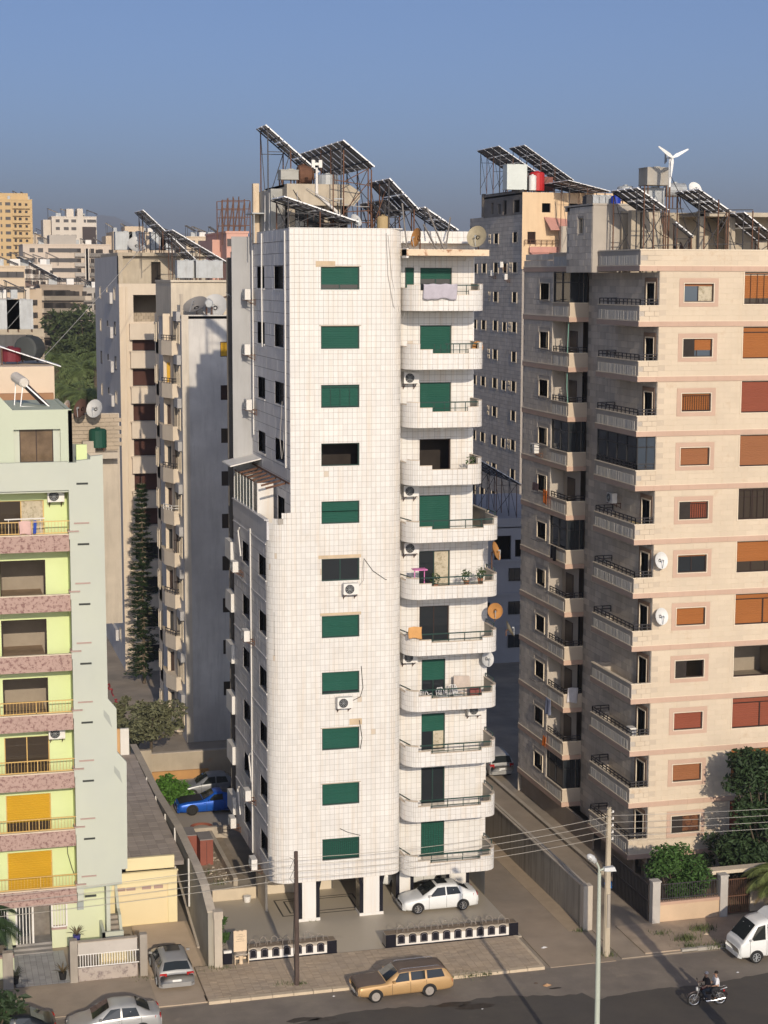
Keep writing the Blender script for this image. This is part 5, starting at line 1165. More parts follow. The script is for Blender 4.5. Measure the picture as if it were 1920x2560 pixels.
            m = MB(); hh = .42 + .05 * (i % 2); yy = 85.75 + .12 * (i % 3 - 1)
            m.tube([(c + .2 * math.cos(rad(q)), yy + .04 * math.sin(rad(q)), h + hh * max(0, math.sin(rad(q))) ** .7) for q in range(0, 181, 15)], .018, 5)
            m.tube([(c + pw * .5 + .17 * math.cos(rad(q)), yy + .12, h + .22 * max(0, math.sin(rad(q))) ** .7) for q in range(0, 181, 18)], .014, 5); m.build('loop', lp, t)
        m = MB(); m.box(x0 + .05, x1 - .05, 85.58, 86.1, h, h + .03); m.build('soil', MATS['garden_soil'], t)
    # plaque with drinking fountain
    t = thing('plaque_fountain', 'beige scalloped stone plaque with lines of script above a small drinking fountain', 'drinking fountain', (15.3, 85.4, 0)); bs = mat('beige_marble', (.66, .52, .36), .6, .06, 1)
    m = MB(); top = [(15.62 - .68 * i / 12, 1.82 + .05 * abs(math.sin(i / 12 * 3 * math.pi)) + (.04 if i in (0, 12) else 0)) for i in range(13)]; m.xz([(14.94, .75), (15.62, .75)] + top, 85.36, 85.46); m.build('plaque', bs, t)
    r = random.Random(4); 
    for j, (w_, z) in enumerate(((.2, 1.66), (.42, 1.56), (.1, 1.48), (.34, 1.41), (.44, 1.31))):
        m = MB(); x = 15.28 - w_ / 2
        while x < 15.28 + w_ / 2: l = r.uniform(.02, .06); m.tube([(x, 85.355, z), (x + l * .5, 85.355, z - .012), (x + l, 85.355, z + r.uniform(-.005, .025))], .006, 4); x += l + .008
        m.build('script_line', BLACKP, t)
    m = MB(); m.tube([(15.3, 85.28, .62), (15.3, 85.28, .68), (15.3, 85.28, .76)], [.18, .26, .28], 14); m.box(14.98, 15.62, 85.2, 85.46, .58, .64); m.build('basin', mat('basin_stone', (.42, .37, .31), .7, .15), t)
    m = MB(); m.tube([(15.3, 85.3, 0), (15.3, 85.3, .12), (15.3, 85.3, .3), (15.3, 85.3, .58)], [.17, .12, .09, .14], 10); m.box(15.02, 15.58, 85.36, 85.42, .34, .44); m.build('pedestal', bs, t)
    m = MB(); m.box(14.96, 15.0, 85.2, 85.4, 0, .6); m.box(15.66, 15.7, 85.2, 85.4, 0, .6); m.build('side_bar', bs, t)
    t = thing('marble_block', 'short black marble block with a white cap between the pier and the plaque', 'pillar', (14.6, 85.5, 0)); m = MB(); m.box(14.4, 14.85, 85.35, 85.7, .05, .72); m.build('body', blk, t); m = MB(); m.box(14.42, 14.83, 85.34, 85.5, .72, .84); m.build('cap', wht, t)
    # walls and gates at the right
    bg_ = mat('beige_plinth', (.58, .43, .29), .85, .1, .8, spot=.5, spcol=(.66, .54, .4), spscale=1.2); gm = mat('grey_pier', (.45, .42, .38), .8, .12, 1.2, spot=.4, spcol=(.62, .57, .5))
    t = thing('garden_wall', 'low beige garden wall with dark railings and grey marble piers under the round bush', 'wall', (40, 85.5, 0))
    m = MB(); m.box(38.55, 42.1, 85.35, 85.6, 0, 1.05); m.build('wall', bg_, t); m = MB(); m.box(38.5, 42.1, 85.3, 85.65, 1.05, 1.22); m.build('coping', mat('pink_coping', (.50, .33, .24), .8, .1), t)
    for x in (38.05, 42.08): m = MB(); m.box(x, x + .45, 85.2, 85.65, 0, 2.4); m.box(x - .04, x + .49, 85.16, 85.69, 2.4, 2.48); m.build('pier', gm, t)
    for i in range(24): m = MB(); x = 38.6 + i * .146; m.box(x - .014, x + .014, 85.46, 85.49, 1.22, 2.2); m.build('bar', STEEL, t)
    for z in (1.35, 2.15): m = MB(); m.box(38.5, 42.1, 85.44, 85.46, z, z + .045); m.build('rail', STEEL, t)
    t = thing('metal_gate', 'brown barred garden gate under a cream lintel beside the palm', 'gate', (43.3, 85.6, 0))
    for i in range(12): m = MB(); x = 42.62 + i * .12; m.box(x - .014, x + .014, 85.5, 85.53, .15, 2.1); m.build('bar', RUST, t)
    for z in (.15, 1.1, 2.06): m = MB(); m.box(42.55, 44.0, 85.47, 85.5, z, z + .06); m.build('rail', RUST, t)
    wall_thing('gate_lintel', 'cream concrete slab over the garden gate and its flanking wall', 'wall', [(41.8, 46, 85.75, 86.4, 2.35, 2.55), (44.05, 50, 85.5, 85.75, 0, 1.3)], mat('lintel_cream', (.60, .51, .39), .85, .1))
    t = thing('side_gate', 'black mesh side gate along the alley beside the beige garden wall', 'gate', (38, 88, 0))
    m = MB()
    for i in range(26): y = 85.7 + i * .2; m.box(37.98, 38.0, y - .01, y + .01, .1, 2.2)
    for z in (.1, 1.2, 2.15): m.box(37.97, 38.01, 85.6, 90.8, z, z + .05)
    m.build('frame', STEEL, t); m = MB(); m.box(38.005, 38.015, 85.7, 90.7, .15, 2.1); m.build('mesh_panel', BLACKP, t)
    m = MB(); m.tube([(37.9, 91.0, .1), (37.85, 91.1, .35), (38.0, 91.0, .5)], [.22, .25, .1], 7); m.build('rubbish_bag', cloth('blue', (.03, .16, .45)), None, label='blue rubbish bag lying in the alley by the black gate', cat='rubbish bag')
def poles():
    t = thing('street_pole', 'dark weathered wooden pole on the pavement in front of the tower', 'pole', (17.5, 81.9, .1)); wd = mat('dark_wood', (.085, .06, .05), .9, .25, 3, streak=.4, scol=(.16, .12, .1))
    m = MB(); m.tube([(17.5, 81.9, 0), (17.5, 81.9, 3.5), (17.48, 81.9, 7.0)], [.13, .115, .1], 10); m.build('shaft', wd, t)
    for i in range(5): z = 5.6 + i * .28; m = MB(); m.cyl((17.63, 81.9), .035, z, z + .09, 8); m.bar((17.5, 81.9, z), (17.63, 81.9, z), .03); m.build('insulator', WHITEM, t)
    m = MB(); m.tube([(17.36, 81.84, z) if i % 2 else (17.15, 81.84, z - .15) for i, z in enumerate((6.9, 6.6, 6.3, 6.1, 5.8, 5.4))], .012, 5); m.tube([(17.36, 81.8, 4.0), (17.3, 81.78, 2.4), (17.37, 81.77, .6)], .02, 5); m.build('loose_wire', BLACKP, t)
    t = thing('street_pole', 'pale concrete utility pole with insulators beside the alley wall', 'pole', (33.98, 81.8, 0)); cp = mat('pole_concrete', (.50, .43, .32), .9, .12, 1.2, streak=.4)
    m = MB(); m.tube([(33.98, 81.8, 0), (33.98, 81.8, 8.0)], [.2, .12], 8); m.build('shaft', cp, t)
    m = MB(); m.box(33.9, 34.06, 81.58, 81.62, 1.6, 3.4); m.build('inspection_strip', CONC, t)
    for i in range(5): z = 6.3 + i * .36; m = MB(); m.cyl((34.16, 81.7), .05, z, z + .12, 8); m.bar((33.98, 81.75, z), (34.2, 81.7, z), .03); m.build('insulator', WHITEM, t)
    m = MB(); m.tube([(33.98 + .22 * math.cos(rad(a)), 81.7, 7.75 + .22 * math.sin(rad(a))) for a in range(0, 361, 30)], .015, 5); m.tube([(33.98, 81.8, 8), (34.0, 81.8, 8.25)], .03, 6); m.build('wire_ring', STEEL, t)
    # street lamp, base below the frame
    t = thing('street_lamp', 'tall pale green street lamp with two heads rising from the near kerb', 'street lamp', (27.3, 66.6, 0)); lm = mat('lamp_post_paint', (.46, .50, .42), .5, .08, 1)
    m = MB(); m.tube([(27.3, 66.6, 0), (27.3, 66.6, 5), (27.28, 66.6, 10.2)], [.13, .11, .075], 12); m.build('post', lm, t)
    m = MB(); m.tube([(27.28, 66.6, 10.1), (27.25, 66.6, 10.45), (27.12, 66.6, 10.72)], .045, 8); m.tube([(27.28, 66.6, 10.3), (27.5, 66.6, 10.38)], .04, 8); m.build('bracket', lm, t)
    hd = mat('lamp_head', (.55, .56, .55), .35, .05, spec=.6)
    m = MB(); a = Vector((27.14, 66.6, 10.68)); d = Vector((-.75, -.15, .65)).normalized(); m.tube([a, a + d * .12, a + d * .32, a + d * .5, a + d * .6], [.05, .11, .16, .13, .04], 10); o = m.build('lamp_head', hd, t, smooth=True)
    m = MB(); m.tube([a + d * .15 + Vector((0, -.07, -.06)), a + d * .5 + Vector((0, -.07, -.07))], .07, 8); m.build('lens', mat('lamp_lens', (.4, .4, .38), .2, .0), o)
    m = MB(); m.hexa([(27.45, 66.45, 10.3), (27.98, 66.42, 10.27), (27.98, 66.78, 10.27), (27.45, 66.75, 10.3), (27.48, 66.5, 10.42), (27.92, 66.48, 10.44), (27.92, 66.72, 10.44), (27.48, 66.7, 10.42)]); o = m.build('lamp_head', hd, t)
    m = MB(); m.box(27.55, 27.9, 66.5, 66.7, 10.24, 10.27); m.build('lens', MATS['lamp_lens'], o)
    wire = mat('bare_wire', (.62, .58, .5), .35, .1, metal=.5)
    for i in range(4):
        z0 = 6.4 + i * .36; z1 = 5.55 + i * .34
        cable('overhead_wire', [(34.12, 81.7, z0 + .1), (17.62, 81.85, z1 + .12)], .014, wire, ['lowest', 'second lowest', 'second highest', 'highest'][i] + ' of the bright wires strung across the tower foot between the two poles', 'wire', 'overhead wires', sag=.35)
        cable('overhead_wire', [(17.5, 81.85, z1 + .12), (-14, 82.2, z1 - .3)], .014, wire, ['lowest', 'second lowest', 'second highest', 'highest'][i] + ' of the bright wires running from the wooden pole past the green block', 'wire', 'overhead wires to the left', sag=.5)
        cable('overhead_wire', [(34.12, 81.7, z0 + .1), (66, 81.5, z0 + .4)], .012, wire, ['lowest', 'second lowest', 'second highest', 'highest'][i] + ' of the wires running from the concrete pole past the cream block', 'wire', 'overhead wires to the right', sag=.5)
ground(); walls(); poles()
# ------------------------------------------------------------------ vegetation kit
LEAF = {}
def leafm(name, c, var=.3): return mat('leaf_' + name, c, .6, .15, .8, isl=var, spec=.25)
BARK = mat('bark', (.11, .085, .06), .95, .25, 4, bump=.4)
def clumps(mb, centres, n, size, rnd, flat=.0):
    """leaf-sized folded quads scattered in clumps (cx,cy,cz,rx,ry,rz)"""
    tot = sum(c[3] * c[4] * c[5] for c in centres) ** 1.0
    for c in centres:
        k = max(6, int(n * (c[3] * c[4] * c[5]) / tot))
        for _ in range(k):
            d = Vector((rnd.gauss(0, 1), rnd.gauss(0, 1), rnd.gauss(0, 1))).normalized() * (rnd.random() ** .38)
            p = Vector((c[0] + d.x * c[3], c[1] + d.y * c[4], c[2] + d.z * c[5]))
            s = size * rnd.uniform(.6, 1.4)
            a = Vector((rnd.gauss(0, 1), rnd.gauss(0, 1), rnd.gauss(0, .7))).normalized(); b = a.cross(Vector((rnd.gauss(0, 1), rnd.gauss(0, 1), rnd.gauss(0, 1)))).normalized()
            n_ = a.cross(b) * s * .2
            mb.add([p - a * s, p + b * s * .4 + n_, p + a * s, p - b * s * .4 + n_], [(0, 1, 2), (0, 2, 3)])
def tree(name, label, loc, h, cr, nl, ls, mt, trunk=.15, lean=0, cl=14, seed=1, low=.35, cat='tree', group=None, sq=.8, bark=None):
    rnd = random.Random(seed); loc = Vector(loc); t = thing(name, label, cat, loc, group)
    b = MB(); top = loc + Vector((lean, 0, h * .72)); fork = loc + Vector((lean * .3, 0, h * low))
    b.tube([loc, loc + Vector((lean * .1, .03, h * low * .5)), fork], [trunk, trunk * .8, trunk * .7], 8)
    cs = []
    for i in range(cl):
        a = rnd.random() * 6.28; r = cr * rnd.uniform(.15, .8); z = rnd.uniform(low + .1, .92)
        c = loc + Vector((lean + r * math.cos(a), r * math.sin(a), h * z)); q = cr * rnd.uniform(.28, .5); cs.append((c.x, c.y, c.z, q, q, q * sq))
        m_ = (fork + c) / 2 + Vector((jit(.1), jit(.1), -.05 * h)); b.tube([fork, m_, c], [trunk * .45, trunk * .3, trunk * .1], 5)
    b.build('trunk', bark or BARK, t)
    m = MB(); clumps(m, cs, nl, ls, rnd); m.build('crown', mt, t, kind='stuff' if False else None)
    return t
def palm(name, label, loc, h, fr, nf, mt, trunk=.2, seed=1, group=None, droop=1.0, nl=26, cat='palm tree'):
    rnd = random.Random(seed); loc = Vector(loc); t = thing(name, label, cat, loc, group)
    b = MB(); P = [loc + Vector((.05 * i, 0, h * i / 6)) for i in range(7)]; b.tube(P, [trunk * (1.15 - .04 * i) for i in range(7)], 9)
    for i in range(12): z = h * (i + .5) / 12; b.tube([(loc.x + .05 * 6 * z / h, loc.y, loc.z + z), (loc.x + .05 * 6 * z / h, loc.y, loc.z + z + h / 40)], [trunk * 1.2, trunk * 1.05], 9)
    b.build('trunk', BARK, t); top = P[-1]
    for i in range(nf):
        a = 6.283 * i / nf + rnd.uniform(-.2, .2); up = rnd.uniform(.15, 1.1); L = fr * rnd.uniform(.8, 1.1); m = MB(); pts = []
        for k in range(8):
            f = k / 7; pts.append(top + Vector((math.cos(a) * L * f * (1 - .12 * f), math.sin(a) * L * f * (1 - .12 * f), L * (up * f - droop * (.55 + up * .45) * f * f))))
        m.tube(pts, [.035, .03, .028, .024, .02, .016, .012, .006], 4)
        for k in range(1, nl):
            f = k / nl; s_ = f * 7; j = min(6, int(s_)); p = pts[j].lerp(pts[j + 1], s_ - j); t_ = (pts[j + 1] - pts[j]).normalized(); sd = t_.cross(Vector((0, 0, 1))).normalized()
            l = fr * .30 * math.sin(math.pi * min(1, f * .85 + .12)) + .05
            for sg in (-1, 1):
                q = p + (sd * sg * .8 + t_ * .55).normalized() * l - Vector((0, 0, l * .25)); w_ = t_ * (.022 * fr)
                m.add([p - w_, p + w_, q], [(0, 1, 2)])
        m.build('frond', mt, t)
    return t
# ------------------------------------------------------------------ hazy distance
def mountains():
    mt = mat('mountain_rock', (.16, .15, .12), .95, .2, .002)
    for Yb, amp, seed, nm in ((11500, .72, 3, 'mountain_range'), (10300, .42, 8, 'foothills')):
        r = random.Random(seed); n = 150; cols = []
        for i in range(n + 1):
            x = -5200 + 11800 * i / n
            g = sum(a * math.exp(-((x - c) / w_) ** 2) for c, w_, a in ((420, 700, 250), (1150, 480, 240), (1750, 620, 230), (900, 2500, 90), (-1400, 1100, 340), (2600, 900, 230), (4200, 1400, 300), (-3400, 900, 280)))
            hgt = amp * (g + 45 * math.sin(x * .004 + seed) + 25 * math.sin(x * .011 + seed * 2) + 16 * r.random()); cols.append((x, max(30, hgt)))
        m = MB(); K = 7; vs = []; fs = []
        for j in range(K + 1):
            f = j / K
            for x, h_ in cols: vs.append((x, Yb + 900 * f - 450 + 120 * math.sin(x * .006 + j), -1 + h_ * (math.sin(f * math.pi * .5) if j < K else 1) * (1 + .05 * math.sin(x * .02 + j * 2))))
        N = n + 1
        for j in range(K):
            for i in range(n): fs.append((j * N + i, j * N + i + 1, (j + 1) * N + i + 1, (j + 1) * N + i))
        m.add(vs, fs); m.build(nm, mt, None, kind='structure')
def far_building(label, mt, Y, x0, x1, yt, cols, fh=3.15, nrow=8, name='apartment_building', roof=(), slab=None, side=None, drop=.9, top_skip=0):
    """cols: (px centre, width m, kind) kind w window, o dark opening, b balcony with opening; heights from the roof down"""
    a = atY(x0, yt, Y); b = atY(x1, yt, Y); t = thing(name, label, 'apartment building', ((a.x + b.x) / 2, Y, 0)); zt = (a.z + b.z) / 2
    m = MB(); m.box(a.x, b.x, Y, Y + 22, 0, zt); m.box(a.x - .15, b.x + .15, Y - .15, Y + 22, zt, zt + .35)
    if side: m.box(side, a.x, Y + 6, Y + 20, 0, zt - 1)
    m.build('wall', mt, t)
    wm = MB(); wm.cur = 1; wm.box(-.5, .5, -.02, .1, 0, 1); wm.cur = 0
    for e in ((-.56, .56, -.1, 0), (-.56, .56, 1, 1.06)): wm.box(e[0], e[1], -.1, .02, e[2], e[3])
    wmesh = wm.mesh('window', [mt, mat('far_window', (.055, .048, .045), .3, .3, .3, isl=.3)])
    bm_ = MB(); bm_.box(-.5, .5, -1.3, 0, -.15, 0); bm_.box(-.5, .5, -1.3, -1.2, 0, .95); bm_.box(-.5, -.48, -1.2, 0, 0, .95); bm_.box(.48, .5, -1.2, 0, 0, .95); bmesh_ = bm_.mesh('balcony', [slab or mt])
    om = MB(); om.box(-.5, .5, -.03, .1, 0, 1); omesh = om.mesh('opening', [mat('far_opening', (.05, .042, .036), .9, .4, .4)])
    for k in range(top_skip, nrow):
        z = zt - drop - fh * k
        for c in cols:
            x = atY(c[0], yt, Y).x; w_ = c[1]
            if c[2] == 'w': o = link('window', wmesh, t, loc=(x, Y, z - 1.35)); o.scale = (w_, 1, 1.3)
            elif c[2] == 'o': o = link('opening', omesh, t, loc=(x, Y, z - 2.3)); o.scale = (w_, 1, 2.2)
            else:
                o = link('balcony', bmesh_, t, loc=(x, Y, z - 2.45)); o.scale = (w_, 1, 1)
                for q, (f, s_, h_) in enumerate(((-.34, .13, 2.2), (-.06, .17, 2.0), (.3, .14, 1.5))): o = link('opening', omesh, t, loc=(x + w_ * f, Y, z - 2.3 + (.4 if q == 2 else 0))); o.scale = (w_ * s_, 1, h_)
    return t, zt
def roof_clutter(t, x0, x1, Y, zt, n, seed):
    r = random.Random(seed)
    for i in range(n):
        x = x0 + (x1 - x0) * (i + .5) / n + r.uniform(-1, 1); w_ = r.uniform(1.5, 3.2); y = Y + r.uniform(2, 8)
        if i % 2 == 0:
            m = MB(); h = r.uniform(2.0, 4.0); m.hexa([(x, y, zt + h), (x + w_ * 1.6, y, zt + h - 1.7), (x + w_ * 1.6, y + 5, zt + h - 1.7), (x, y + 5, zt + h), (x, y, zt + h + .15), (x + w_ * 1.6, y, zt + h - 1.55), (x + w_ * 1.6, y + 5, zt + h - 1.55), (x, y + 5, zt + h + .15)]); o = m.build('solar_panel', CELL, t)
            m = MB()
            for q in (x + .2, x + w_ * 1.5):
                for yy in (y + .2, y + 4.6): m.box(q, q + .12, yy, yy + .12, zt, zt + h - (.1 if q < x + 1 else 1.5))
            m.build('trestle', STEEL, o)
        else:
            m = MB(); m.box(x, x + w_ * .7, y, y + 1.4, zt + .3, zt + 1.8); m.build('roof_tank', GALV if i % 4 == 1 else WHITEM, t)
def distance():
    t, z = far_building('tall yellow apartment tower with stacked balconies at the far left', FARY, 760, -30, 80, 500, [(19, 2.1, 'w'), (2, 0.7, 'w'), (52, 7.2, 'b')], nrow=14, fh=3.0); roof_clutter(t, atY(0, 490, 760).x, atY(70, 490, 760).x, 760, z, 6, 3)
    x0 = atY(-6, 480, 762).x; m = MB(); m.box(x0, atY(70, 490, 762).x, 763, 775, z, z + 3); m.build('top_floor', FARY, t)
    t, z = far_building('white apartment block with dark panels on two roof levels, standing against the hills', FARW, 780, 129, 241, 543, [(144, 1.7, 'w'), (165, 2.1, 'w'), (184, 2.1, 'w'), (212, 1.0, 'w'), (222, 1.6, 'w'), (233, 2.5, 'w')], nrow=9, fh=3.3, side=atY(110, 543, 780).x, name='apartment_building'); roof_clutter(t, atY(112, 543, 780).x, atY(232, 543, 780).x, 780, z, 7, 5)
    m = MB(); m.box(atY(166, 530, 783).x, atY(184, 530, 783).x, 783, 792, z, atY(170, 522, 783).z); m.box(atY(192, 530, 782).x, atY(206, 530, 782).x, 779.8, 790, z - 14, atY(200, 522, 782).z); m.build('stair_tower', FARW, t)
    m = MB(); m.box(atY(207, 600, 779).x, atY(240, 600, 779).x, 778.8, 780, atY(207, 577, 779).z - 5, atY(207, 567, 779).z); m.build('brown_glazing', BROWNF, t)
    t, z = far_building('pale block with a glazed top balcony and open concrete balconies, beyond the trees', mat('far_pinkish', (.62, .52, .42), .85, .07, .15, streak=.2), 560, 57, 277, 613, [(80, 1.6, 'w'), (101, 1.6, 'w'), (148, 6.8, 'w'), (187, 3.1, 'w'), (222, 9, 'b'), (255, 9, 'b')], nrow=14, fh=3.05, slab=FARG); roof_clutter(t, atY(80, 610, 560).x, atY(250, 610, 560).x, 560, z, 9, 9)
    for x in (217, 219.5): m = MB(); q = atY(x, 700, 559); m.box(q.x - .5, q.x + .5, 558.4, 559, 0, z - 1); m.build('column', FARW, t)
    m = MB(); m.box(atY(125, 610, 561).x, atY(192, 610, 561).x, 563, 573, z, z + 3.2); m.build('roof_room', FARG, t)
    t, z = far_building('white low house with a brown tiled roof at the far left', FARW, 430, -20, 74, 718, [(5, 2.1, 'w'), (46, 2.2, 'w')], nrow=9, fh=3.0, name='apartment_building'); m = MB(); a = atY(-20, 717, 430); b = atY(90, 715, 430); m.hexa([(a.x, 429, z + .2), (b.x, 429, z + .2), (b.x - 2, 445, z + .2), (a.x, 445, z + .2), (a.x, 436, z + 3), (b.x - 6, 436, z + 2.6), (b.x - 6, 440, z + 2.6), (a.x, 440, z + 3)]); m.build('tiled_roof', mat('brown_tiles', (.28, .19, .14), .9, .15, .5), t)
    m = MB(); m.box(atY(74, 718, 431).x, atY(104, 718, 431).x, 431, 440, 0, z - .3); m.build('side_bay', mat('far_beige', (.55, .44, .32), .85, .1, .2), t)
    for k in range(6):
        m = MB(); zz = z - 2.6 - 3 * k; m.box(atY(75, 718, 430).x, atY(93, 718, 430).x, 430.2, 431, zz - 1.5, zz - .4); m.build('loggia', MATS['far_opening'], t)
    t, z = far_building('brown stepped block with deep curved balconies in front of the pale block', mat('far_brown', (.36, .29, .22), .9, .12, .3), 440, 100, 208, 715, [(120, 7.5, 'b'), (142, 6.5, 'o'), (160, 10, 'b'), (186, 8, 'b')], nrow=12, fh=3.0, slab=mat('far_slab', (.56, .48, .38), .85, .1, .3)); roof_clutter(t, atY(105, 710, 440).x, atY(200, 710, 440).x, 440, z, 5, 21)
    a = atY(50, 640, 450); b = atY(160, 700, 450); tt = solar(Vector((a.x, 452, a.z)), Vector((b.x, 452, b.z)), Vector((a.x, 470, a.z)), 'long low solar array sloping across the roofs beyond the trees', 6, 4, z - 1, brace=False)
    t, z = far_building('cream block with rooftop arrays right of the hills, behind the zinc tanks', FARC, 620, 283, 420, 582, [(325, 2.5, 'w'), (345, 1.5, 'w'), (355, 1.0, 'w'), (372, 1.6, 'w'), (385, 1.9, 'w')], nrow=11, fh=3.2, side=atY(269, 582, 620).x); roof_clutter(t, atY(270, 580, 620).x, atY(400, 580, 620).x, 620, z, 9, 31)
    m = MB(); m.box(atY(312, 575, 622).x, atY(360, 575, 622).x, 622, 632, z, atY(330, 566, 622).z); m.build('roof_room', FARC, t)
    t, z = far_building('cream block crowded with tanks between the steep array and the white tower', FARC, 560, 466, 548, 594, [(480, 1.9, 'w'), (505, 2.5, 'w'), (528, 1.9, 'w')], nrow=10); roof_clutter(t, atY(468, 590, 560).x, atY(545, 590, 560).x, 560, z, 8, 41)
    t, z = far_building('narrow pink and grey block with a cable frame on its roof beside the white tower', mat('far_pink', (.62, .36, .28), .85, .08, .3), 300, 566, 620, 583, [(574, 0.9, 'w')], nrow=9, side=atY(545, 583, 300).x)
    # steel lattice on that roof
    a = atY(550, 555, 305); b = atY(620, 545, 305); L = thing('steel_lattice', 'rusty open steel frame standing on the pink block beside the tower', 'steel lattice', (a.x, 305, z)); zt0, zt1 = atY(550, 502, 305).z, atY(588, 490, 305).z
    xs = [a.x + (b.x - a.x) * i / 5 for i in range(6)]
    for i, x in enumerate(xs):
        for y in (303, 308):
            m = MB(); h = zt0 + (zt1 - zt0) * min(1, i / 2.6) if i < 3 else zt1 - (zt1 - zt0) * 1.2 * (i - 2.6) / 2.4; m.bar((x, y, z - 2), (x, y, h), .16); m.build('upright', RUST, L)
    m = MB()
    for y in (303, 308):
        for f in (.25, .5, .75, 1): m.bar((xs[0], y, z + (zt0 - z) * f), (xs[-1], y, z + (zt0 - z) * f), .12)
        for i in range(5): m.bar((xs[i], y, z), (xs[i + 1], y, zt0), .1)
    m.build('cross_bar', RUST, L)
    # house among the trees, and far right roof
    extra = (('tan block low behind the rooftop tanks at the left edge', FARC, 390, -40, 62, 668, [(8, 2.0, 'w'), (30, 2.0, 'w'), (50, 1.6, 'w')]), ('white block with awnings between the brown stepped block and the low white house', FARW, 500, 60, 130, 664, [(70, 2.0, 'w'), (88, 6, 'b'), (112, 6, 'b')]),
             ('grey block with columns beside the shaded cream side wall', FARG, 470, 196, 262, 722, [(206, 5, 'b'), (228, 6, 'b'), (250, 4, 'b')]), ('distant pale block left of the steep array', FARW, 900, 388, 470, 598, [(400, 2.5, 'w'), (425, 3, 'w'), (450, 2.5, 'w')]), ('distant beige block right of the yellow tower', FARC, 950, 66, 130, 588, [(76, 3, 'w'), (100, 3, 'w')]), ('grey block with zinc tanks at the left picture edge', FARG, 300, -60, 34, 752, [(6, 1.6, 'w'), (24, 1.6, 'w')]))
    for i, e in enumerate(extra): t, z = far_building(*e, nrow=10); roof_clutter(t, atY(e[3], e[5], e[2]).x, atY(e[4], e[5], e[2]).x, e[2], z, 6, 50 + i)
    t, z = far_building('small peach house with barred loggias below the palms', mat('far_peach', (.62, .44, .27), .85, .1, .3, streak=.3), 330, 235, 300, 922, [(255, 5.2, 'o')], nrow=7, fh=3.3, side=atY(224, 922, 330).x, name='house')
    m = MB(); m.box(atY(232, 920, 330).x, atY(268, 920, 330).x, 329.5, 345, z + .3, z + .9); m.build('flat_roof', FARG, t)
    t, z = far_building('grey roof edge with bare reinforcing bars beyond the arrays at the far right', FARG, 260, 1888, 1990, 560, [(1915, 1.2, 'w')], nrow=4)
    # cream roof house right behind the green block, with tanks on a wall and block wall
    t = thing('roof_house', 'plain cream rooftop house with a red and a black tank behind the green block', 'house', (6.5, 112, 0)); m = MB(); m.box(0, 8.41, 110, 118, 20, 29.62); m.build('wall', mat('plain_cream', (.66, .54, .41), .9, .06, .5, spot=.25, spcol=(.55, .43, .31)), t)
    m = MB(); m.box(-2, 8.3, 109.4, 110, 27.0, 28.0); m.build('low_wall', mat('brown_low_wall', (.36, .20, .11), .9, .1), t)
    t2 = thing('block_wall', 'unplastered block wall and rendered wall behind the tanks at the left', 'wall', (6, 150, 0)); m = MB(); m.box(-3, atY(110, 840, 150).x, 150, 151, 15, atY(50, 822, 150).z); m.build('rendered_wall', RAWC, t2)
    xb0, xb1 = atY(67, 840, 149.6).x, atY(110, 840, 149.6).x; zb0, zb1 = atY(67, 900, 149.6).z, atY(67, 838, 149.6).z; rw = int((zb1 - zb0) / .24)
    for j in range(rw):
        for i in range(4):
            w_ = (xb1 - xb0) / 4; m = MB(); x = xb0 + i * w_ + (w_ * .5 if j % 2 else 0); m.box(x + .02, min(xb1, x + w_ - .02), 149.6 + jit(.02), 150, zb0 + j * .24 + .015, zb0 + j * .24 + .225)
            if x + .05 < xb1: m.build('block', BLOCK, t2)
    tank_cyl((atY(28, 910, 113).x, 113, 29.7), .62, .9, 'dark red round tank on the cream rooftop house at the left edge', mat('wine_tank', (.16, .02, .03), .6, .1), stand=.1)
    tank_cyl((atY(75, 905, 114).x, 114, 29.7), 0.78, 1.35, 'large black round tank lying on the cream rooftop house', mat('charcoal_tank', (.055, .06, .058), .7, .15), lie=60, stand=.1)
    a = atY(0, 868, 112); b = atY(154, 918, 112); m = MB(); t3 = thing('solar_array', 'thin solar array seen edge on above the cream rooftop house', 'solar panels', (a.x, 112, 29.7))
    for i in range(4):
        p = a.lerp(b, i / 4); q = a.lerp(b, (i + .97) / 4); m = MB(); m.hexa([p, q, q + Vector((0, 2.2, .0)), p + Vector((0, 2.2, 0)), p + Vector((0, 0, .06)), q + Vector((0, 0, .06)), q + Vector((0, 2.2, .06)), p + Vector((0, 2.2, .06))]); m.build('panel', ALU, t3)
    m = MB(); m.bar((a.x + .1, 112.1, 28), (a.x + .1, 112.1, a.z), .08); m.bar((b.x - .6, 112.1, 28), (b.x - .6, 112.1, b.z + .2), .05); m.build('post', RUST, t3)
    for i in range(2):
        q = atY(17 + 34 * i, 800, 140); tank_box((q.x, 141, atY(17, 822, 140).z - .3), 2.0, 1.4, 2.3, ['blue grey zinc tank at the left picture edge above the rendered wall', 'second blue grey zinc tank above the rendered wall'][i])
    # solar water heater on the green block
    t = thing('solar_water_heater', 'rusty white solar water heater with tube rack on the green block roof', 'water heater', (5.7, 95, 28.2)); m = MB(); m.tube([(5.25, 96.3, 29.75), (5.3, 96.2, 29.75), (5.68, 94.9, 29.5), (5.7, 94.8, 29.5)], [.2, .28, .28, .2], 14); m.build('tank', mat('heater_tank', (.62, .57, .5), .6, .1, 2, spot=.6, spcol=(.3, .15, .08), spscale=3), t)
    for i in range(8): m = MB(); f = i / 7; m.tube([(5.4 + .05 + .35 * f - .0, 96.0 - 1.1 * f, 29.5), (6.6 + .35 * f, 96.0 - 1.1 * f, 28.3)], .035, 6); m.build('tube', mat('heater_tube', (.08, .06, .06), .2, .1), t)
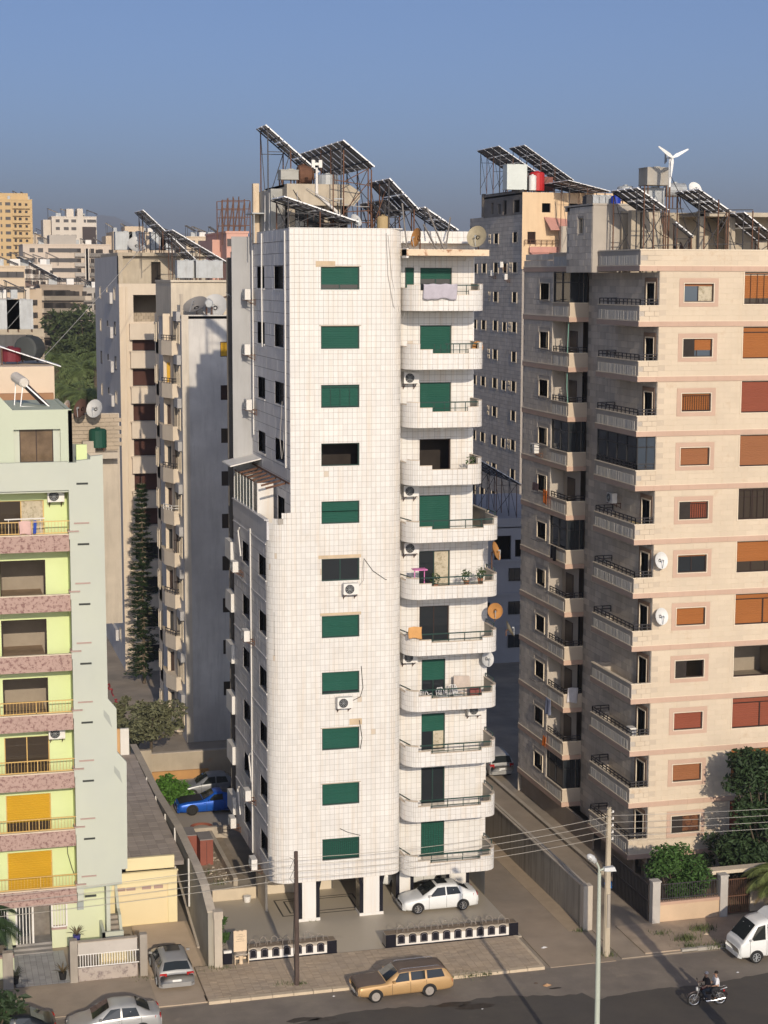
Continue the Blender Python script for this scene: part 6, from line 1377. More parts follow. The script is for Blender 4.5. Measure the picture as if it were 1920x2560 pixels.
    m = MB(); m.bar((5.68, 94.85, 29.45), (6.98, 94.85, 28.2), .07); m.bar((5.45, 95.0, 28.2), (5.6, 94.9, 29.4), .05); m.bar((5.2, 96.1, 28.2), (5.3, 96.1, 29.5), .05); m.bar((6.9, 94.9, 28.2), (5.5, 94.9, 28.25), .05); m.build('rack', ALU, t)
    # yard behind: dishes over a block wall
    t = thing('block_wall', 'yellowish block wall below three big dishes behind the green block', 'wall', (9.8, 101, 0)); m = MB(); m.box(8.3, 11.4, 101.6, 102, 15, 27.3); m.build('core', CONCL, t)
    for j in range(9):
        for i in range(6):
            m = MB(); x = 8.35 + i * .5 + (j % 2) * .22; m.box(x, x + .47, 101.5 + jit(.02), 101.6, 25.2 + j * .23, 25.41 + j * .23); m.build('block', BLOCK, t)
    dish((8.55, 100.6, 27.3), .48, 'blotchy white and rust dish first of three behind the green block', 200, 15, mat('dish_blotchy', (.56, .48, .40), .7, .1, 2, spot=.9, spcol=(.36, .16, .07), spth=.5), .3)
    dish((9.3, 100.6, 27.3), .52, 'dark brown dish in the middle of three behind the green block', 215, 20, mat('dish_brown', (.10, .055, .04), .8, .2, 2), .3)
    dish((10.0, 100.4, 27.2), .5, 'grey white dish at the right of three behind the green block', 235, 20, DISH, .4)
    dish((4.2, 93.5, 28.2), .45, 'small orange rusty dish beside the water heater', 210, 25, DISHR, .1)
    tank_cyl((10.1, 101.0, 25.2), .5, 1.1, 'dark green barrel on the wall ledge behind the green block', mat('green_barrel', (.012, .07, .045), .6, .1)); m = MB(); m.box(8.6, 11.2, 100.4, 101.5, 24.8, 25.15); m.box(9.2, 9.9, 100.6, 101.2, 25.15, 25.8); m.build('ledge', CONCL, bpy.data.objects['block_wall.001'])
    # trees beyond the green block
    DK = leafm('dark_green', (.055, .075, .026)); MD = leafm('mid_green', (.10, .125, .045)); PL = leafm('palm_green', (.13, .17, .06))
    for i, (x, y, Y, hh, r, lab) in enumerate(((215, 955, 330, 20, 8.5, 'dark broad tree below the pale block'), (180, 985, 300, 17, 8, 'tangled dark tree left of the peach house'), (250, 940, 380, 24, 8, 'dark tree top beside the grey side wall'), (150, 1010, 280, 13, 7, 'scrubby tree by the rooftop house'), (205, 1040, 300, 8, 6, 'leafy tree behind the three dishes'), (225, 880, 420, 26, 10, 'darkest tall tree at the back under the white balconies'))):
        p = atY(x, y, Y); ztop = p.z + hh * .42; tree('broadleaf_tree', lab, (p.x, Y, 0), max(8, ztop), r, 2600, .75, DK if i in (0, 1, 5) else MD, .5, cl=16, seed=60 + i, low=.45, group='trees beyond the green block')
    for i, (x, y, Y, lab) in enumerate(((195, 925, 222, 'tall palm with a wide crown above the shrubs'), (160, 975, 215, 'palm second from the left among the dark trees'), (205, 990, 205, 'low palm nearest the three dishes'), (135, 900, 225, 'palm behind the rooftop house corner'), (235, 895, 240, 'palm beside the peach house roof'))):
        p = atY(x, y, Y); palm('palm_tree', lab, (p.x, Y, 0), p.z, 4.2, 22, PL, .35, seed=80 + i, group='palms beyond the green block', nl=14)
mountains(); distance()
# ------------------------------------------------------------------ things on the roofs and facades
def arr(org, sc_, nt_, lo, ft, Yn, lab, ny, ns, roof, **k):
    g = lambda q: (org[0] + q[0] / sc_, org[1] + q[1] / sc_)
    a = atY(*g(nt_), Yn); l = atY(*g(lo), Yn); r = _ray(*g(ft)); Yf = a.x / (r.x / r.y); return solar(a, l, Vector((a.x, Yf, a.z)), lab, ny, ns, roof, **k)
def tower_roof():
    S = 5.184; o5, o6, oR = (640, 300), (900, 420), (1600, 360)
    arr(o5, S, (125, 48), (830, 672), (20, 80), 97.2, 'highest solar array, a long narrow strip rising over the white tower', 2, 3, 37.2)
    arr(o5, S, (1130, 245), (1550, 600), (565, 410), 93.4, 'big square solar array of eight panels high over the white tower', 8, 1, 37.2)
    arr(o6, S, (385, 118), (775, 532), (120, 160), 92.6, 'dark solar array sloping down at the right of the white tower roof', 3, 2, 37.2)
    arr(o6, S, (835, 492), (1290, 800), (640, 535), 92.4, 'lowest solar array at the right end of the white tower roof', 3, 2, 37.2)
    arr(o6, S, (352, 388), (575, 605), (0, 432), 94.5, 'pale backed solar array tucked under the dark one on the white tower', 4, 1, 37.2)
    arr(o5, S, (360, 978), (1340, 1312), (190, 1015), 91.3, 'long low solar array just above the white tower parapet', 2, 4, 37.4)
    arr(oR, S, (770, 572), (1195, 868), (455, 602), 93.6, 'solar array at the right behind the turbine on the cream block', 4, 2, 35.5)
    arr((1140, 330), 2.127, (965, 290), (1138, 412), (825, 302), 93.6, 'solar array at the left corner of the cream block roof', 4, 2, 35.5)
    arr(oR, S, (1355, 870), (1830, 1250), (830, 890), 94.5, 'pale backed solar array running out of the picture at the right', 4, 2, 35.5)
    arr(oR, S, (470, 1000), (705, 1192), (440, 1004), 94.0, 'small low solar panel pair under the arrays of the cream block', 1, 2, 35.5, posts=2)
    # frame of bars round the mast on the tower roof
    t = thing('steel_trestle', 'rusty steel trestle with cross bars on the white tower roof', 'trestle', (23.4, 94, 37))
    for x, z in ((22.3, 40.6), (22.88, 41.9), (24.44, 40.9)):
        m = MB(); m.bar((x, 94, 37), (x, 94, z), .06); m.build('post', RUST, t)
    for a, b in (((22.3, 94, 39.3), (22.88, 94, 39.3)), ((22.88, 94, 38.6), (24.44, 94, 38.7)), ((22.9, 94, 38.6), (24.44, 94, 40.4)), ((21.4, 94, 38.0), (24.44, 94, 38.05)), ((24.4, 94, 37.4), (25.3, 94, 40.0)), ((22.3, 93.8, 40.3), (24.4, 93.8, 40.0)), ((22.88, 94, 40.2), (24.4, 94.1, 41.0))):
        m = MB(); m.bar(a, b, .045); m.build('brace', RUST if RND.random() < .6 else GALV, t)
    t = thing('antenna_mast', 'pale bent mast with two white antenna panels on the white tower roof', 'antenna', (21.6, 94.9, 39.5)); m = MB(); m.tube([(23.0, 94.9, 38.4), (21.95, 94.9, 39.3), (21.6, 94.9, 39.55), (21.6, 94.9, 41.0)], [.09, .09, .09, .06], 8); m.build('pole', WHITEM, t)
    for x in (21.38, 21.78): m = MB(); m.box(x - .09, x + .09, 94.75, 94.9, 41.0, 41.4); m.build('antenna_panel', WHITEM, t)
    m = MB(); m.box(21.3, 21.86, 94.82, 94.9, 41.12, 41.26); m.build('crossbar', WHITEM, t)
    tank_box((20.55, 97.5, 39.9), 1.0, .9, .55, 'small grey metal tank on the penthouse of the white tower', mat('grey_tank', (.38, .38, .35), .7, .12), stand=.55)
    tank_cyl((21.5, 97.6, 40.05), .55, .8, 'rusty red tank beside the grey one on the white tower penthouse', RUST, lie=0, stand=.15)
    tank_cyl((22.6, 96.6, 40.05), .6, .6, 'pale pitched tank in front of the arrays on the white tower penthouse', GALV, stand=.1)
    dish((23.1, 92.6, 37.0), .35, 'small grey dish leaning among the bars on the white tower roof', 300, 30, DISH, 1.0)
    tank_cyl((24.9, 93.2, 37.0), .35, 1.3, 'tan drum standing on the white tower roof by the low array', mat('tan_drum', (.42, .31, .16), .7, .15), stand=.1)
    dish((26.0, 89.8, 36.55), .48, 'orange rusty dish on the canopy at the top of the white tower', 195, 12, DISHR, .55)
    dish((29.25, 89.9, 36.4), .55, 'tan dish at the right end of the rusty canopy', 232, 18, DISHT, .75)
    for a, b in (((25.35, 90.0, 36.5), (25.6, 91.9, 39.0)), ((27.4, 90.0, 36.5), (26.95, 91.9, 38.8)), ((27.45, 90.0, 36.5), (28.3, 91.9, 38.3)), ((27.0, 90.0, 36.5), (26.8, 91.9, 37.9))):
        m = MB(); m.bar(a, b, .07); m.build('array_strut', mat('grey_strut', (.22, .2, .18), .7, .15), bpy.data.objects['solar_array.006'] if False else TW)
    # cream block roof
    t = thing('wind_turbine', 'small white three bladed wind turbine on a rusty mast', 'wind turbine', (42.64, 95.5, 35.5)); m = MB(); m.tube([(42.64, 95.5, 35.4), (42.68, 95.5, 40.4)], .055, 8); m.build('mast', RUST, t)
    hub = Vector((42.74, 95.38, 41.98)); wh = mat('turbine_white', (.80, .80, .78), .4, .03)
    m = MB(); m.tube([hub + Vector((0, -.1, 0)), hub, hub + Vector((-.05, .45, 0))], [.06, .11, .06], 10); m.tube([hub + Vector((-.03, .15, -.1)), (42.68, 95.5, 41.2), (42.68, 95.5, 40.3)], [.11, .1, .06], 8); o = m.build('nacelle', wh, t)
    m = MB(); m.yz([(95.8, 41.8), (96.15, 41.65), (96.15, 42.25), (95.9, 42.15)], 42.6, 42.63); m.build('tail_vane', GALV, t)
    for a in (146, 27, 266):
        d = Vector((math.cos(rad(a)), 0, math.sin(rad(a)))); s_ = Vector((-d.z, .25, d.x)); m = MB(); ps = []
        for f, wd in ((.06, .06), (.25, .1), (.6, .075), (1.0, .035)):
            c = hub + Vector((0, -.08, 0)) + d * (1.08 * f); ps += [c - s_ * wd, c + s_ * wd, c + s_ * wd + Vector((0, .025, 0)), c - s_ * wd + Vector((0, .025, 0))]
        fs = [(0, 1, 2, 3), (12, 15, 14, 13)]
        for i in range(3):
            for k in range(4): fs.append((i * 4 + k, i * 4 + (k + 1) % 4, i * 4 + 4 + (k + 1) % 4, i * 4 + 4 + k))
        m.add(ps, fs); m.build('blade', wh, t)
    tank_box((42.75, 98, 39.35), 1.35, 1.3, 1.05, 'grey square tank raised on a stand beside the wind turbine', mat('two_tone_tank', (.36, .34, .30), .7, .2, .9, streak=.4, scol=(.42, .28, .13)), stand=1.15)
    tank_box((42.9, 98.6, 38.3), 1.25, 1.0, 1.0, 'pale zinc tank under the raised tank by the turbine', GALV, stand=1.1)
    tank_cyl((44.6, 99, 39.2), .42, 1.3, 'horizontal steel cylinder behind the turbine mast', GALV, lie=0, stand=.7)
    dish((45.05, 97.4, 39.6), .42, 'small white dish at the end of the horizontal cylinder', 275, 30, mat('dish_white', (.7, .7, .68), .5, .05), .6)
    tank_cyl((41.2, 100, 39.2), .3, .75, 'bright blue barrel at the edge of the stone penthouse', mat('blue_barrel', (.01, .04, .35), .5, .1), stand=.05)
    tank_cyl((41.9, 100.2, 39.4), .5, .9, 'dull steel tank behind the left array of the cream block', GALV, stand=.3)
    for i in range(4): tank_box((39.7 + i * .42, 100.8, 39.45), .38, .6, .5, ['dark small tank at the left corner of the stone penthouse', 'grey small tank second on the stone penthouse', 'grey small tank third on the stone penthouse', 'grey small tank next to the blue barrel'][i], GALV if i else STEEL, stand=.04)
    dish((42.35, 93.3, 35.5), .75, 'big brown dish face down behind the parapet of the cream block', 340, 20, mat('dish_maroon', (.09, .045, .035), .7, .15, 2), .75)
    t = thing('ladder', 'wooden ladder leaning on the columns of the cream block roof', 'ladder', (41.9, 94, 35.5)); 
    for x in (41.7, 42.05): m = MB(); m.bar((x, 94, 35.5), (x, 95.6, 38.9), .06); m.build('rail', RAWC, t)
    for i in range(8): m = MB(); f = (i + .5) / 8; m.bar((41.7, 94 + 1.6 * f, 35.5 + 3.4 * f), (42.05, 94 + 1.6 * f, 35.5 + 3.4 * f), .045); m.build('rung', RAWC, t)
    t = thing('steel_trestle', 'row of thin rusty posts carrying the arrays along the cream block parapet', 'trestle', (44, 93, 35.5))
    for x, h in ((39.9, 40.2), (40.5, 39.2), (41.25, 39.2), (43.6, 38.9), (44.45, 39.5), (45.1, 38.8), (46.6, 38.9), (47.0, 38.0), (47.6, 38.0)):
        m = MB(); m.bar((x, 92.7, 35.4), (x, 92.7, h), .055); m.build('post', RUST, t)
    for a, b in (((39.9, 92.7, 38.95), (42.3, 92.7, 38.95)), ((43.6, 92.7, 38.9), (46.6, 92.7, 38.95)), ((43.6, 92.7, 37.0), (46, 92.7, 37.0)), ((44.5, 92.7, 37.6), (45.2, 92.7, 38.8)), ((40.5, 92.7, 36.9), (42.2, 92.7, 36.95))): m = MB(); m.bar(a, b, .05); m.build('beam', STEEL, t)
def facade_things():
    # air conditioners
    ac((22.26, 90.36, 18.27), 'white air conditioner with a brown fan under the glass window of the white tower')
    ac((21.91, 90.36, 12.06), 'white air conditioner under the partly raised shutter of the white tower')
    L = -math.pi / 2; n = 0
    for X, y, z, lb in ((19.08, 100.1, 33.8, 'top side air conditioner on the shaded wall of the white tower'), (19.08, 100.3, 30.65, 'second side air conditioner from the top beside black washing'), (19.08, 99.9, 27.5, 'third side air conditioner above the veranda roof'),
                        (17.91, 94.9, 15.0, 'side air conditioner with a red bracket at mid height of the shaded wall'), (17.91, 98.3, 18.35, 'side air conditioner with a curled hose below the veranda'), (17.91, 94.9, 5.85, 'side air conditioner with a white hose near the second floor'),
                        (17.91, 99.8, 2.75, 'lowest rear side air conditioner on the shaded wall'), (17.91, 93.2, 2.4, 'lowest front side air conditioner near the rounded corner')):
        ac((X, y, z), lb, L)
    ac((26.0, 91.95, 29.4), 'air conditioner under the third balcony from the top of the white tower'); ac((26.02, 91.95, 23.25), 'air conditioner in shade left of the wide green door'); ac((26.05, 91.95, 20.1), 'air conditioner left of the patterned curtain door'); ac((26.0, 91.95, 14.0), 'air conditioner in shade above the chairs balcony'); ac((29.8, 91.95, 10.8), 'air conditioner hung under the chairs balcony at the right')
    ac((39.36, 107.4, 23.8), 'white air conditioner with a pipe on the shaded stone wall of the cream block', L); ac((40.62, 97.2, 21.75), 'grey air conditioner inside the furnished balcony of the cream block', L)
    ac((6.82, 90.56, 23.72), 'white air conditioner with a black fan on the top balcony of the green block'); ac((6.6, 90.56, 11.35), 'air conditioner hidden under a pink balcony of the green block')
    ac((61.7, 180.5, 36.2), 'far air conditioner high on the dark stone block', L); ac((61.7, 183.7, 35.3), 'far air conditioner left of the window pair on the dark stone block', L); ac((61.7, 179.0, 34.9), 'far air conditioner near the corner of the dark stone block', L)
    ac((24.2, 129.4, 17.0), 'air conditioner with a drooping pipe on the shaded grey block')
    # dishes
    dish((29.35, 90.3, 30.95), .3, 'small orange dish at the end of the second balcony', 265, 10, DISHR, .4)
    dish((30.35, 90.4, 19.2), .5, 'orange dish with an arm on the curtain door balcony', 325, 20, DISHR, .95)
    dish((30.7, 90.8, 16.2), .42, 'orange dish on the rail of the red blanket balcony', 255, 8, DISHR, .6)
    dish((31.3, 90.6, 15.4), .45, 'tan dish seen edge on jutting from the red blanket balcony', 350, 25, DISHT, .3)
    dish((30.45, 91.7, 13.6), .42, 'white grey dish on the wall above the chairs balcony', 290, 12, DISH, .3)
    dish((40.85, 91.75, 18.65), .46, 'white dish on the lit corner of the cream block, upper of two', 285, 12, mat('dish_white', (.7, .7, .68)), .4); dish((40.95, 91.75, 15.4), .46, 'white dish on the lit corner of the cream block, lower of two', 285, 12, MATS['dish_white'], .4)
    # washing and cloths
    hang('towel', 'F', 89.52, 26.1, 27.95, 33.95, 34.74, cloth('lilac', (.45, .42, .47)), 'lilac grey sheet hung over the top balcony of the white tower', 'sheet', .03, d=.05)
    hang('laundry', 'L', 18.95, 101.3, 102.9, 30.0, 31.3, cloth('black', (.012, .012, .014)), 'black washing on a rack at the upper left edge of the white tower', d=.35)
    hang('laundry', 'L', 39.3, 105.7, 106.4, 20.6, 21.5, cloth('orange', (.75, .18, .02)), 'orange cloth hanging from a window of the cream block', d=.12)
    hang('laundry', 'L', 39.3, 106.3, 107.4, 21.4, 21.9, cloth('mauve', (.16, .10, .10)), 'mauve board tilted over the orange cloth', 'cloth', .02, d=.5)
    hang('laundry', 'L', 39.3, 103.9, 104.9, 17.2, 18.1, cloth('dark', (.015, .014, .016)), 'dark trousers over a balcony rail of the cream block', d=.1)
    hang('laundry', 'L', 39.3, 104.5, 105.4, 6.9, 8.0, cloth('bluewhite', (.30, .33, .45)), 'blue and white washing on a lower balcony of the cream block', d=.12)
    hang('laundry', 'F', 102.62, 39.6, 40.3, 8.2, 9.2, cloth('white', (.6, .58, .6)), 'white washing on a line in the lower balcony recess', d=.05)
    hang('laundry', 'L', 39.3, 105.3, 105.9, 4.6, 5.3, cloth('orange', (.75, .18, .02)), 'orange cloth under the blue and white washing', d=.1)
    hang('laundry', 'F', 89.2, 4.9, 5.5, 22.2, 22.9, cloth('pinkwhite', (.60, .40, .36)), 'pink and white washing on the gold railing of the green block', d=.1); hang('laundry', 'F', 89.25, 5.6, 5.75, 22.2, 22.9, cloth('royal', (.03, .07, .35)), 'blue cloth on the gold railing of the green block', d=.1)
    t = thing('drying_rack', 'white drying rack behind the washing on the green block balcony', 'drying rack', (5.2, 89.5, 21.5))
    for y in (89.35, 89.5, 89.65): m = MB(); m.bar((4.2, y, 22.95), (6.2, y, 22.97), .02); m.build('rod', WHITEM, t)
    for x in (4.4, 6.0): m = MB(); m.bar((x, 89.5, 21.5), (x, 89.5, 22.95), .03); m.build('leg', WHITEM, t)
    hang('laundry', 'L', 17.95, 161, 163, 15.5, 18.2, cloth('beige', (.45, .36, .27)), 'long beige cloth hanging on the shaded side of the cream block with bays', d=.3)
    hang('blanket', 'F', 89.5, 25.35, 26.1, 15.75, 16.4, cloth('peach', (.62, .33, .12)), 'peach blanket over the rounded end of the red door balcony', 'blanket', .02, d=.04)
    # chairs and clutter on the balconies
    wp = mat('white_plastic', (.75, .74, .72), .4, .04)
    def chair():
        t = thing('plastic_chair', 'c', 'chair', (0, 0, 0), 'white plastic chairs on the balcony')
        for x in (-.22, .22):
            for y in (-.2, .22): m = MB(); m.bar((x * 1.15, y * 1.15, 0), (x, y, .43), .04); m.build('leg', wp, t)
        m = MB(); m.box(-.24, .24, -.23, .24, .42, .45); m.build('seat', wp, t)
        m = MB(); m.tube([(-.24, .24, .43), (-.25, .3, .7), (-.14, .34, .86), (.14, .34, .86), (.25, .3, .7), (.24, .24, .43)], .025, 5)
        for x in (-.1, 0, .1): m.bar((x, .25, .45), (x, .33, .85), .03)
        m.build('backrest', wp, t)
        for s in (-1, 1): m = MB(); m.tube([(s * .25, .26, .62), (s * .28, 0, .64), (s * .27, -.2, .6), (s * .25, -.22, .43)], .022, 5); m.build('armrest', wp, t)
        return t
    c0 = chair(); c0['label'] = 'white plastic chair at the left end of the cluttered balcony'; c0.location = (26.7, 90.6, 11.8); c0.rotation_euler = (0, 0, 2.4)
    for x, y, rz, lb in ((27.6, 90.4, .3, 'white plastic chair in the middle of the cluttered balcony'), (28.25, 90.9, -.5, 'white plastic chair behind the others on the cluttered balcony'), (28.55, 90.3, .8, 'white plastic chair nearest the cardboard on the cluttered balcony')): copy_tree(c0, lb, (x, y, 11.8), rz)
    for lb, x0, x1, y, z0, z1, c in (('leaning beige board on the chairs balcony', 28.5, 29.5, 91.2, 12.0, 13.1, (.5, .42, .36)), ('maroon crate on the chairs balcony', 29.2, 29.9, 90.4, 11.7, 12.6, (.22, .07, .06))):
        m = MB(); m.hexa([(x0, y, z0), (x1, y, z0), (x1, y + .25, z0), (x0, y + .25, z0), (x0 + .03, y + .2, z1), (x1 - .05, y + .2, z1 - .05), (x1 - .05, y + .28, z1 - .05), (x0 + .03, y + .28, z1)]); m.build('board' if 'board' in lb else 'crate', mat(lb.split()[0] + '_clutter', c, .8, .15, 3), None, label=lb, cat='board' if 'board' in lb else 'crate')
    t = thing('folding_table', 'pink plastic table on the curtain door balcony', 'table', (26.2, 90.4, 18.0)); pk = mat('pink_plastic', (.75, .22, .50), .5, .05); m = MB(); m.box(25.85, 26.6, 90.1, 90.7, 19.35, 19.4); m.build('top', pk, t)
    for x in (25.95, 26.5): m = MB(); m.bar((x, 90.4, 18.0), (x, 90.4, 19.35), .04); m.build('leg', pk, t)
    lf = leafm('pot_plant', (.055, .09, .03))
    for i, (x, y, z, lb) in enumerate(((27.0, 90.0, 18.3, 'green pot plant in front of the patterned curtain'), (28.8, 90.1, 18.4, 'bushy pot plant at the right of the curtain door balcony'), (29.6, 90.1, 18.5, 'trailing pot plant beside the orange dish'), (29.1, 90.3, 24.6, 'small yellowish plant on the open door balcony'))):
        t = thing('pot_plant', lb, 'potted plant', (x, y, z)); m = MB(); m.tube([(x, y, z), (x, y, z + .3)], [.12, .17], 10); m.build('pot', mat('clay_pot', (.36, .16, .09), .8, .1), t); m = MB(); clumps(m, [(x, y, z + .6, .3, .25, .35)], 90, .09, random.Random(i)); m.build('foliage', lf, t)
    t = thing('garden_table', 'yellow covered table in the furnished balcony of the cream block', 'table', (40.1, 94.2, 20.2)); m = MB(); m.box(39.9, 40.5, 93.6, 94.8, 20.85, 20.95); m.build('top', mat('straw', (.5, .38, .18), .8, .15), t); m = MB(); m.box(39.95, 40.45, 93.7, 94.7, 20.2, 20.85); m.build('skirt', mat('straw', (.5, .38, .18)), t)
    m = MB(); m.box(39.8, 40.2, 92.9, 93.5, 7.9, 9.0); m.build('cool_box', WHITEM, None, label='white and blue appliance box on a lower balcony of the cream block', cat='box')
    # cables on the white tower
    gc = mat('grey_cable', (.42, .40, .38), .6, .1); bc = mat('black_cable', (.03, .03, .03), .6, .1)
    Yc = 90.36
    cable('wall_cable', [(24.3, Yc, 37.4), (24.4, Yc, 35.2), (24.7, Yc, 33.6), (25.3, 90.9, 32.6), (25.5, 90.2, 33.9)], .02, gc, 'pair of grey cables dropping down the upper right edge of the white tower', 'cable')
    cable('wall_cable', [(24.4, Yc, 37.3), (24.62, Yc, 35.0), (25.1, 90.6, 33.2)], .015, gc, 'thin grey cable beside the pair at the upper right of the tower', 'cable')
    cable('wall_cable', [(23.1, Yc, 20.1), (23.6, Yc, 19.4), (24.3, Yc, 18.9), (25.2, 90.8, 18.75)], .018, bc, 'dark cable sagging from the glass window to the curtain balcony', 'cable')
    for x, dz in ((22.95, 0), (23.05, .1)): cable('wall_cable', [(23.1, Yc, 20.1), (x + .05, Yc, 19.4), (x + .03, Yc, 18.8 + dz), (22.72, Yc - .1, 18.5 + dz)], .015, gc, '%s pipe looping from the glass window to its air conditioner' % ('shorter' if dz else 'longer'), 'pipe', 'pipes to the upper air conditioner')
    cable('wall_cable', [(22.95, Yc, 14.2), (23.05, Yc, 13.0), (22.9, Yc, 12.5), (22.35, Yc - .1, 12.3)], .018, bc, 'dark pipe from the half open shutter to its air conditioner', 'pipe')
    cable('wall_cable', [(22.85, Yc, 11.2), (23.0, Yc, 10.2), (22.9, Yc, 9.6)], .02, bc, 'dark cable curving below the bare plaster patch', 'cable')
    cable('wall_cable', [(21.75, Yc, 5.2), (22.2, Yc, 4.95), (22.9, Yc, 4.72)], .018, bc, 'broken black cable above the lowest barred window', 'cable')
    for X, y, z0, z1, lb in ((19.04, 91.3, 25.0, 37.5, 'white drain pipe near the front edge of the shaded wall'), (19.04, 97.6, 31.2, 37.5, 'white drain pipe between the upper side windows'), (19.04, 100.4, 26, 37.5, 'thin pipe at the rear edge of the shaded wall'), (17.87, 95.5, 2.5, 21.2, 'pale pipe running down the lower shaded wall')):
        cable('drain_pipe', [(X, y, z0), (X, y + jit(.1), (z0 + z1) / 2), (X, y, z1)], .045, WHITEM, lb, 'pipe')
    for i, (y, z) in enumerate(((95.6, 6.6), (99.3, 3.6), (98.4, 19.2))): cable('hose', [(17.85, y, z), (17.8, y + .2, z + .9), (17.8, y + .5, z + 1.4), (17.85, y + .3, z + 1.6)], .045, WHITEM, ['white hose above the second floor side air conditioner', 'white hose above the lowest rear side air conditioner', 'white hose curling above the side air conditioner below the veranda'][i], 'hose')
    cable('wall_cable', [(19.05, 92.2, 28.5), (19.0, 92.6, 26.5), (19.0, 92.2, 25.4), (19.0, 91.7, 26.0), (19.04, 91.6, 28.2)], .02, gc, 'loop of white cable over the upper side window', 'cable')
    cable('wall_cable', [(4.2, 110, 26.5), (17.8, 140, 37.5)], .02, gc, 'long diagonal cable rising past the cream block with bays', 'cable', sag=.2)
    cable('wall_cable', [(39.5, 103.0, 33.6), (39.45, 103.1, 31.0), (39.4, 103.0, 28.3), (39.5, 102.8, 26.2)], .03, mat('green_hose', (.2, .4, .33), .6, .1), 'pale green hose hanging down the rear balconies of the cream block', 'hose')
    cable('wall_cable', [(7.0, 90.5, 5.9), (7.05, 90.4, 5.0), (7.25, 90.3, 4.2), (7.45, 90.2, 3.7)], .02, bc, 'dark cable drooping above the lowest gold railing', 'cable')
    t = thing('antenna', 'fish bone aerial poking out from the upper left edge of the white tower', 'antenna', (18.6, 102.5, 33.9)); m = MB(); m.bar((19.1, 103, 33.6), (17.9, 102.5, 34.1), .03)
    for i in range(6): f = i / 5; c = Vector((19.0, 103, 33.65)).lerp(Vector((17.9, 102.5, 34.1)), f); m.bar(c - Vector((0, .35, .12)), c + Vector((0, .35, .12)), .02)
    m.build('aerial', GALV, t)
    for (x, z, w_) in ((40.9, 34.0, 0),): pass
    # window rods on the shaded stone wall throw the long thin shadows
    for j in (10, 9, 8, 7, 6, 5, 2):
        m = MB(); z = zb_(j) + 1.25
        for dy in (0, .5): m.bar((39.36, 106.0 + dy, z), (38.6, 105.9 + dy, z + .1), .03)
        m.bar((38.6, 105.7, z + .1), (38.6, 107.0, z + .1), .02); m.build('drying_rod', STEEL, RB)
def clutter():
    r = random.Random(19); bc = MATS['black_cable']; gc = MATS['grey_cable']
    A = [('slack black cable', (20.3, 95.0, 39.8), (22.2, 93.9, 37.9), bc), ('grey pipe', (20.5, 94.9, 39.7), (20.6, 94.6, 37.1), gc), ('slack grey cable', (21.0, 94.8, 39.9), (24.3, 93.9, 38.9), gc), ('thin black cable', (22.9, 94, 41.0), (25.0, 92.9, 38.4), bc), ('drooping cable', (19.4, 96.0, 39.6), (20.6, 95.0, 38.2), gc), ('white pipe', (19.25, 96.5, 37.2), (19.3, 96.6, 39.7), WHITEM), ('second white pipe', (19.25, 97.8, 37.2), (19.3, 97.8, 39.6), WHITEM), ('curved grey hose', (19.2, 95.2, 37.6), (20.4, 95.4, 38.9), gc)]
    for n, a, b, m_ in A: cable('roof_cable', [a, b], .022, m_, n + ' strung across the clutter on the white tower roof', 'cable', sag=r.uniform(.05, .5))
    B_ = [('slack cable', (41.3, 98, 39.0), (43.2, 96, 38.7)), ('drooping cable', (42.7, 95.5, 41.0), (44.6, 96, 38.6)), ('low cable', (40.2, 93, 38.5), (42.6, 95.4, 37.4)), ('thin cable', (43.5, 94, 38.4), (46.9, 94.5, 37.0))]
    for n, a, b in B_: cable('roof_cable', [a, b], .02, bc, n + ' hanging among the columns on the cream block roof', 'cable', sag=r.uniform(.1, .5))
    C_ = [((22.4, 133.2, 33.4), (26.5, 133.0, 34.6)), ((23.5, 133.2, 35.5), (24.4, 133.1, 32.8)), ((24.6, 133.2, 36.5), (25.4, 133.1, 32.8)), ((25.0, 133.1, 34.4), (27.2, 133.0, 34.2)), ((26.2, 133.2, 36.2), (26.0, 133.1, 32.8))]
    for i, (a, b) in enumerate(C_): cable('rusty_pipe', [a, b], .045, RUST, ['slanting pipe', 'leftmost upright pipe', 'middle upright pipe', 'level pipe', 'rightmost upright pipe'][i] + ' in front of the stained penthouse above the dishes', 'pipe')
    # junk on the tower roof
    for i, (x, y, w_, h, c, lb) in enumerate(((21.4, 93.2, .5, .4, (.2, .09, .06), 'rusty crate behind the tower parapet'), (23.9, 93.0, .6, .3, (.3, .28, .25), 'grey board stack behind the tower parapet'), (22.6, 92.4, .35, .5, (.12, .11, .1), 'dark battery box under the long low array'))):
        m = MB(); m.hexa([(x, y, 37), (x + w_, y + .05, 37), (x + w_, y + .5, 37), (x, y + .45, 37), (x + .02, y, 37 + h), (x + w_ - .02, y + .06, 37 + h * .95), (x + w_ - .03, y + .48, 37 + h), (x + .03, y + .44, 37 + h * 1.05)]); m.build('junk_box', mat('junk_%d' % i, c, .8, .25, 3), None, label=lb, cat='box')
    # graffiti strokes on the alley edge by the green block
    t = thing('graffiti', 'red scrawled letters painted on the ground beside the green block', 'graffiti', (13.5, 138, 0)); rd = mat('red_paint', (.40, .03, .04), .7, .1)
    for st in (((1398, 62), (1418, 50), (1424, 90), (1400, 105), (1425, 125)), ((1420, 120), (1455, 118), (1446, 160), (1470, 205)), ((1485, 255), (1515, 250), (1492, 278), (1520, 290), (1495, 305))):
        m = MB(); m.tube([atZ(x / 5.184, 1700 + y / 5.184, .02) for x, y in st], .06, 4); m.build('stroke', rd, t)
tower_roof(); facade_things(); clutter()
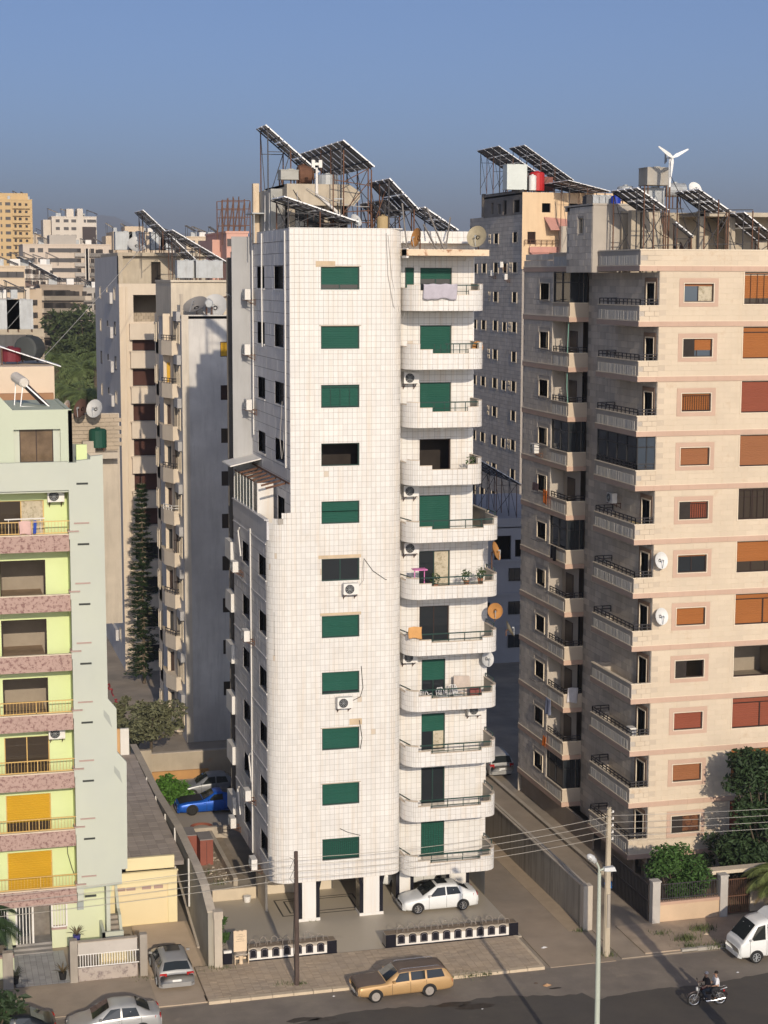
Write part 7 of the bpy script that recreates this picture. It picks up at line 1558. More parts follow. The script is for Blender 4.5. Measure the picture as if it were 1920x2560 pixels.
# ------------------------------------------------------------------ vehicles (built with the nose towards -X, origin on the ground at mid length)
def paint(name, c, rough=.3, metal=.25): return mat('paint_' + name, c, rough, .05, 2, metal=metal, spec=.5, spot=.25, spcol=tuple(v * .8 + .06 for v in c), spscale=1.2)
TYRE = mat('tyre_rubber', (.018, .017, .016), .85, .15); CHROME = mat('chrome', (.6, .6, .6), .2, .05, metal=.8); CGL = mat('car_glass', (.018, .022, .022), .05, 0, spec=.7)
LAMPC = mat('headlight_glass', (.55, .56, .55), .12, .1, spec=.6); LAMPR = mat('tail_light', (.38, .012, .012), .2, .1, spec=.5); PLATE = mat('plate_white', (.75, .75, .72), .5, .03); TRIMB = mat('black_trim', (.02, .02, .02), .6, .1)
def lerp_st(st, x):
    for a, b in zip(st, st[1:]):
        if x <= b[0]:
            f = max(0, (x - a[0]) / (b[0] - a[0])); return [a[i] + (b[i] - a[i]) * f for i in range(7)]
    return list(st[-1])
def car(label, spec, pm, loc, heading, name='parked_car', cat='car', roofm=None, hoodm=None, rim='spoke', rimm=None, group=None, extras=()):
    st = spec['st']; L = st[-1][0]; t = thing(name, label, cat, (0, 0, 0), group); ox = -L / 2
    fine = []
    for i in range(len(st) - 1):
        p0, p1, p2, p3 = st[max(i - 1, 0)], st[i], st[i + 1], st[min(i + 2, len(st) - 1)]
        sharp = spec.get('sharp', ())
        for k in range(4):
            f = k / 4
            if i in sharp: fine.append([p1[j] + (p2[j] - p1[j]) * f for j in range(7)])
            else:
                q = []
                for j in range(7):
                    c = .5 * ((2 * p1[j]) + (-p0[j] + p2[j]) * f + (2 * p0[j] - 5 * p1[j] + 4 * p2[j] - p3[j]) * f * f + (-p0[j] + 3 * p1[j] - 3 * p2[j] + p3[j]) * f ** 3)
                    lo, hi = min(p1[j], p2[j]), max(p1[j], p2[j]); q.append(min(max(c, lo - .02), hi + .02) if j else p1[0] + (p2[0] - p1[0]) * f)
                fine.append(q)
    fine.append(list(st[-1]))
    def ring(s):
        x, zl, zb, zt, wl, wb, wt = s; half = [(wl * .55, zl), (wl * .9, zl + .02), (wl, zl + .12), ((wl + wb) / 2 + .015, zl + (zb - zl) * .55), (wb, zb - .05), (wb * .975, zb), ]
        g = zt - zb; half += [(wb * .975 + (wt - wb * .975) * .5, zb + g * .5), (wt + .01, zb + g * .86), (wt - .06, zt - .005 * (g > .1)), (wt * .5, zt + .02), (0, zt + .03)]
        return [(y, z) for y, z in half] + [(-y, z) for y, z in half[-2::-1]]
    b = MB(); R_ = [ring(s) for s in fine]; n = len(R_[0])
    vs = [(s[0] + ox, y, z) for s, r in zip(fine, R_) for y, z in r]; fs = []; mi = []
    for i in range(len(fine) - 1):
        for k in range(n):
            k2 = (k + 1) % n; fs.append((i * n + k, i * n + k2, (i + 1) * n + k2, (i + 1) * n + k))
            xm = (fine[i][0] + fine[i + 1][0]) / 2; topq = 7 <= k <= n - 9
            mi.append(1 if (hoodm or roofm) and topq and (xm < spec['ws'][0] or spec['ws'][1] - .02 < xm < spec.get('rw', (9, 9))[0] + .05) else 0)
    fs += [tuple(range(n)), tuple((len(fine) - 1) * n + k for k in range(n - 1, -1, -1))]; mi += [0, 0]
    b.add(vs, fs); b.mi = mi; body = b.build('body', [pm, hoodm or roofm or pm], t, smooth=True)
    # windscreen and rear window
    def top_glass(x0, x1, nm, inset=.05):
        a, c = lerp_st(fine, x0), lerp_st(fine, x1); m = MB(); up = .03; K = 6
        for i in range(K):
            f0, f1 = i / K, (i + 1) / K; p = [a[j] + (c[j] - a[j]) * f0 for j in range(7)]; q = [a[j] + (c[j] - a[j]) * f1 for j in range(7)]
            m.quad((p[0] + ox, -p[6] + inset, p[3] + up), (p[0] + ox, 0, p[3] + up + .03), (q[0] + ox, 0, q[3] + up + .03), (q[0] + ox, -q[6] + inset, q[3] + up)); m.quad((p[0] + ox, 0, p[3] + up + .03), (p[0] + ox, p[6] - inset, p[3] + up), (q[0] + ox, q[6] - inset, q[3] + up), (q[0] + ox, 0, q[3] + up + .03))
        m.build(nm, CGL, t, smooth=True)
    top_glass(*spec['ws'], 'windscreen')
    if 'rw' in spec: top_glass(*spec['rw'], 'rear_window')
    if 'back' in spec: # upright rear glass: z0, z1, half widths
        z0, z1, w0, w1, x0, x1 = spec['back']; m = MB(); m.quad((x0 + ox, -w0, z0), (x0 + ox, w0, z0), (x1 + ox, w1, z1), (x1 + ox, -w1, z1)); m.build('rear_window', CGL, t)
    if 'front' in spec:
        z0, z1, w0, w1, x0, x1 = spec['front']; m = MB(); m.quad((x0 + ox, -w0, z0), (x0 + ox, w0, z0), (x1 + ox, w1, z1), (x1 + ox, -w1, z1)); m.build('windscreen', CGL, t)
    def side_y(x, z):
        s = lerp_st(fine, x); zb, zt, wb, wt = s[2], s[3], s[5] * .975, s[6] + .01; f = min(1, max(0, (z - zb) / max(.05, (zt - zb) * .86))); return wb + (wt - wb) * f
    for (xa, xb_), (xc, xd) in spec['win']:
        for sg in (-1, 1):
            P = []
            for x, top in ((xa, 0), (xb_, 0), (xd, 1), (xc, 1)):
                s = lerp_st(fine, x); z = s[2] + .035 if not top else max(s[2] + .12, s[2] + (s[3] - s[2]) * .84); P.append((x + ox, sg * (side_y(x, z) + .028), z))
            m = MB(); m.quad(*P); m.build('side_window', CGL, t)
    # wheels
    r = spec.get('r', .31); rimm = rimm or GALV
    for x in spec['wheels']:
        for sg in (-1, 1):
            y = sg * (lerp_st(fine, x)[4] - .04); m = MB()
            m.tube([(x + ox, y - sg * .18, r), (x + ox, y - sg * .16, r), (x + ox, y + sg * .03, r), (x + ox, y + sg * .055, r)], [r * .93, r, r, r * .9], 22); w_ = m.build('wheel', TYRE, t, smooth=False)
            m = MB(); m.tube([(x + ox, y + sg * .045, r), (x + ox, y + sg * .06, r)], [r * .64, r * .64], 20)
            w2 = m.build('rim_plate', TRIMB if rim == 'spoke' else rimm, w_)
            m = MB()
            if rim == 'spoke':
                for k in range(7): a = 6.283 * k / 7; m.bar((x + ox, y + sg * .066, r), (x + ox + math.cos(a) * r * .62, y + sg * .066, r + math.sin(a) * r * .62), .055, .02)
            else: m.tube([(x + ox, y + sg * .06, r), (x + ox, y + sg * .085, r)], [r * .3, r * .22], 14)
            m.tube([(x + ox + r * .64 * math.cos(a * .2618), y + sg * .062, r + r * .64 * math.sin(a * .2618)) for a in range(25)], .014, 5); m.build('rim', rimm, w_)
            a_ = MB(); k = 18; ra = r + .055; yy = sg * (lerp_st(fine, x)[4] + .012)
            a_.add([(x + ox + ra * math.cos(math.pi * (i / k * 1.12 - .06)), yy, r + ra * math.sin(math.pi * (i / k * 1.12 - .06))) for i in range(k + 1)], [tuple(range(k + 1))])
            a_.v = [(px_, yy - sg * .02 if pz < .01 else yy, pz) for px_, _, pz in a_.v]; a_.build('wheel_arch', TRIMB, t)
    # lights, bumpers, plates, seams
    f0 = st[0]; f1 = st[1]
    for sg in (-1, 1):
        m = MB(); z0, z1, xb_, wy = spec['hl']; s = lerp_st(fine, .03); m.hexa([(ox + .005, sg * (s[5] * .55), z0), (ox + xb_, sg * (lerp_st(fine, xb_)[5] + .008), z0 + .03), (ox + xb_ + .03, sg * (lerp_st(fine, xb_)[5] - .02), z0 + .03), (ox + .06, sg * (s[5] * .5), z0), (ox + .02, sg * (s[5] * .55), z1 - .03), (ox + xb_ + .03, sg * (lerp_st(fine, xb_)[5] + .004), z1), (ox + xb_ + .06, sg * (lerp_st(fine, xb_)[5] - .04), z1), (ox + .08, sg * (s[5] * .5), z1 - .03)]); m.build('headlight', LAMPC, t)
        m = MB(); z0, z1, d, wy = spec['tl']; e = lerp_st(fine, L - .02); g = lerp_st(fine, L - d); m.hexa([(ox + L + .012, sg * wy, z0), (ox + L - .03, sg * (e[4] + .0), z0), (ox + L - d, sg * (g[5] + .012), z0), (ox + L - .06, sg * (wy - .02), z0), (ox + L - .0, sg * wy, z1), (ox + L - .05, sg * (e[4] - .01), z1), (ox + L - d, sg * (g[5] + .008), z1), (ox + L - .08, sg * (wy - .02), z1)]); m.build('tail_light', LAMPR, t)
        q = spec['ws'][0] + .32; s = lerp_st(fine, q); m = MB(); m.hexa([(q + ox - .05, sg * (s[5]), s[2] + .05), (q + ox + .08, sg * (s[5]), s[2] + .05), (q + ox + .08, sg * (s[5] + .17), s[2] + .06), (q + ox - .02, sg * (s[5] + .17), s[2] + .06), (q + ox - .05, sg * (s[5]), s[2] + .14), (q + ox + .08, sg * (s[5]), s[2] + .16), (q + ox + .08, sg * (s[5] + .17), s[2] + .16), (q + ox - .02, sg * (s[5] + .17), s[2] + .15)]); m.build('mirror', pm if not spec.get('bm') else TRIMB, t)
        for x in spec['seams']:
            m = MB(); s = lerp_st(fine, x)
            for f, g_ in ((.14, .5), (.5, .82), (.82, .99)):
                P = lambda h: (x + ox, sg * (s[4] + .006 + (0 if h < .7 else (s[5] - s[4]) * (h - .7) / .3) + .012 * (.3 < h < .8)), s[1] + (s[2] - s[1]) * h); m.bar(P(f), P(g_), .012, .012)
            m.build('door_seam', TRIMB, t)
            m = MB(); q = x - .12; s = lerp_st(fine, q); m.bar((q + ox - .07, sg * (s[5] + .015), s[2] - .1), (q + ox + .07, sg * (s[5] + .015), s[2] - .1), .03, .03); m.build('door_handle', pm, t)
    for e, nm in ((0, 'front_bumper'), (1, 'rear_bumper')):
        s = lerp_st(fine, .1 if not e else L - .1); m = MB(); x = ox - .02 if not e else ox + L + .02; d = .14 if not e else -.14
        z0, z1 = spec.get('bz', (.26, .44)); m.hexa([(x, -s[4] * .8, z0), (x, s[4] * .8, z0), (x + d, s[4] + .012, z0), (x + d, -s[4] - .012, z0), (x, -s[4] * .8, z1), (x, s[4] * .8, z1), (x + d, s[4] + .012, z1), (x + d, -s[4] - .012, z1)]); m.build(nm, spec.get('bmat') or pm, t)
        m = MB(); xx = x + (-.008 if not e else .008); m.box(min(xx, xx + .004), max(xx, xx + .004), -.22, .22, spec['pz'][e], spec['pz'][e] + .11); m.build('number_plate', PLATE, t)
    m = MB(); z0, z1 = spec['gr']; m.box(ox - .014, ox + .05, -.42, .42, z0, z1); m.build('grille', TRIMB, t)
    for ex in extras: ex(t, ox, fine)
    t.location = loc; t.rotation_euler = (0, 0, heading); return t
SED = dict(st=[(0, .34, .52, .56, .6, .58, .42), (.1, .22, .64, .70, .76, .74, .58), (.5, .18, .74, .82, .84, .82, .66), (1.12, .17, .86, .94, .85, .84, .70), (1.95, .17, .91, 1.42, .86, .85, .60), (2.6, .17, .94, 1.46, .86, .85, .62), (3.15, .17, .95, 1.41, .86, .85, .60), (3.82, .17, .98, 1.08, .86, .84, .66), (4.2, .2, .95, 1.03, .84, .82, .62), (4.34, .32, .76, .84, .76, .74, .55)],
           ws=(1.14, 1.92), rw=(3.2, 3.8), win=[((1.5, 2.42), (1.98, 2.42)), ((2.5, 3.3), (2.5, 3.15))], wheels=(.82, 3.42), hl=(.56, .68, .5, .5), tl=(.78, .94, .32, .5), seams=(1.45, 2.46, 3.38), gr=(.40, .56), pz=(.36, .5), bz=(.24, .42))
HATCH = dict(st=[(0, .34, .54, .58, .62, .6, .45), (.1, .22, .66, .72, .78, .76, .6), (.5, .18, .78, .86, .86, .84, .68), (1.05, .17, .90, .98, .88, .87, .72), (1.8, .17, .94, 1.44, .89, .88, .62), (2.5, .17, .97, 1.49, .89, .88, .64), (3.3, .17, .99, 1.46, .89, .87, .63), (3.85, .17, .99, 1.36, .88, .86, .62), (4.1, .2, .98, 1.0, .88, .86, .74), (4.2, .3, .80, .84, .84, .82, .70)],
             ws=(1.08, 1.78), rw=(3.84, 4.09), win=[((1.4, 2.35), (1.85, 2.35)), ((2.43, 3.2), (2.43, 3.2)), ((3.28, 3.75), (3.28, 3.6))], wheels=(.8, 3.38), hl=(.58, .72, .45, .5), tl=(.80, .94, .3, .5), seams=(1.4, 2.4, 3.3), gr=(.44, .58), pz=(.36, .50), bz=(.22, .44))
WAG = dict(st=[(0, .36, .70, .74, .82, .80, .72), (.08, .32, .78, .82, .88, .86, .74), (.6, .26, .82, .87, .90, .87, .74), (1.42, .24, .86, .92, .90, .88, .76), (2.08, .24, .88, 1.34, .90, .87, .66), (2.7, .24, .90, 1.40, .90, .87, .68), (3.7, .24, .91, 1.40, .90, .87, .68), (4.45, .24, .92, 1.36, .89, .86, .67), (4.75, .28, .90, 1.0, .88, .85, .74), (4.86, .34, .78, .82, .85, .82, .70)],
           ws=(1.45, 2.06), rw=(4.46, 4.74), win=[((1.82, 2.6), (2.14, 2.6)), ((2.7, 3.42), (2.7, 3.42)), ((3.52, 4.42), (3.52, 4.3))], wheels=(.88, 3.62), hl=(.58, .72, .08, .6), tl=(.62, .80, .2, .6), seams=(1.72, 2.65, 3.47), gr=(.48, .72), pz=(.36, .46), bz=(.38, .52), bmat=CHROME, r=.32)
SUV = dict(st=[(0, .4, .7, .74, .7, .68, .5), (.1, .3, .84, .9, .84, .82, .64), (.6, .26, .94, 1.02, .9, .88, .72), (1.15, .26, 1.02, 1.12, .91, .9, .74), (1.85, .26, 1.06, 1.66, .92, .9, .66), (2.6, .26, 1.08, 1.72, .92, .9, .68), (3.6, .26, 1.1, 1.70, .92, .9, .68), (4.15, .26, 1.1, 1.58, .91, .89, .68), (4.35, .3, 1.06, 1.10, .90, .88, .78), (4.45, .4, .9, .94, .86, .84, .72)],
           ws=(1.18, 1.83), rw=(4.16, 4.34), win=[((1.5, 2.4), (1.9, 2.4)), ((2.5, 3.3), (2.5, 3.3)), ((3.4, 4.0), (3.4, 3.9))], wheels=(.85, 3.5), hl=(.72, .88, .4, .5), tl=(.86, 1.1, .25, .58), seams=(1.5, 2.45, 3.35), gr=(.56, .76), pz=(.45, .7), bz=(.36, .58), r=.36)
VAN = dict(st=[(0, .42, .72, .78, .78, .76, .68), (.08, .34, 1.0, 1.06, .86, .84, .74), (.24, .3, 1.14, 1.2, .88, .86, .76), (.95, .3, 1.18, 1.98, .89, .87, .72), (1.6, .3, 1.2, 2.16, .89, .87, .74), (3.0, .3, 1.22, 2.22, .89, .87, .75), (4.4, .3, 1.22, 2.22, .89, .87, .75), (5.0, .3, 1.22, 2.16, .88, .86, .74), (5.12, .4, 1.1, 2.0, .86, .84, .72)],
           ws=(.26, .93), win=[((.62, 1.45), (1.05, 1.45)), ((1.58, 2.6), (1.58, 2.6)), ((2.7, 3.7), (2.7, 3.7)), ((3.8, 4.8), (3.8, 4.8))], wheels=(.95, 3.9), hl=(.68, .92, .2, .6), tl=(.7, 1.1, .08, .72), seams=(.58, 1.52, 2.65), gr=(.50, .56), pz=(.42, .6), bz=(.32, .56), r=.33)
COUPE = dict(st=[(0, .36, .58, .62, .74, .72, .6), (.12, .22, .70, .76, .86, .84, .7), (.7, .18, .80, .87, .92, .9, .76), (1.7, .17, .86, .94, .92, .9, .76), (2.45, .17, .88, 1.32, .92, .9, .62), (2.95, .17, .90, 1.36, .92, .9, .62), (3.9, .17, .95, 1.14, .93, .91, .66), (4.5, .2, .97, 1.02, .92, .9, .74), (4.75, .32, .86, .92, .86, .84, .72)],
             ws=(1.72, 2.43), rw=(3.0, 3.86), win=[((2.0, 3.0), (2.45, 3.0))], wheels=(.95, 3.68), hl=(.60, .72, .4, .55), tl=(.74, .9, .15, .4), seams=(1.9, 3.1), gr=(.40, .62), pz=(.3, .5), bz=(.2, .38), r=.35)
def vehicles():
    silver = paint('silver', (.40, .40, .39)); silver2 = paint('silver_grey', (.36, .355, .34)); white = paint('white', (.74, .75, .73), metal=0); black = paint('black', (.012, .014, .016)); gold = paint('gold', (.52, .33, .15)); brown = mat('faded_brown_paint', (.13, .095, .075), .6, .15, 1.5, spot=.3, spcol=(.3, .26, .22)); blue = paint('blue', (.01, .10, .50)); grey = paint('graphite', (.22, .23, .24))
    def sunroof(x0, x1, w_=.38):
        def f(t, ox, st): m = MB(); a = lerp_st(st, x0); b = lerp_st(st, x1); m.quad((x0 + ox, -w_, a[3] + .06), (x0 + ox, w_, a[3] + .06), (x1 + ox, w_, b[3] + .06), (x1 + ox, -w_, b[3] + .06)); m.build('sunroof', CGL, t)
        return f
    def rack(t, ox, st):
        for sg in (-1, 1): m = MB(); m.tube([(2.2 + ox, sg * .56, 1.42), (2.3 + ox, sg * .57, 1.46), (4.1 + ox, sg * .57, 1.46), (4.2 + ox, sg * .56, 1.41)], .014, 5); m.build('roof_rail', CHROME, t)
    def hump(t, ox, st):
        m = MB(); m.hexa([(1.7 + ox, -.66, 2.18), (1.7 + ox, .66, 2.18), (4.9 + ox, .66, 2.2), (4.9 + ox, -.66, 2.2), (2.05 + ox, -.56, 2.48), (2.05 + ox, .56, 2.48), (4.6 + ox, .56, 2.5), (4.6 + ox, -.56, 2.5)]); m.build('raised_roof', white, t)
        m = MB(); m.box(2.5 + ox, 3.3 + ox, -.35, .35, 2.5, 2.56); m.build('roof_hatch', CGL, t)
        m = MB(); m.bar((.5 + ox, -.5, 1.42), (.72 + ox, -.05, 1.66), .02); m.bar((.5 + ox, .3, 1.42), (.72 + ox, .6, 1.66), .02); m.build('wiper', TRIMB, t)
    def bonnet(t, ox, st):
        m = MB(); P = [lerp_st(st, x) for x in (.15, .7, 1.2, 1.68)]
        for a, b in zip(P, P[1:]): m.quad((a[0] + ox, -a[6] + .02, a[3] + .03), (a[0] + ox, a[6] - .02, a[3] + .03), (b[0] + ox, b[6] - .02, b[3] + .045), (b[0] + ox, -b[6] + .02, b[3] + .045))
        m.build('black_bonnet', TRIMB, t)
    car('silver grey hatchback with red tail lights on the left driveway, its rear to the street', HATCH, silver2, (11.65, 84.95, .03), -math.pi / 2, extras=(sunroof(2.0, 2.75),))
    car('silver saloon with light windows parked at the bottom left in the street', SED, silver, (8.1, 79.0, 0), 0)
    car('black saloon cut off at the bottom left corner', SED, black, (3.25, 79.05, 0), 0)
    car('old gold station wagon with a faded brown bonnet and roof at the kerb', WAG, gold, (22.35, 79.95, 0), .02, hoodm=brown, rim='steel', rimm=mat('dull_steel_rim', (.32, .29, .26), .5, .15), extras=(rack,))
    car('white saloon with a dark sunroof in the tiled courtyard', SED, white, (27.45, 90.75, .06), .0, extras=(sunroof(2.05, 2.65),), rimm=CHROME)
    car('white minibus with a raised roof at the right picture edge', VAN, white, (42.7, 79.75, 0), 0, name='minibus', cat='van', extras=(hump,))
    car('blue coupe with a black bonnet in the shaded yard', COUPE, blue, (18.2, 111.9, .06), 0, rimm=TRIMB, extras=(bonnet,))
    car('silver saloon behind the blue coupe by the stained wall', SED, grey, (18.7, 115.6, .06), 0)
    car('silver four wheel drive in the deep shade of the right alley', SUV, silver, (39.2, 116.2, .04), -math.pi / 2)
    car('white car half hidden under the white tower behind the pillars', SUV, white, (27.4, 95.0, .06), 0)
vehicles()
# ------------------------------------------------------------------ plants, litter, people
def plants():
    OL = leafm('olive', (.13, .135, .075)); BR = leafm('bright_green', (.07, .16, .025)); BU = leafm('bush_green', (.05, .105, .025)); CO = leafm('conifer_green', (.035, .062, .024)); DKL = leafm('shade_green', (.032, .055, .022))
    # slim conifer in the alley: whorls of drooping sprays
    rnd = random.Random(5); t = thing('conifer_tree', 'tall slim dark conifer with drooping whorls in the left alley', 'conifer', (18.6, 150, 0)); h = 18.1
    m = MB(); m.tube([(18.6, 150, 0), (18.6, 150, 9), (18.65, 150, h)], [.16, .1, .02], 8); m.build('trunk', BARK, t)
    m = MB(); b = MB()
    z = 1.2
    while z < h - .2:
        f = z / h; r = 1.35 * (1 - f) ** .55 * (.85 + .3 * rnd.random()) + .08; n = 9
        for k in range(n):
            a = rnd.random() * 6.28; rr = r * rnd.uniform(.6, 1.1); e = Vector((18.6 + rr * math.cos(a), 150 + rr * math.sin(a), z - .12 * rr + .1)); s = Vector((18.6, 150, z)); b.tube([s, s.lerp(e, .6) + Vector((0, 0, -.12)), e], [.03, .02, .008], 3, cap=False)
            for q in range(34):
                p = s.lerp(e, .25 + .8 * rnd.random()) + Vector((jit(.14), jit(.14), -.1 - .22 * rnd.random())); d = Vector((math.cos(a) + jit(.6), math.sin(a) + jit(.6), rnd.uniform(-.5, .7))).normalized() * .26; w_ = Vector((-d.y, d.x, jit(.1))) * .3; m.add([p - w_, p + d, p + w_, p - d * .4], [(0, 1, 2), (0, 2, 3)])
        z += .36 + .1 * rnd.random()
    b.build('branch_whorls', mat('bare_branch', (.32, .26, .19), .9, .2), t, kind='stuff'); m.build('crown', CO, t)
    tree('olive_tree', 'grey green olive tree leaning over the stained wall', (15.6, 122.9, 0), 5.0, 2.5, 2300, .2, OL, .13, .3, 15, 7, low=.42)
    tree('olive_tree', 'dense grey green shrub tree against the green block corner', (13.6, 127, 0), 5.0, 1.5, 1300, .2, OL, .12, .0, 10, 9, low=.2)
    for i, (x, y, hh, r, lb) in enumerate(((15.2, 127.8, 2.4, 1.2, 'low shrub behind the olive tree'), (19.3, 131, 2.2, 1.0, 'shrub at the foot of the grey block'))): tree('shrub', lb, (x, y, 0), hh, r, 500, .18, OL, .05, 0, 8, 30 + i, low=.15, cat='shrub')
    t = tree('climbing_bush', 'bright green bush spilling over the boundary wall by the blue car', (15.1, 113.4, 0), 2.3, 1.35, 1500, .17, BR, .06, .6, 12, 12, low=.15, cat='bush')
    tree('tall_weed', 'tall leafy weed behind the end pier of the boundary wall', (14.62, 87.2, 0), 2.3, .38, 260, .12, BU, .03, 0, 8, 13, low=.15, cat='weed', sq=1.3)
    tree('round_bush', 'round bright green bush over the dark railings at the right', (40.25, 87.1, .1), 3.75, 1.75, 5200, .13, BU, .12, 0, 22, 15, low=.12, cat='bush')
    tree('dark_tree', 'dark dense tree in front of the cream block at the right edge', (46.4, 88.0, .1), 8.6, 2.5, 12000, .19, CO, .2, 0, 34, 17, low=.12, sq=.75)
    tree('dark_tree', 'dark shaded shrub under the right tree behind the gate', (45.0, 89.8, .1), 3.2, 1.8, 1500, .16, CO, .1, 0, 10, 19, low=.1, cat='shrub')
    PG = leafm('palm_light', (.13, .16, .05)); PD = leafm('palm_dark', (.03, .055, .02)); PB = leafm('palm_dead', (.34, .26, .14))
    palm('palm_tree', 'palm with pale green fronds at the right picture edge by the gate', (44.9, 84.3, .1), 2.3, 2.3, 22, PG, .24, seed=3, droop=1.0, nl=34)
    palm('dry_fronds', 'dry beige skirt of fronds under the pale palm at the right edge', (44.9, 84.32, .1), 1.8, 1.7, 14, PB, .2, seed=4, droop=1.5, nl=26, cat='palm fronds')
    palm('palm_tree', 'dark palm poking in at the left picture edge before the pink balconies', (2.0, 83.0, 0), 4.6, 2.2, 22, PD, .25, seed=6, nl=30)
    palm('palm_tree', 'tall palm on the near side of the street below the picture', (35.5, 64.5, 0), 8.4, 1.6, 16, PD, .27, seed=8, droop=1.2, nl=20)
    tree('street_tree', 'dark street tree below the bottom left corner', (1.2, 71.0, 0), 6.4, 2.6, 2600, .22, DKL, .2, 0, 14, 23, low=.35)
    # aloes in pots
    al = leafm('aloe', (.13, .10, .055)); al2 = leafm('aloe_dark', (.05, .055, .04)); pot = mat('black_pot', (.02, .02, .02), .6, .1)
    for i, (x, y, z, lb, mt_, pm_) in enumerate(((6.3, 85.75, .05, 'spiky brownish aloe in a black pot by the concrete post', al, pot), (3.95, 85.8, .05, 'dark spiky aloe in a black pot at the left of the forecourt', al2, pot), (7.35, 89.5, .5, 'spiky aloe in a blue pot on the ledge by the stairs', al, mat('blue_pot', (.06, .06, .25), .5, .1)))):
        t = thing('potted_aloe', lb, 'potted plant', (x, y, z)); m = MB(); m.tube([(x, y, z), (x, y, z + .38)], [.15, .21], 12); m.build('pot', pm_, t)
        for k in range(20):
            a = 6.28 * k / 20 + jit(.2); u = RND.uniform(.3, 1.2); d = Vector((math.cos(a), math.sin(a), u)).normalized(); s = Vector((-d.y, d.x, 0)).normalized() * .035; p = Vector((x, y, z + .38)); q = p + d * .32; e = q + (d + Vector((0, 0, -.35))).normalized() * .3; m = MB(); m.add([p - s, p + s, q + s, q - s, e], [(0, 1, 2, 3), (3, 2, 4)]); m.build('leaf', mt_, t)
    # weeds and grass tufts
    g = MB(); gm = leafm('dry_grass', (.10, .12, .045)); r = random.Random(77)
    def tuft(x, y, z, n, rr, hh):
        for _ in range(n):
            p = Vector((x + r.gauss(0, rr), y + r.gauss(0, rr * .5), z)); a = r.random() * 6.28; d = Vector((math.cos(a) * .4, math.sin(a) * .4, 1)) * hh * r.uniform(.5, 1.2); s = Vector((-math.sin(a), math.cos(a), 0)) * .02; g.add([p - s, p + s, p + d], [(0, 1, 2)])
    for x, y, n, rr, hh in ((26.2, 80.85, 90, .45, .16), (27.0, 80.8, 60, .3, .14), (24.9, 80.8, 60, .25, .14), (38.9, 82.6, 160, .35, .35), (40.3, 83.7, 160, .4, .35), (40.1, 81.35, 150, .55, .2), (38.7, 81.6, 80, .3, .2), (16.9, 82.1, 60, .35, .15), (17.6, 81.95, 50, .15, .2), (34.0, 81.75, 60, .25, .35), (12.5, 85.2, 40, .5, .15), (14.1, 84.9, 60, .4, .2), (33.9, 85.3, 40, .2, .25), (21.3, 80.85, 40, .5, .12), (37.9, 83.7, 60, .4, .2), (15.2, 99.5, 90, .5, .35), (16.2, 97.6, 60, .4, .3), (20.3, 90.4, 20, .2, .15), (10.3, 85.0, 40, .5, .12)): tuft(x, y, .1 if y < 85.4 and 12.9 < x < 30.3 or x > 36 else .02, n, rr, hh)
    g.build('weeds', gm, None, kind='stuff')
    # litter
    for i, (x, y, z, c, lb, s) in enumerate(((24.9, 80.6, .03, (.7, .7, .68), 'crumpled white bag by the kerb right of the gold wagon', .16), (29.6, 78.9, .02, (.5, .3, .16), 'flattened brown cardboard on the road', .3), (29.2, 79.3, .02, (.1, .07, .05), 'dark scrap beside the cardboard on the road', .14), (19.0, 80.3, .02, (.7, .68, .65), 'white litter in the gutter left of the gold wagon', .1), (31.2, 83.6, .04, (.7, .7, .68), 'white strip of plastic lying on the lane', .2), (38.6, 78.3, .02, (.7, .7, .7), 'white paper scrap on the road near the minibus', .1), (39.6, 78.0, .02, (.7, .7, .7), 'second white scrap on the road near the minibus', .1), (25.6, 77.0, .02, (.7, .7, .7), 'tiny white scrap on the dark lane', .07), (40.2, 83.0, .12, (.55, .45, .32), 'broken pale kerb piece on the right pavement', .22))):
        m = MB(); n = 7; P = [(x + s * RND.uniform(.6, 1.1) * math.cos(6.283 * k / n), y + s * .6 * RND.uniform(.6, 1.1) * math.sin(6.283 * k / n)) for k in range(n)]; m.add([(a, b, z) for a, b in P] + [(x + jit(.03), y, z + s * .35)], [(k, (k + 1) % n, n) for k in range(n)]); m.build('litter', mat('litter_%s' % lb.split()[0], c, .8, .15, 4), None, label=lb, cat='litter')
def skin(name, mt, parent, nodes, edges, root, sub=2):
    me = bpy.data.meshes.new(name); me.from_pydata([n[:3] for n in nodes], edges, []); me.materials.append(mt); o = bpy.data.objects.new(name, me); COL.objects.link(o); o.parent = parent
    md = o.modifiers.new('skin', 'SKIN'); md.use_smooth_shade = True
    for v, n in zip(me.skin_vertices[0].data, nodes): v.radius = (n[3], n[4] if len(n) > 4 else n[3])
    for i, v in enumerate(me.skin_vertices[0].data): v.use_root = i == root
    s = o.modifiers.new('smooth', 'SUBSURF'); s.levels = s.render_levels = sub; return o
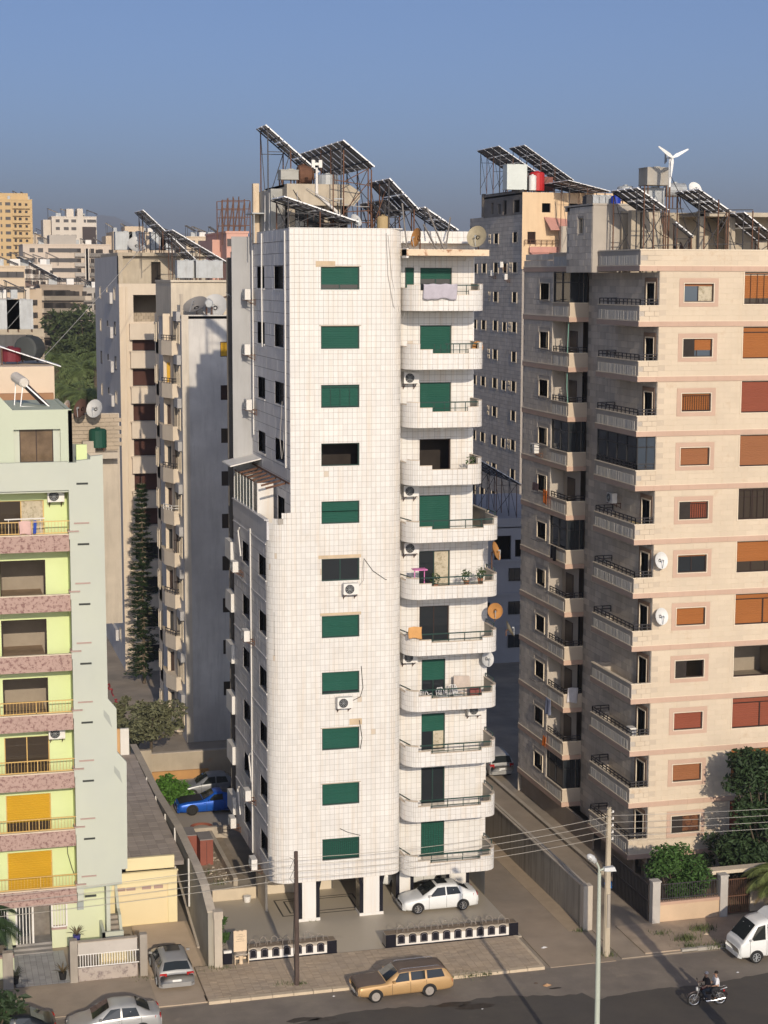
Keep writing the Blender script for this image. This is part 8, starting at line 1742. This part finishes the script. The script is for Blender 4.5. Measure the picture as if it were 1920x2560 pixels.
def rider(label, x0, lean, shirt, trous, hair, cap, hands, feet):
    """seated figure facing -X, hips at (x0, 0, .84)"""
    t = thing('person', label, 'person', (0, 0, 0)); sk = mat('skin', (.36, .21, .14), .6, .08)
    hz = .86; ch = (x0 - lean, 0, hz + .46); nk = (x0 - lean * 1.15, 0, hz + .58); hd = (x0 - lean * 1.3, 0, hz + .72)
    N = [(x0, 0, hz, .13, .15), (x0 - lean * .5, 0, hz + .22, .12, .14), (*ch, .115, .17), (*nk, .05), (hd[0] - .01, 0, hd[2] - .05, .07), (*hd, .088), (hd[0] + .01, 0, hd[2] + .08, .06)]; E = [(0, 1), (1, 2), (2, 3), (3, 4), (4, 5), (5, 6)]
    S = [(x0, 0, hz - .02, .145, .165), (x0 - lean * .5, 0, hz + .22, .135, .155), (ch[0], 0, ch[2] - .02, .13, .18), (nk[0], 0, nk[2] - .06, .08, .1)]; SE = [(0, 1), (1, 2), (2, 3)]
    T = [(x0, 0, hz + .02, .14, .165)]; TE = []
    for sg in (-1, 1):
        b = len(N); sh = (ch[0], sg * .18, ch[2] + .04); hx = hands[0]; el = ((sh[0] + hx) / 2 + .04, sg * .27, (sh[2] + hands[2]) / 2 - .1)
        N += [(*sh, .055), (*el, .042), (hx + .03, sg * hands[1], hands[2] + .01, .03), (hx - .03, sg * hands[1], hands[2], .035)]; E += [(2, b), (b, b + 1), (b + 1, b + 2), (b + 2, b + 3)]
        c = len(S); S += [(*sh, .075), (el[0], el[1], el[2], .06)]; SE += [(2, c), (c, c + 1)]
        b = len(N); kn = (x0 - .40, sg * .2, hz - .04); an = (feet[0] + .04, sg * .17, feet[1] + .08); to = (feet[0] - .12, sg * .18, feet[1] + .02)
        N += [(x0 - .05, sg * .1, hz - .03, .085), (*kn, .06), (*an, .04), (*to, .035)]; E += [(0, b), (b, b + 1), (b + 1, b + 2), (b + 2, b + 3)]
        c = len(T); T += [(x0 - .06, sg * .1, hz - .02, .105), (*kn, .08), (an[0], an[1], an[2] + .04, .06)]; TE += [(0, c), (c, c + 1), (c + 1, c + 2)]
    body = skin('body', sk, t, N, E, 0); skin('shirt', shirt, t, S, SE, 0); skin('trousers', trous, t, T, TE, 0)
    for sg in (-1, 1):
        m = MB(); f = (feet[0], sg * .175, feet[1]); m.tube([(f[0] + .08, f[1], f[2] + .05), (f[0], f[1], f[2] + .06), (f[0] - .12, f[1], f[2] + .03), (f[0] - .18, f[1], f[2] + .02)], [.045, .055, .048, .03], 8); m.build('shoe', mat('shoe', (.03, .025, .02), .6, .1), t, smooth=True)
        m = MB()
        for k in range(5): l = (.05, .075, .08, .075, .06)[k]; y = sg * (hands[1] - .035 + .018 * k); m.tube([(hands[0] - .03, y, hands[2] + .02), (hands[0] - .03 - l * .7, y, hands[2] + .02), (hands[0] - .03 - l * .75, y, hands[2] - .03)], [.011, .01, .008], 5)
        m.build('fingers', sk, t)
        m = MB(); m.ball((hd[0] + .01, sg * .088, hd[2]), .022, 6, 4); m.build('ear', sk, t)
    m = MB(); m.ball((hd[0] + .018, 0, hd[2] + .045), .098, 12, 8, .85); m.build('cap' if cap else 'hair', hair, t, smooth=True)
    m = MB(); m.tube([(hd[0] - .085, 0, hd[2] + .01), (hd[0] - .115, 0, hd[2] - .025), (hd[0] - .09, 0, hd[2] - .035)], [.012, .017, .012], 6); m.build('nose', sk, t)
    for sg in (-1, 1): m = MB(); m.ball((hd[0] - .082, sg * .032, hd[2] + .01), .012, 6, 4); m.build('eye', BLACKP, t)
    m = MB(); m.bar((hd[0] - .082, -.025, hd[2] - .06), (hd[0] - .082, .025, hd[2] - .06), .012); m.build('mouth', mat('lips', (.25, .09, .08), .6, 0), t)
    return t
def motorbike():
    t = thing('motorcycle', 'dark motorcycle with silver wheels carrying two riders across the street', 'motorcycle', (0, 0, 0)); dk = paint('motor_dark', (.03, .02, .02)); r = .31
    for x, nm in ((-.66, 'front_wheel'), (.66, 'rear_wheel')):
        m = MB(); m.tube([(x + r * math.cos(rad(a)), 0, r + r * math.sin(rad(a))) for a in range(0, 361, 15)], .045, 8, cap=False); w_ = m.build(nm, TYRE, t)
        m = MB(); m.tube([(x + r * .83 * math.cos(rad(a)), 0, r + r * .83 * math.sin(rad(a))) for a in range(0, 361, 15)], .02, 6, cap=False)
        for k in range(12): a = rad(30 * k); m.bar((x, .02 * (-1) ** k, r), (x + r * .82 * math.cos(a), 0, r + r * .82 * math.sin(a)), .012)
        m.tube([(x, -.07, r), (x, .07, r)], .05, 8); m.build('rim', CHROME, w_)
        m = MB(); m.tube([(x + (r + .07) * math.cos(rad(a)), 0, r + (r + .07) * math.sin(rad(a))) for a in (range(40, 150, 12) if x < 0 else range(20, 140, 12))], .05, 6); m.build('mudguard', dk, t)
    for sg in (-1, 1):
        m = MB(); m.bar((-.66, sg * .09, r), (-.42, sg * .09, .92), .045); m.build('fork', CHROME, t)
        m = MB(); m.tube([(-.42, 0, .98), (-.4, sg * .2, 1.04), (-.3, sg * .34, 1.03)], .016, 6); m.build('handlebar', CHROME, t)
        m = MB(); m.bar((-.4, sg * .25, 1.05), (-.42, sg * .32, 1.2), .012); m.box(-.44, -.42, sg * .32 - .05, sg * .32 + .05, 1.18, 1.27); m.build('mirror', TRIMB, t)
        m = MB(); m.bar((.66, sg * .1, r), (.45, sg * .12, .68), .05); m.build('shock_absorber', CHROME, t)
    m = MB(); m.tube([(-.5, 0, .84), (-.58, 0, .84)], [.11, .09], 12); m.build('headlight', LAMPC, t)
    m = MB(); m.tube([(-.4, 0, .9), (-.2, 0, .55), (.05, 0, .32), (.35, 0, .36), (.5, 0, .66), (.0, 0, .74), (-.38, 0, .82)], .03, 6); m.build('frame', dk, t)
    m = MB(); m.tube([(-.36, 0, .82), (-.25, 0, .87), (-.05, 0, .85), (.02, 0, .78)], [.06, .13, .12, .08], 10); m.build('fuel_tank', paint('tank_red', (.10, .012, .012)), t, smooth=True)
    m = MB(); m.box(-.2, .15, -.13, .13, .3, .6); m.tube([(-.1, 0, .5), (-.2, 0, .66)], .09, 8); m.build('engine', STEEL, t)
    m = MB(); m.tube([(-.2, -.12, .4), (-.1, -.16, .26), (.4, -.17, .3), (.85, -.17, .38)], [.025, .03, .045, .05], 8); m.build('exhaust', CHROME, t)
    m = MB(); m.box(.0, .75, -.13, .13, .74, .82); m.build('seat', BLACKP, t); m = MB(); m.box(.8, .86, -.07, .07, .66, .74); m.build('tail_light', LAMPR, t); m = MB(); m.tube([(.6, -.14, .8), (.95, -.12, .88), (.95, .12, .88), (.6, .14, .8)], .015, 5); m.build('grab_rail', CHROME, t)
    p1 = rider('person in dark clothes and a pale cap steering the motorcycle', .08, .12, mat('dark_jacket', (.03, .022, .022), .85, .15), mat('dark_jeans', (.035, .04, .05), .9, .15), mat('grey_cap', (.5, .45, .43), .8, .1), True, (-.3, .33, 1.05), (-.12, .3))
    p2 = rider('person in a white shirt riding behind on the motorcycle', .48, .05, mat('white_shirt', (.72, .72, .74), .8, .06), mat('black_trousers', (.025, .025, .028), .9, .15), mat('black_hair', (.02, .015, .012), .8, .1), False, (.18, .17, 1.0), (.34, .3))
    for o in (t, p1, p2): o.location = (36.35, 74.72, .006); o.rotation_euler = (0, 0, -.1)
plants(); motorbike()
# ------------------------------------------------------------------ air
def haze():
    m = MB(); m.box(-9500, 9500, -400, 13200, -1.6, 470)
    mt = bpy.data.materials.new('haze_air'); mt.use_nodes = True; N = mt.node_tree.nodes; N.clear()
    v = N.new('ShaderNodeVolumePrincipled'); v.inputs['Color'].default_value = (.88, .93, 1.0, 1); v.inputs['Density'].default_value = 2.0e-4; v.inputs['Anisotropy'].default_value = .2
    o = N.new('ShaderNodeOutputMaterial'); mt.node_tree.links.new(v.outputs[0], o.inputs['Volume'])
    m.build('haze', mt, None, kind='stuff')
haze()
